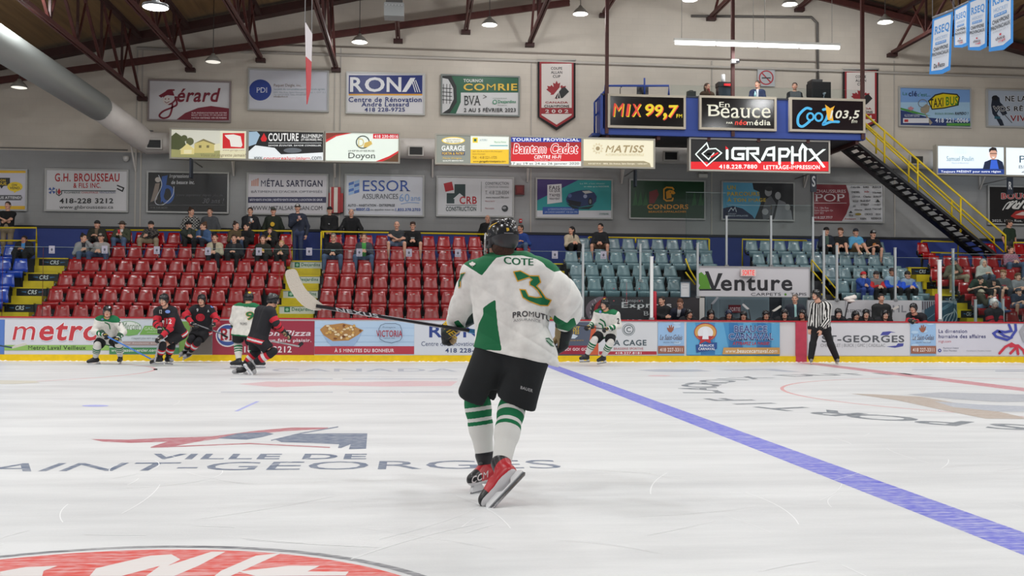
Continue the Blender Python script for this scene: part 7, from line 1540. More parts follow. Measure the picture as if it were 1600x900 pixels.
sit('person in beige cap with light blue jeans raised against the rail', 1533, 459, 'E', dict(top='hoodie', topc=(60, 56, 40), botc=(110, 140, 172), cap=(176, 160, 140), shoe=(60, 80, 140)), legs='up', body=(.75, -.6, 0), s=.95)
sit('boy in navy shirt and backward cap with a wide grin', 1591, 457, 'E', dict(top='tshirt', topc=(28, 38, 58), bot='shorts', botc=(90, 104, 128), cap=(50, 56, 70), capback=1), legs='wide', s=.95)
# ---- press box crew
def crew(lab, px, py, st, Y, **k):
    c = P(px, py, Y); J = seated(px, py, 'A', Y=Y, zt=c.z - 1.22, **k)
    st = dict(st); st['feet'] = False
    return dress('person', lab, 'press box crew', J, st, .02)
crew('woman in brown jacket with a hand at her mouth in the press box', 1105, 136, dict(top='jacket', topc=(74, 52, 36), inner=(120, 40, 40), botc=BLK, hair=(70, 48, 36), hairs='long'), Yf + 1.1, hands='face', face=(.4, -1, 0), s=.95)
crew('man in navy suit and white shirt in the press box', 1183.5, 132, dict(top='suit', topc=(34, 44, 76), inner=(200, 200, 206), innerw=.03, botc=NAVY, hair=(70, 54, 44)), Yf + 1.0, face=L_)
crew('bearded man in black behind a laptop in the press box', 1241.5, 135, dict(top='shirt', topc=(22, 22, 25), botc=BLK, hair=(60, 44, 34), beard=(60, 40, 30)), Yf + 1.0, face=(-.4, -1, 0))
# ================================================================ HOCKEY PLAYERS, REFEREE, BENCH
class Decal(Art):
    """artwork pressed onto the cloth meshes of a figure; follows the surface"""
    def __init__(s, objs, parent, fallY, maxe=3.0, lift=.0018, rough=.75):
        vs = []; fs = []; s.tgt = objs[0]
        for o in objs:
            b = len(vs); off = Vector(parent.location)
            vs += [v.co + off for v in o.data.vertices]; fs += [[b + i for i in p.vertices] for p in o.data.polygons]
        s.bvh = BVHTree.FromPolygons(vs, fs); s.par = parent; s.maxe = maxe
        def M_(px, py, layer):
            d = ray(px, py).normalized(); h = s.bvh.ray_cast(CAM, d)
            if h[0] is None: return None
            return h[0] - d * (lift + .0007 * layer)
        Art.__init__(s, M_, 0, rough)
    def raw(s, V, F, c):
        V = [tuple(v) for v in V]; T = []
        for f in F:
            for i in range(1, len(f) - 1): T.append((V[f[0]], V[f[i]], V[f[i + 1]]))
        out = []
        while T:
            a, b, c_ = T.pop(); l = [math.dist(a, b), math.dist(b, c_), math.dist(c_, a)]; m = max(l)
            if m <= s.maxe: out.append((a, b, c_)); continue
            i = l.index(m); p = (a, b, c_); u, v, w = p[i], p[(i + 1) % 3], p[(i + 2) % 3]; q = ((u[0] + v[0]) / 2, (u[1] + v[1]) / 2); T += [(u, q, w), (q, v, w)]
        ids = {}; vs = []; fs = []
        for t in out:
            r = []
            for p in t:
                k = (round(p[0], 4), round(p[1], 4))
                if k not in ids: ids[k] = len(vs); vs.append(s.map(p[0], p[1], s.layer))
                r.append(ids[k])
            fs.append(r)
        ok = [f for f in fs if all(vs[i] is not None for i in f)]
        ok = [f for f in ok if max((vs[f[0]] - vs[f[1]]).length, (vs[f[1]] - vs[f[2]]).length) < .05]
        s.mb.add([v if v is not None else CAM for v in vs], ok, s._m(c), True); return s
    def build(s, name):
        used = sorted({i for f in s.mb.f for i in f}); mp = {o: n for n, o in enumerate(used)}
        s.mb.v = [s.mb.v[i] for i in used]; s.mb.f = [[mp[i] for i in f] for f in s.mb.f]
        if not s.mb.v: return None
        o = s.mb.build(name, s.par, rel=True); o.parent = s.tgt; return o
def build_glove(res, curl=(50, 62, 38)):
    p = [rbox((0, .045, .010), (.052, .052, .030), None, .022), cap((0, -.03, 0), (0, .02, 0), .050, .046, k=.02)]
    for x, L in ((.036, .072), (.012, .082), (-.012, .078), (-.036, .064)):
        q = np.array((x, .092, .010)); a = 0
        for s_, c in zip((.45, .32, .24), curl):
            a += math.radians(c); e = q + L * 1.25 * s_ * np.array((0, math.cos(a), -math.sin(a))); p.append(cap(q, e, .0165, .0155, k=.004)); q = e
    t0 = np.array((.045, .02, -.004)); t1 = t0 + np.array((.03, .03, -.02)); t2 = t1 + np.array((-.012, .04, -.022)); p += [cap(t0, t1, .022, .018, k=.012), cap(t1, t2, .018, .016, k=.006)]
    V, Q = sdf_mesh(p, res, .010); C, CQ = sdf_mesh([cap((0, -.115, 0), (0, -.03, 0), .066, .052)], res, .01, cuts=[cap((0, -.2, 0), (0, -.06, 0), .058, .045)])
    return (V, Q), (C, CQ)
GLOVE_LO, GLOVE_HI = build_glove(.009), build_glove(.0045)
def helmet(c, L, hf, s, col, res, root, base, visor=True, cage=False, logo=None, tone=.22, h2=None):
    hm = mat(col, tone, spec=.6); E = lambda p, r, **k: ell(L(p), A(r) * s, hf, **k)
    pr = [E((0, -.014, .052), (.100, .122, .094)), E((0, -.06, .0), (.094, .075, .085), k=.03), E((0, -.02, .128), (.028, .10, .022), k=.02), E((-.05, -.02, .115), (.018, .085, .02), k=.015), E((.05, -.02, .115), (.018, .085, .02), k=.015),
          rbox(L((-.09, .01, -.02)), A((.012, .034, .045)) * s, hf, .01, k=.02), rbox(L((.09, .01, -.02)), A((.012, .034, .045)) * s, hf, .01, k=.02)]
    cu = [E((0, .13, -.045), (.082, .11, .095), k=.012), E((0, -.05, -.14), (.15, .15, .075), k=.02)] + [E((q * .096, .015, -.03), (.012, .016, .018)) for q in (-1, 1)]
    cu += [E((q * .035, y, .158), (.01, .025, .02), k=.004) for q in (-1, 1) for y in (-.06, .02)]
    z = []; ms = [hm]
    if h2: ms.append(mat(h2, .4)); z = [(lambda C: (C - L((0, 0, .018))) @ hf[:, 2] < -.25 * ((C - L((0, 0, 0))) @ hf[:, 1]) - .02, 1)]
    h = c('helmet', pr, z, ms, k=.02, cuts=cu, r=res)
    if visor:
        g = MB(); n = 14; vs = []
        for i in range(n + 1):
            a = math.radians(-78 + 156 * i / n); x, y = .1 * math.sin(a), .115 * math.cos(a) + .012
            for z_, k_ in ((.045, 1.0), (-.03, 1.06)): vs.append(Vector(L((x * k_, y * k_, z_))))
        g.add(vs, [(2 * i, 2 * i + 1, 2 * i + 3, 2 * i + 2) for i in range(n)], glass_mat((.86, .9, .92), key='visor'), True); g.sub(base); g.build('visor', h)
    st = MB(); st.tube([Vector(L(p)) for p in ((-.092, .015, -.06), (-.06, .06, -.115), (0, .075, -.128), (.06, .06, -.115), (.092, .015, -.06))], .006 * s, mat((24, 24, 26), .7), 5); st.sub(base); st.build('chin_strap', h)
    if cage:
        g = MB(); wm = mat((206, 206, 206), .3, metal=.5)
        def gp(t, u): a = math.radians(t); return Vector(L((.098 * math.sin(a), .10 * math.cos(a) + .03, u)))
        for u in (.03, .005, -.02, -.045, -.07, -.095): g.tube([gp(t, u) for t in range(-85, 86, 17)], .0032, wm, 5)
        for t in (-80, -55, -30, -10, 10, 30, 55, 80): g.tube([gp(t, .045), gp(t, -.03), gp(t * .9, -.10)], .0032, wm, 5)
        g.sub(base); g.build('face_cage', h)
    return h
def skate(c, an, fd, fu, s, cols, res, root, base, shin=None):
    shin = A(fu, float) if shin is None else shin
    fd = nrm(fd); fu = nrm(A(fu) - fd * A(fu).dot(fd)); r = np.cross(fd, fu); p = lambda x, y, z: an + (r * x + fd * y + fu * z) * s
    R = np.stack([r, fd, fu], 1)
    ms = [mat(c_, .35) for c_ in cols['skate']]; sole = p(0, 0, -.082)
    pr = [cap(an + nrm(shin) * .075 * s, p(0, -.02, -.03), .060 * s, .050 * s), cap(p(0, -.045, -.045), p(0, .02, -.05), .045 * s, .044 * s), cap(p(0, .02, -.045), p(0, .165, -.058), .046 * s, .036 * s), cap(p(0, .05, .0), p(0, .15, -.045), .030 * s, .030 * s, k=.03)]
    zs = [(lambda C: ((C - an) @ fu > .02 * s) | ((C - an) @ fd > .12 * s), 1)] if len(ms) > 1 else None
    if len(ms) > 2: zs.append((lambda C: ((C - an) @ fu < -.072 * s), 2))
    b = c('skate_boot', pr, zs, ms, k=.03, cuts=[rbox(p(0, .05, -.145), A((.2, .4, .05)), R, .005, k=.006)], r=res)
    hl = MB(); w = mat((212, 212, 214), .4)
    def poly(pts, hw): return [Vector(p(q * hw, y, z)) for q in (-1, 1) for y, z in pts]
    pts = [(-.085, -.09), (-.03, -.09), (-.005, -.118), (.06, -.118), (.085, -.09), (.17, -.09), (.19, -.112), (.195, -.128), (-.10, -.128), (-.10, -.112)]
    n = len(pts); hl.add(poly(pts, .011), [tuple(range(n))[::-1], tuple(range(n, 2 * n))] + [(i, (i + 1) % n, (i + 1) % n + n, i + n) for i in range(n)], w); hl.sub(base); hl.build('blade_holder', b)
    bl = MB(); pts = [(-.098, -.124), (.194, -.124), (.205, -.135), (.19, -.152), (-.09, -.152), (-.104, -.138)]; n = len(pts)
    bl.add(poly(pts, .002), [tuple(range(n))[::-1], tuple(range(n, 2 * n))] + [(i, (i + 1) % n, (i + 1) % n + n, i + n) for i in range(n)], mat((150, 152, 158), .2, metal=.9)); bl.sub(base); bl.build('skate_blade', b)
    return b
def armzone(ctx, seg, t0, t1):
    def f(C):
        r = np.zeros(len(C), bool)
        for i in (0, 1):
            a_, b_ = (ctx['sh'][i], ctx['el'][i]) if seg == 0 else (ctx['el'][i], ctx['wr'][i]); ab = b_ - a_; t = ((C - a_) @ ab) / ab.dot(ab); d = np.linalg.norm(C - a_ - np.clip(t, 0, 1)[:, None] * ab, axis=1)
            r |= (d < ctx['R'] * 1.3) & (t >= t0) & (t < t1)
        return r
    return f
def band(ctx, z0, z1):
    up = nrm(ctx['che'] - ctx['pel'])
    def f(C):
        h = (C - ctx['pel']) @ up; d = np.min([np.linalg.norm(C - ctx['wr'][i], axis=1) for i in (0, 1)], 0); return (h > z0) & (h < z1) & (d > .1)
    return f
GRN, GLD, REDJ = (8, 104, 62), (214, 160, 40), (186, 28, 46)
def white_kit(ctx, k):
    up = nrm(ctx['che'] - ctx['pel'])
    yoke = lambda C: ((C - ctx['che']) @ up > .035 * 1) & (np.linalg.norm(C - ctx['neck'], axis=1) < .30)
    col = lambda C: (np.linalg.norm(C - ctx['neck'], axis=1) < .085)
    return [(yoke, k), (col, k + 1), (armzone(ctx, 1, .42, .58), k), (armzone(ctx, 1, .72, .9), k), (band(ctx, -.08, -.045), k)], [mat(GRN, .8), mat(GLD, .8)]
def black_kit(ctx, k):
    return [(armzone(ctx, 0, .45, .78), k), (armzone(ctx, 1, -.1, .25), k), (armzone(ctx, 1, .4, .8), k), (band(ctx, -.08, .02), k), (band(ctx, -.045, -.01), k + 1)], [mat(REDJ, .8), mat((206, 204, 206), .8)]
TEAM = {'white': dict(topc=(216, 213, 206), zones=white_kit, botc=(20, 22, 25), sock=(214, 211, 205), stripes=[(.10, .20), (.26, .34), (.40, .46)], sc=[GRN, GRN, GRN], skate=[(26, 28, 32), (34, 36, 40)], glove=(18, 20, 22), cuff=(14, 60, 42), roll=(206, 170, 40), helm=(16, 17, 20)),
        'black': dict(topc=(24, 24, 30), zones=black_kit, botc=(20, 20, 25), sock=(24, 24, 30), stripes=[(.16, .30), (.30, .44), (.44, .58)], sc=[REDJ, (206, 204, 206), REDJ], skate=[(26, 26, 30), (150, 150, 152)], glove=(20, 20, 24), cuff=(150, 26, 40), roll=(190, 180, 176), helm=(18, 18, 22))}
def hockey(lab, group, J, team, res=.016, skin=SKINS[0], hair=(50, 36, 28), full=True, cage=False, visor=True, helm=None, hemcut=.07, hi=False, s=1.0, over=None, jx=None, gloves=True):
    K = dict(TEAM[team]); K.update(over or {})
    def extra(c):
        root, base, cl = c['root'], c['base'], c['clothe']; r2 = min(res, .011) if not hi else .0045
        c['helm'] = helmet(cl, c['L'], c['hf'], c['s'], helm or K['helm'], r2, root, base, visor, cage, tone=.22, h2=K.get('helm2'))
        GL = GLOVE_HI if hi else GLOVE_LO
        for i, k in ((0, 'L'), (1, 'R')):
            if not gloves: break
            hd = J.get('hd' + k); hd = c['wr'][i] - c['el'][i] if hd is None else A(hd); bk = J.get('hb' + k, (0, 0, 1)); R = hand_R(hd, bk)
            (gv, gq), (cv, cq) = GL; loc = gv[gq].mean(1); ms = [mat(K['glove'], .6), mat(K['roll'], .6), mat((172, 150, 114), .8)]; gs = c['s'] * K.get('gs', 1)
            idx = np.where((loc[:, 2] > .02) & (np.abs(loc[:, 1] - .055) < .008), 1, np.where((loc[:, 2] < -.012) & (loc[:, 1] < .09), 2, 0))
            V, Q = put((gv, gq), R, c['wr'][i], gs, i == 1); go_ = mesh_obj('glove', V, Q, ms, idx, root, base)
            V, Q = put((cv, cq), R, c['wr'][i], gs, i == 1); mesh_obj('glove_cuff', V, Q, [mat(K['cuff'], .6)], None, go_, base)
        if full:
            for i, k in ((0, 'L'), (1, 'R')):
                a_, b_ = c['kn'][i], c['an'][i]; ab = b_ - a_
                zs = [((lambda C, t0=t0, t1=t1: (lambda t: (t > t0) & (t < t1))(((C - a_) @ ab) / ab.dot(ab))), n + 1) for n, (t0, t1) in enumerate(K['stripes'])]
                cl('hockey_sock', [cap(a_ - ab * .12, a_ + ab * .15, .082 * s, .088 * s), cap(a_ + ab * .1, a_ + ab * .45, .088 * s, .082 * s), cap(a_ + ab * .4, b_ - ab * .2, .080 * s, .063 * s)], zs, [mat(K['sock'], .85)] + [mat(q, .85) for q in K['sc']], k=.03, r=r2)
                skate(cl, b_, J['fd' + k] if 'fd' + k in J else c['toe'][i] - b_, J.get('fu' + k, (0, 0, 1)), s * K.get('sks', 1), K, r2, root, base, a_ - b_)
        c['stash'] = c; root_ctx.append(c)
    st = dict(top='jersey', topc=K['topc'], zones=K['zones'], bot='breezers', botc=K['botc'], skin=skin, hair=hair, helmet=True, gloves=gloves, skates=True, extra=extra, hem=.02, legs=full, hi=hi, s=s, tres=min(res, .013) if not hi else .009)
    pl = (A(J['hipL']) + A(J['hipR'])) / 2; u_ = nrm((A(J['shL']) + A(J['shR'])) / 2 - pl); fr = frame(J.get('chestf', J['face']), u_); fr = np.stack([fr[:, 0], np.cross(u_, fr[:, 0]), u_], 1)
    st['jcuts'] = [rbox(pl - u_ * (.075 * s + .3), A((.45, .28, .3)), fr, .003, k=.004)]; st['hem'] = .2
    st.update(jx or {})
    return dress('person', lab, group, J, st, res)
root_ctx = []
def hockey_stick(lab, butt, heel, tip, shaft=(30, 30, 34), blade=(30, 30, 32), up=(0, 0, 1), letter=None, tape=(200, 200, 200), bh=.07, grip=None, w=.03, path=None, curve=.02):
    butt, heel, tip = A(butt, float), A(heel, float), A(tip, float); u = nrm(heel - butt); d = tip - heel; L = np.linalg.norm(d); d = d / L
    n = nrm(np.cross(u, d)); v = nrm(np.cross(d, n)); v = v if v.dot(-u) > 0 else -v   # v: across the blade, toward the shaft side
    root = empty('hockey_stick', tuple(heel), lab, 'hockey stick', 'hockey sticks')
    sh = MB(); sh.bar(Vector(butt), Vector(heel + u * .02), w, .022, mat(shaft, .35), up=Vector(np.cross(n, u))); sh.sub(heel); sh.build('shaft', root)
    g = MB(); g.bar(Vector(butt), Vector(butt + u * .14), w + .006, .028, mat(tape, .8), up=Vector(np.cross(n, u))); g.sub(heel); g.build('grip_tape', root)
    b = MB(); m = 14; vs = []
    for i in range(m + 1):
        t = i / m; c = heel + d * L * t + n * curve * t * t; hh = bh * (.55 + .45 * min(1, t * 4)) if t < .85 else bh * (1 - ((t - .85) / .15) ** 2 * .45)
        if path:
            q = path[0]; f_ = t * (len(q) - 1); k_ = min(int(f_), len(q) - 2); f_ -= k_; c = q[k_] * (1 - f_) + q[k_ + 1] * f_; hh = path[1][k_] * (1 - f_) + path[1][k_ + 1] * f_; tn = nrm(q[k_ + 1] - q[k_]); v = np.cross(tn, n); n2 = nrm(np.cross(v, tn))
            vs += [c + v * hh * (a_ - .5) + n2 * (.009 - .004 * t) * s_ for a_, s_ in ((0, -1), (1, -1), (1, 1), (0, 1))]; continue
        th = .009 - .005 * t; off = bh * .08 * t
        for a_, s_ in ((0, -1), (1, -1), (1, 1), (0, 1)): vs.append(c + v * (hh * a_ - bh * .5 + (bh - hh) * .5 * (t > .8)) + n * th * s_)
    fs = [(4 * i + k, 4 * i + (k + 1) % 4, 4 * i + 4 + (k + 1) % 4, 4 * i + 4 + k) for i in range(m) for k in range(4)] + [(0, 1, 2, 3), (4 * m + 3, 4 * m + 2, 4 * m + 1, 4 * m)]
    b.add([Vector(q) for q in vs], fs, mat(blade, .75, bump=.3, bscale=120)); b.sub(heel); b.build('blade', root); return root
def PJ(px, py, Y): return A(P(px, py, Y))
def players_j(base, Y, head, face, pts, chestf=None):
    """pts: joint -> (px, py, dy)"""
    J = dict(base=tuple(base), face=face, chestf=chestf or face); J['head'] = PJ(head[0], head[1], Y + head[2])
    for k, (x, y, d) in pts.items(): J[k] = PJ(x, y, Y + d)
    J['neck'] = J['neck'] if 'neck' in J else (J['shL'] + J['shR']) / 2 * .75 + J['head'] * .25
    for k in 'LR':
        J['fd' + k] = nrm(J['to' + k] - J['an' + k]); J['fd' + k][2] = J['fd' + k][2] * .3
    return J
TM_W, TM_B = 'skaters in white and green', 'skaters in black and red'
def feet(*pts): return np.mean([G(*p).y for p in pts])
# --- crouching skater in white facing the camera
Y = feet((150, 570), (188, 568)); g_ = G(168, 568)
J = players_j((g_.x, Y, 0), Y, (168, 487, -.25), (.15, -1, -.15), dict(shL=(181, 501, -.12), shR=(154, 501, -.12), elL=(193, 519, -.2), elR=(147, 518, -.2), wrL=(184, 529, -.38), wrR=(163, 523, -.38), hipL=(176, 531, .12), hipR=(160, 531, .12), knL=(186, 538, -.18), knR=(152, 541, -.15), anL=(188, 559, .05), anR=(149, 560, .05), toL=(188, 565, -.2), toR=(134, 566, -.05)))
J.update(hdL=(-.2, -.6, -.6), hdR=(.6, -.5, -.4), fdL=(.05, -1, 0), fdR=(-.95, -.4, -.1)); J1 = J
p1 = hockey('crouching skater in white and green facing the camera by the red lettered board', TM_W, J, 'white', hair=(40, 28, 24))
hockey_stick('hockey stick with a blue shaft held across by the crouching skater', J['wrR'] + A((-.05, 0, .02)), PJ(236, 561, Y - .75), PJ(243, 568, Y - .55), shaft=(50, 110, 190), blade=(24, 24, 26), tape=(120, 170, 220))
# --- black 12
Y = feet((245, 572), (268, 571)); g_ = G(258, 571)
J = players_j((g_.x, Y, 0), Y, (256, 469, -.3), (-.35, -1, -.25), dict(shL=(271, 486, -.2), shR=(246, 487, -.05), elL=(266, 513, -.35), elR=(244, 507, -.25), wrL=(250, 528, -.5), wrR=(250, 513, -.35), hipL=(284, 522, .1), hipR=(272, 522, .15), knL=(254, 541, -.2), knR=(268, 541, .05), anL=(249, 559, .0), anR=(262, 559, .15), toL=(234, 567, -.1), toR=(272, 565, -.05)))
J.update(hdL=(-.5, -.5, -.5), hdR=(.1, -.6, -.6), fdL=(-.9, -.35, 0), fdR=(.7, -.6, 0))
p2 = hockey('skater in black wearing number 12 leaning forward over the puck', TM_B, J, 'black', hair=(110, 80, 50))
hockey_stick('dark hockey stick reaching to the puck under number 12', J['wrR'] + A((.05, .1, .18)), PJ(242, 564, Y - .3), PJ(233, 566, Y - .2), shaft=(170, 170, 174), blade=(26, 26, 28))
# --- black 9 facing the camera
Y = feet((289, 566), (293, 567)); g_ = G(300, 567)
J = players_j((g_.x, Y, 0), Y, (315, 469, -.15), (-.1, -1, -.1), dict(shL=(329, 484, -.05), shR=(302, 484, -.05), elL=(339, 498, -.1), elR=(289, 492, -.12), wrL=(335, 508, -.3), wrR=(303, 508, -.32), hipL=(322, 518, .1), hipR=(309, 517, .1), knL=(309, 534, -.2), knR=(299, 530, -.15), anL=(296, 551, .1), anR=(290, 547, .15), toL=(291, 559, -.05), toR=(286, 556, -.0)))
J.update(hdL=(-.6, -.5, -.2), hdR=(.5, -.6, -.2), fdL=(-.5, -.7, -.3), fdR=(-.5, -.7, -.3), fuL=(.4, -.3, .9), fuR=(.4, -.3, .9))
p3 = hockey('skater in black with a red chest emblem striding toward the camera', TM_B, J, 'black', hair=(60, 44, 34))
hockey_stick('hockey stick held level across the body of the striding skater in black', J['wrR'] + A((-.08, 0, .06)), PJ(345, 521, Y - .35), PJ(355, 528, Y - .3), shaft=(60, 60, 66), blade=(26, 26, 28))
# --- white 9 from behind
Y = feet((366, 577), (405, 575)); g_ = G(385, 576)
J = players_j((g_.x, Y, 0), Y, (388, 466, .1), (-.55, .8, -.1), dict(shL=(369, 482, .08), shR=(401, 482, -.02), elL=(364, 501, .12), elR=(405, 500, .05), wrL=(368, 513, .25), wrR=(398, 512, .25), hipL=(372, 520, .05), hipR=(389, 521, -.02), knL=(372, 538, .15), knR=(394, 542, .1), anL=(373, 564, .05), anR=(401, 564, .0), toL=(360, 572, .05), toR=(414, 570, .0)), chestf=(-.3, .95, 0))
J.update(fdL=(-.9, .2, 0), fdR=(.95, -.1, 0), hdL=(.2, .6, -.5), hdR=(-.2, .6, -.5))
p4 = hockey('skater in white and green seen from behind with a yellow topped helmet', TM_W, J, 'white', hair=(70, 50, 36))
# --- black skater moving right
Y = feet((378, 587), (392, 585)); g_ = G(395, 585)
J = players_j((g_.x, Y, 0), Y, (427, 470, .15), (.75, .55, -.15), dict(shL=(405, 487, .3), shR=(424, 488, -.05), elL=(432, 512, .3), elR=(433, 507, -.12), wrL=(447, 522, .25), wrR=(442, 517, .0), hipL=(398, 530, .2), hipR=(407, 532, .0), knL=(399, 552, .25), knR=(424, 551, -.02), anL=(378, 575, .25), anR=(394, 569, .05), toL=(370, 582, .25), toR=(400, 581, .0)), chestf=(.7, .6, -.2))
J.update(fdL=(-.9, -.3, -.1), fdR=(.6, -.2, -.75), fuL=(.1, .1, 1), fuR=(.7, .1, .6), hdL=(.7, .3, -.5), hdR=(.7, .3, -.4))
p5 = hockey('skater in black with a red waist band gliding away past the pizza board', TM_B, J, 'black', hair=(50, 36, 30))
hockey_stick('hockey stick with a thin pale shaft carried by the skater with a red waist band', PJ(425, 533, Y + .2), PJ(466, 541, Y + .3), PJ(473, 536, Y + .35), shaft=(150, 150, 152), blade=(24, 24, 26))
# --- white 2x skating toward the camera
Y = feet((912, 571), (938, 573)); g_ = G(928, 572)
J = players_j((g_.x, Y, 0), Y, (945, 476, -.12), (-.85, -.6, -.05), dict(shL=(963, 492, -.2), shR=(933, 490, .08), elL=(967, 509, -.22), elR=(928, 504, .05), wrL=(949, 514, -.38), wrR=(920, 511, -.15), hipL=(954, 522, -.02), hipR=(940, 521, .1), knL=(953, 537, -.2), knR=(928, 533, -.12), anL=(942, 558, -.0), anR=(916, 556, .05), toL=(930, 566, -.15), toR=(904, 563, -.1)), chestf=(-.5, -.85, -.1))
J.update(fdL=(-.8, -.5, -.1), fdR=(-.9, -.4, 0), hdL=(-.7, -.4, -.1), hdR=(-.6, -.5, -.1))
p6 = hockey('skater in white and green with long strides in front of the transport sign', TM_W, J, 'white', hair=(50, 34, 28))
hockey_stick('dark hockey stick pointing away from the skater in front of the transport sign', PJ(955, 516, Y - .4), PJ(895, 507, Y + .1), PJ(884, 502, Y + .2), shaft=(40, 40, 44), blade=(30, 30, 32))
# --- small cloth marks on the far skaters
def kids(o, n): return [c for c in o.children if c.name.split('.')[0] in n]
def mark(o, fn, name='lettering'):
    d = Decal(kids(o, ('jersey', 'helmet')), o, 0, 2.0, lift=.012); fn(d); d.build(name)
GY_ = (60, 110, 84)
mark(p1, lambda d: (d.curve([(164, 504), (170, 507), (172, 514)], 1.6, GRN), d.ell(160, 499, 2, 1.5, (110, 120, 170)), d.text('7', 185, 503, 189, 509, (40, 40, 44), bold=1), d.ell(171, 480, 1.4, 1.6, (210, 214, 220))))
mark(p2, lambda d: (d.poly([(256, 497), (273, 496), (272, 511), (256, 511)], REDJ), d.text('12', 260, 498, 268, 506, (222, 220, 222), bold=1), d.ell(262, 487, 4, 2.6, (120, 150, 220)), d.text('12', 249, 484, 253, 490, (200, 198, 200), bold=1)))
mark(p3, lambda d: (d.ell(313, 496, 7, 6, REDJ), d.text('M', 308, 492, 318, 500, (150, 30, 44), bold=1), d.text('A', 324, 484, 327, 488, (210, 210, 212), bold=1), d.text('9', 307, 482, 310, 487, (200, 200, 204), bold=1), d.ell(332, 478, 3, 3, (110, 140, 210))))
mark(p4, lambda d: (d.text('ROCHE', 381, 476, 397, 480, GRN, bold=1), d.otext('9', 384, 487, 397, 500, GRN, GLD, .5, bold=1), d.text('PROMO', 375, 504, 386, 508, (60, 60, 64)), d.ell(390, 457, 2.5, 1.5, (214, 180, 50))))
mark(p5, lambda d: d.text('C', 397, 515, 401, 518, (30, 30, 34), bold=1))
mark(p6, lambda d: (d.curve([(938, 499), (944, 503), (946, 509)], 2.2, GRN), d.curve([(936, 505), (941, 508), (942, 513)], 2, GRN), d.text('2', 964, 497, 968, 506, (40, 40, 44), bold=1), d.ell(938, 487, 2, 2, (110, 130, 190)), d.ell(944, 466, 2.2, 1.6, (214, 180, 50))))
o = MB(); o.lathe((0, 0, 0), [(.001, 0), (.038, 0), (.0385, .0127), (.038, .0254), (.001, .0254)], mat((18, 18, 20), .6), 20); tag(o.build('puck', loc=tuple(G(243, 578))), 'black rubber puck on the ice below number 12', 'puck')
hockey_stick('hockey stick with a white taped blade entering at the picture edge', P(-70, 528, 24.6), P(18, 543, 24.6), P(42, 536.5, 24.5), shaft=(50, 70, 90), blade=(216, 212, 200), bh=.06)
# --- referee
Y = feet((1266, 570), (1308, 570)); g_ = G(1287, 570)
J = players_j((g_.x, Y, 0), Y, (1275, 461, -.05), (-.92, -.4, .02), dict(shL=(1294, 479, -.15), shR=(1271, 477, .12), elL=(1293, 500, -.2), elR=(1267, 500, .12), wrL=(1282, 515, -.3), wrR=(1265, 513, .05), hipL=(1290, 514, -.03), hipR=(1275, 514, .05), knL=(1298, 538, -.05), knR=(1270, 538, .02), anL=(1307, 560, .0), anR=(1267, 560, .0), toL=(1306, 568, -.2), toR=(1262, 567, -.15)), chestf=(-.45, -.9, 0))
J.update(hdL=(-.1, -.1, -1), hdR=(-.1, -.1, -1), hbL=(.2, -1, 0), hbR=(-.6, -.8, 0))
def ref_extra(c):
    helmet(c['clothe'], c['L'], c['hf'], 1.0, (18, 18, 20), .011, c['root'], c['base'], True)
    for i, fd in ((0, (-.15, -1, 0)), (1, (-.3, -1, 0))):
        skate(c['clothe'], c['an'][i], fd, (0, 0, 1), .95, dict(skate=[(24, 24, 26), (120, 118, 116)]), .011, c['root'], c['base'])
def ref_z(ctx, k):
    fw_ = nrm(A((-.45, -.9, 0))); ri = np.cross(fw_, A((0, 0, 1.)))
    def f(C):
        u = (C - ctx['che']) @ ri; v = (C - ctx['che']) @ fw_; a = np.arctan2(u, v + .02); r = np.floor(a * 5.5) % 2 == 0
        for i in (0, 1):
            for a_, b_ in ((ctx['sh'][i] * .8 + ctx['el'][i] * .2, ctx['el'][i]), (ctx['el'][i], ctx['wr'][i])):
                ab = b_ - a_; t = ((C - a_) @ ab) / ab.dot(ab); q = C - a_ - np.clip(t, 0, 1)[:, None] * ab; d = np.linalg.norm(q, axis=1); m = (d < ctx['R'] * 1.2) & (t > 0)
                e = nrm(np.cross(ab, A((0, 1., .2)))); e2 = nrm(np.cross(ab, e)); aa = np.arctan2(q @ e, q @ e2); r = np.where(m, np.floor(aa * 2.1) % 2 == 0, r)
        return r
    cuff = armzone(ctx, 1, .84, 1.2)
    return [(f, k), (lambda C: cuff(C) | (np.linalg.norm(C - ctx['neck'], axis=1) < .08), k)], [mat((18, 18, 20), .85)]
dress('person', 'referee in black and white stripes standing by the red line looking along the boards', 'officials', J, dict(top='stripes', topc=(212, 210, 206), zones=ref_z, botc=(20, 21, 25), bot='trousers', helmet=True, skates=True, hair=(60, 44, 34), extra=ref_extra, tres=.009, w=1.2, cf=1.3), .014)
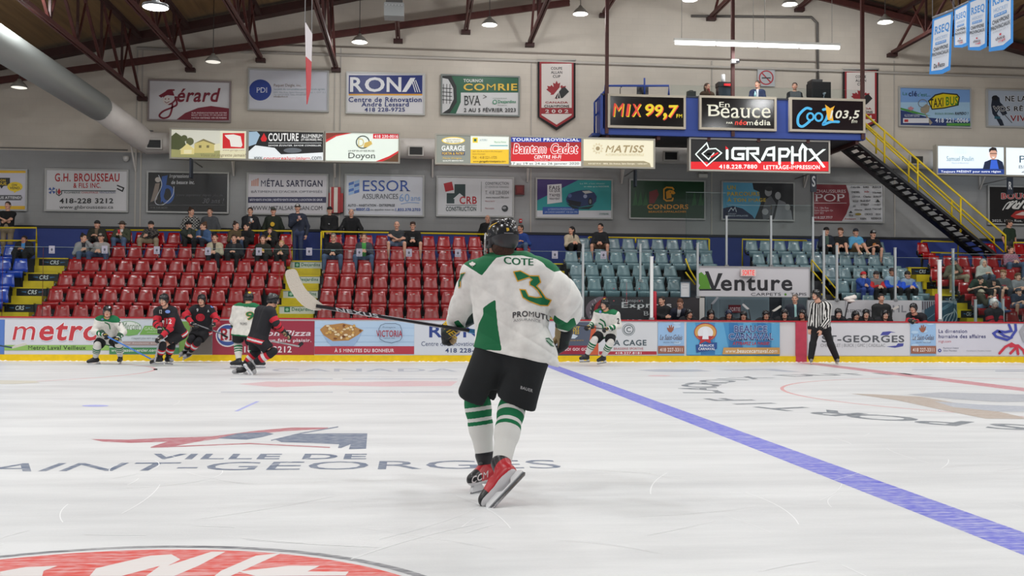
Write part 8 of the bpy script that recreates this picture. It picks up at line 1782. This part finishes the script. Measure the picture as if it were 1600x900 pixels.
# --- players' bench
BG = 'players on the bench'; BY = 27.25
def benchp(lab, px, py, team='black', face=(0, -1, 0), Y=BY, **k):
    J = seated(px, py, 'F', face=face, Y=Y, zt=.02, hands=k.pop('hands', 'lap'), lean=.2)
    for q in 'LR': J['sh' + q] = J['sh' + q] + A((0, .05, .07))
    for q in 'LR': J['an' + q][2] = .06
    J['neck'] = J['neck'] + A((0, .03, .05)); return hockey(lab, BG, J, team, res=.02, full=False, **k)
for px, py, f, lab in ((1076, 491, (.3, -1, 0), 'bench player in black with red shoulder mark under the leaning coach'), (1110, 492, (0, -1, -.1), 'bench player in black beside the upright grey stick, first under the carpet banner'), (1138, 492, (-.1, -1, 0), 'bench player in black with a dark blue helmet near the small exit sign'), (1161, 494, (-.3, -1, 0), 'bench player in black with a white stick blade above the helmet'), (1196, 493, (-.1, -1, .0), 'bench player in black directly under the letter n of the carpet banner'), (1225, 491, (-.3, -1, 0), 'bench player in black below the coach in a tie'), (1253, 492, (-.7, -.8, .2), 'bench player in black looking up just left of the referee'),
                        (1309, 490, (-.2, -1, -.1), 'bench player in black just right of the referee with a pale stick behind'), (1336, 494, (.1, -1, 0), 'bench player in black with dark face beside a raised towel'), (1352, 491, (-.2, -1, 0), 'bench player in black in front of the pale construction sign'), (1382, 492, (-.1, -1, 0), 'bench player in black below the coach with a yellow emblem')):
    benchp(lab, px, py, face=f, skin=SKINS[int(px) % 5], helm=(24, 34, 60) if px == 1138 else None, gloves=px not in (1110, 1196))
# player leaning on the boards
Yq = 26.95; J = players_j((P(1435, 500, Yq).x, Yq, .02), Yq, (1427, 482, -.2), (-.75, -.7, -.05), dict(shL=(1443, 496, -.1), shR=(1421, 494, .05), elL=(1447, 511, -.25), elR=(1418, 507, -.2), wrL=(1429, 502, -.42), wrR=(1424, 500, -.40), hipL=(1450, 525, .15), hipR=(1440, 525, .2), knL=(1448, 545, .0), knR=(1438, 545, .1), anL=(1450, 562, .2), anR=(1440, 562, .2), toL=(1445, 566, .0), toR=(1436, 566, .0)))
for q in 'LR': J['an' + q][2] = .06; J['to' + q][2] = .08; J['kn' + q][2] = .5
J.update(hdL=(-.8, -.5, .0), hdR=(-.7, -.6, 0)); hockey('player in black leaning out over the boards at the end of the bench', BG, J, 'black', res=.018, full=False, hair=(40, 30, 26))
# backup goalie
J = seated(1553, 474, 'F', Y=27.25, zt=.02); hockey('goalie in a white mask and black jersey sitting at the far bench end', BG, J, 'black', res=.02, full=False, helm=(214, 212, 210), visor=False, cage=True)
# coaches
CG = 'coaches behind the bench'
def coach(lab, px, py, st, **k): return dress('person', lab, CG, standing(px, py, 27.85, .05, **k), dict(st), .02)
coach('coach in black jacket with a red chest mark looking along the bench', 1034, 470, dict(top='jacket', topc=(20, 20, 23), botc=BLK, hair=(40, 28, 24), emblem=((150, 40, 50), .35), w=1.1), face=L_, hands='fold')
J = standing(1060, 474, 27.75, .05, face=(-.4, -.8, -.5), lean=.45); coachb = dress('person', 'coach in dark navy suit bending down to a bench player', CG, J, dict(top='suit', topc=(24, 28, 46), inner=(190, 190, 196), innerw=.03, botc=NAVY, hair=(90, 56, 38)), .02)
coach('coach in dark suit with a pale green tie and grey beard', 1242, 467, dict(top='suit', topc=(34, 38, 50), inner=(150, 190, 190), innerw=.025, botc=NAVY, hair=(110, 96, 86), beard=(150, 140, 130), w=1.12), face=(-.5, -.9, 0))
coach('coach in black zip jacket with a round yellow emblem and dark beard', 1377, 466, dict(top='jacket', topc=(26, 28, 30), botc=BLK, hair=(36, 26, 22), beard=(36, 26, 22), emblem=((214, 170, 40), .5), w=1.05), face=(-.2, -1, -.1), hands='front')
for lab, b_, h_, t_, bl in (('grey bladed hockey stick standing upright at the bench by the first player under the banner', (1111, 520), (1112, 476), (1123, 463), (120, 124, 130)), ('hockey stick with a pale tapered blade above the bench player near the small exit sign', (1176, 520), (1170, 484), (1160, 475), (186, 186, 186)), ('white bladed hockey stick leaning at the bench beside the coach in a tie', (1200, 512), (1207, 487), (1221, 478), (206, 204, 196)), ('hockey stick with a white blade end showing behind the referee shoulder', (1280, 520), (1290, 482), (1297, 476), (206, 200, 186)), ('dark hockey stick raised at the bench under the white towel', (1318, 506), (1325, 474), (1333, 470), (30, 30, 34)), ('hockey stick with a white blade beside the coach with a yellow emblem', (1391, 512), (1394, 484), (1405, 479), (200, 196, 190))):
    hockey_stick(lab, P(*b_, 27.1), P(*h_, 27.1), P(*t_, 27.12), shaft=(40, 40, 44), blade=bl, bh=.06)
V, Q = sdf_mesh([ell((-.05, 0, .0), (.13, .07, .05)), ell((.07, 0, .03), (.12, .07, .05)), ell((.02, -.02, -.06), (.12, .06, .04)), ell((.14, 0, .06), (.05, .04, .05)), cap((-.1, 0, .02), (.12, .0, .08), .03)], .012, .03)
c_ = P(1328, 467, 27.1); tw = mesh_obj('towel', V + A(c_), Q, [mat((214, 206, 200), .9, noise=.1, nscale=20)], None, None, c_); tw.location = c_; tag(tw, 'crumpled white towel held up above the bench on a stick', 'towel')
# ================================================================ THE BIG SKATER SEEN FROM BEHIND
def inpoly(px, py, poly):
    r = np.zeros(len(px), bool); n = len(poly)
    for i in range(n):
        x0, y0 = poly[i]; x1, y1 = poly[(i + 1) % n]
        c = ((y0 > py) != (y1 > py)) & (px < (x1 - x0) * (py - y0) / ((y1 - y0) or 1e-9) + x0); r ^= c
    return r
def projA(C):
    q = C - A(CAM); z = q @ A(_fw); return 800 + FL * (q @ A(_rt)) / z, 450 - FL * (q @ A(_up)) / z
def region(poly, cond=None):
    def f(C):
        x, y = projA(C); m = inpoly(x, y, poly)
        return m if cond is None else m & cond(C)
    return f
Y = 6.9; g_ = G(765, 772)
J = players_j((g_.x, g_.y, 0), Y, (783, 375, .12), (-.45, .9, -.02), dict(shL=(741, 428, .16), shR=(852, 430, .02), elL=(724, 476, .30), elR=(889, 470, -.10), wrL=(713, 507, .42), wrR=(881, 516, .10),
    hipL=(773, 551, .06), hipR=(828, 555, -.04), knL=(745, 622, .28), knR=(801, 630, .06), anL=(758, 729, -.10), anR=(780, 742, -.30), toL=(738, 748, -.2), toR=(757, 786, -.35)), chestf=(-.25, .95, -.1))
J['neck'] = PJ(788, 402, Y + .17)
gl0, gl1 = G(731, 773), G(777, 761); fdl = nrm(A(gl0) - A(gl1)); J.update(fdL=fdl, fuL=(-.1, .1, 1), fdR=nrm(A((-.62, -.12, -.62))), fuR=(-.30, .75, .42), hdL=(-.62, .45, -.55), hbL=(-.5, -.55, .7), hdR=(-.12, .2, -1), hbR=(.95, -.2, 0), hup=(.05, 0, 1))
# drop the planted blade onto the ice
fd = nrm(J['fdL']); fu = nrm(A(J['fuL'], float) - fd * A(J['fuL']).dot(fd)); J['anL'] = A(gl0) * .3 + A(gl1) * .7 + fu * .152 + fd * .0
def main_kit(ctx, k):
    yoke = [(724, 412), (753, 430.5), (769, 410), (776, 402.5), (792, 399.5), (815, 399), (838, 404.5), (849, 411), (853, 417), (866, 425), (890, 420), (860, 385), (780, 366), (722, 390)]
    side = [(755, 481), (764, 474), (774, 468), (775.5, 488), (778.5, 515), (784, 548), (738, 546), (743, 530), (748, 506), (755, 492)]
    cuffR = [(866, 492), (872, 497), (886, 505), (891, 499), (897, 496), (902, 512), (893, 519), (862, 511)]
    cuffL = [(709, 503), (716, 500), (733, 519), (722, 524)]
    hole = [(766, 464), (778, 456), (777, 466), (770, 470)]
    return [(region(yoke), k), (region(side), k), (region(cuffR), k), (region(cuffL), k)], [mat(GRN, .8)]
up_ = nrm(A(P(800, 450, Y)) - A(P(800, 550, Y)))
# slanted hem
h0, h1 = PJ(738, 541, Y), PJ(864, 570, Y); hx = nrm(h1 - h0); hz = nrm(up_ - hx * up_.dot(hx)); hy = np.cross(hz, hx); HR = np.stack([hx, hy, hz], 1)
def folds(F, X):
    q = X - A((g_.x, Y, 1.2)); x, y, z = q[..., 0], q[..., 1], q[..., 2]
    rg = lambda a: (1 - np.abs(np.sin(a))) ** 2.2
    w = rg(11 * (x * .45 + z) + 2.2 * np.sin(5 * z + 4 * x)) * .9 + rg(16 * (z * .8 - x * .75) + 2.0 * np.sin(7 * x + 5 * y)) * .7 + .5 * np.sin(13 * (z + 1.1 * x + .4 * y) + 1.7)
    arm = np.clip(np.abs(x + .02) / .22 - .5, .35, 1)
    return F + .0125 * (w - .6) * arm
arch = PJ(797, 550, Y - .12)
jx = dict(closed=True, jcuts=[rbox((h0 + h1) / 2 - hz * .30, A((.8, .8, .30)), HR, .004, k=.006)], jpost=folds, tres=.0048, bcut=.93, bprims=[cap(J['hipR'] + up_ * 0, PJ(822, 634, Y - .02), .125, .07), cap(J['hipL'], PJ(733, 612, Y + .2), .13, .075)], hem=.05, w=.98,
          jprims=[ell(PJ(785, 407, Y + .10), (.10, .10, .058)), cap(J['shR'] * .4 + J['elR'] * .6, J['elR'] * .55 + J['wrR'] * .45, .098, .092, k=.05), cap(J['hipR'] + up_ * .05, J['hipR'] - up_ * .06 + A((.03, 0, 0)), .148, .158, k=.05), cap(J['shL'] * .5 + J['elL'] * .5, J['elL'] * .4 + J['wrL'] * .6, .088, .086, k=.04), cap(PJ(774, 411, Y + .17), PJ(817, 411, Y + .11), .08, k=.05), cap(J['shR'] * .9 + J['neck'] * .1 - up_ * .03, J['shL'] * .9 + J['neck'] * .1 - up_ * .03, .095, k=.05)])
over = dict(zones=main_kit, topc=(225, 225, 221), botc=(21, 25, 28), sock=(217, 217, 213), stripes=[(-.02, .125), (.18, .28), (.33, .385)], sc=[(0, 110, 66)] * 3, skate=[(178, 22, 36), (22, 22, 26), (206, 204, 206)], glove=(16, 22, 26), cuff=(16, 44, 38), roll=(16, 40, 34), helm=(14, 15, 20), gs=1.28, helm2=(50, 50, 53), sks=1.12)
pm = hockey('big skater in white and green seen from behind with number 3', TM_W, J, 'white', res=.012, hair=(64, 38, 24), hi=True, cage=True, over=over, jx=jx, visor=False)
ctx = root_ctx[-1]
# hair showing below the helmet
L = ctx['L']; hf = ctx['hf']
ctx['clothe']('hair', [ell(L((0, -.05, -.055)), A((.072, .05, .035)), hf), ell(L((0, -.055, -.10)), A((.062, .045, .06)), hf), ell(L((-.05, -.03, -.06)), A((.03, .05, .035)), hf)], None, [mat((58, 34, 22), .8, noise=.4, nscale=60)], r=.008)
jer = kids(pm, ('jersey',)); d = Decal(jer, pm, Y, 2.0)
G2 = (0, 96, 60)
ws = lambda x, y: (x, y + (x - 810) * .075 - .006 * (x - 808) ** 2 * .3)
d.text('COTE', 787.5, 403, 833, 414, G2, warp=ws); d.layer -= 1
for o_ in (.5, -.5): d.text('COTE', 787.5 + o_, 403, 833 + o_, 414, G2, warp=ws); d.layer -= 1
d.layer += 1
S6 = lambda pts: [(680 + x / 6, 330 + y / 6) for x, y in pts]
t3 = S6([(742, 572), (797, 563), (885, 610), (968, 612), (984, 664), (944, 702), (892, 688), (890, 665), (915, 640), (880, 615), (775, 650)])
l3 = S6([(892, 688), (944, 700), (985, 745), (1035, 820), (1080, 838), (1055, 882), (985, 878), (880, 838), (825, 805), (800, 738), (843, 742), (872, 800), (950, 815), (1005, 808), (965, 740), (925, 705)])
for q in (t3, l3): d.line(q, 3.2, (214, 160, 36), True); d.layer -= 1
d.layer += 1
for q in (t3, l3): d.poly(q, (0, 104, 62), True)
d.layer += 1
wp = lambda x, y: (x, y - 14 * ((x - 801) / 63) + 22 * ((x - 801) / 63) ** 2)
d.text('PROMUTU', 801, 488, 861, 497, (52, 50, 54), bold=1, warp=wp); d.text('ASSURANCE', 802, 499.5, 845, 503.5, (130, 128, 130), warp=wp)
d.line([(853, 529), (858, 528.5), (864, 535)], 1.5, G2); d.line([(854, 532), (861, 539), (865, 541)], 1.5, G2); d.line([(856, 530), (863, 538)], 1.0, (120, 190, 150))
d.poly(leaf_poly(738, 413.5, 5.5), (220, 216, 210)); d.poly([(716, 437), (719, 428), (727, 426), (722, 433), (720, 438), (719, 447), (716, 449)], G2); d.line([(716, 437), (719, 428), (727, 426)], 1.2, GLD); d.line([(719, 440), (719, 448), (716.5, 450)], 1.2, GLD)
d.build('lettering')
d = Decal(kids(pm, ('hockey_pants',)), pm, Y, 2.0); d.text('BAUER', 813, 602.5, 832, 607.5, (170, 172, 174), bold=1, shear=.2, warp=lambda x, y: (x, y + (x - 813) * .30)); d.build('lettering')
d = Decal(kids(pm, ('glove', 'glove_cuff')), pm, Y, 1.5)
def gw(x, y): t = (x - 0) / 100; return (694 + t * 24 + y * .9 - 6 * math.sin(t * 3.1), 494 + t * 34 - y * .5 + 3 * math.sin(t * 3.1))
d.text('BAUER', 0, -5, 100, 5, (214, 176, 30), bold=1, warp=gw); d.build('lettering')
d = Decal(kids(pm, ('helmet',)), pm, Y, 1.5); d.poly([(791, 356), (795, 356), (796, 360), (792, 361.5)], (206, 170, 50)); d.line([(776, 348), (768, 352), (764, 358)], 1.2, (200, 160, 50)); d.line([(788, 364), (802, 364.5)], .8, (150, 150, 156)); d.build('lettering')
d = Decal(kids(pm, ('skate_boot',)), pm, Y, 1.5)
d.text('CCM', 737, 740, 763, 751, (216, 208, 208), bold=1, shear=.1, warp=lambda x, y: (x, y - (x - 750) * .42)); d.text('CCM', 0, 0, 15, 9, (226, 170, 176), bold=1, warp=lambda x, y: (799 + x * .25 + (9 - y) * .8, 704 + x * 1.05)); d.build('lettering')
# the stick
bt, he, tp = PJ(762, 521.5, Y + .34), PJ(498, 479, Y + .12), PJ(453, 423, Y + .10)
bl_ = bez([(503, 480), (486, 474), (470, 459), (460, 442), (455, 427), (453.5, 421)], 3); bw = [9, 13, 17, 20, 21, 21, 21, 21, 21, 21, 20, 20, 19, 17, 14, 9]
bp_ = ([PJ(x, y, Y + .12 - .0004 * (503 - x) + .00002 * (503 - x) ** 2) for x, y in bl_], [w / 231 for w in bw])
sk = hockey_stick('big hockey stick with a white taped curved blade held out by the big skater', bt, he, tp, shaft=(36, 34, 38), blade=(222, 216, 202), bh=.1, w=.045, tape=(70, 140, 200), path=bp_)
d = Decal(kids(sk, ('shaft',)), sk, Y, 1.5, lift=.002)
sl = (521.5 - 479) / (762 - 498); wn = lambda x, y: (x, y + (x - 557) * sl)
yc = 479 + (557 - 498) * sl
d.text('NEXUS', 524, yc - 3.0, 592, yc + 3.0, (206, 206, 210), bold=1, shear=-.2, warp=wn); d.line([(596, 479 + 98 * sl - 2.6), (690, 479 + 192 * sl - 2.6)], 1.2, (200, 200, 204)); d.line([(620, 479 + 122 * sl + 2.6), (690, 479 + 192 * sl + 2.4)], 1.0, (170, 170, 174)); d.build('lettering')
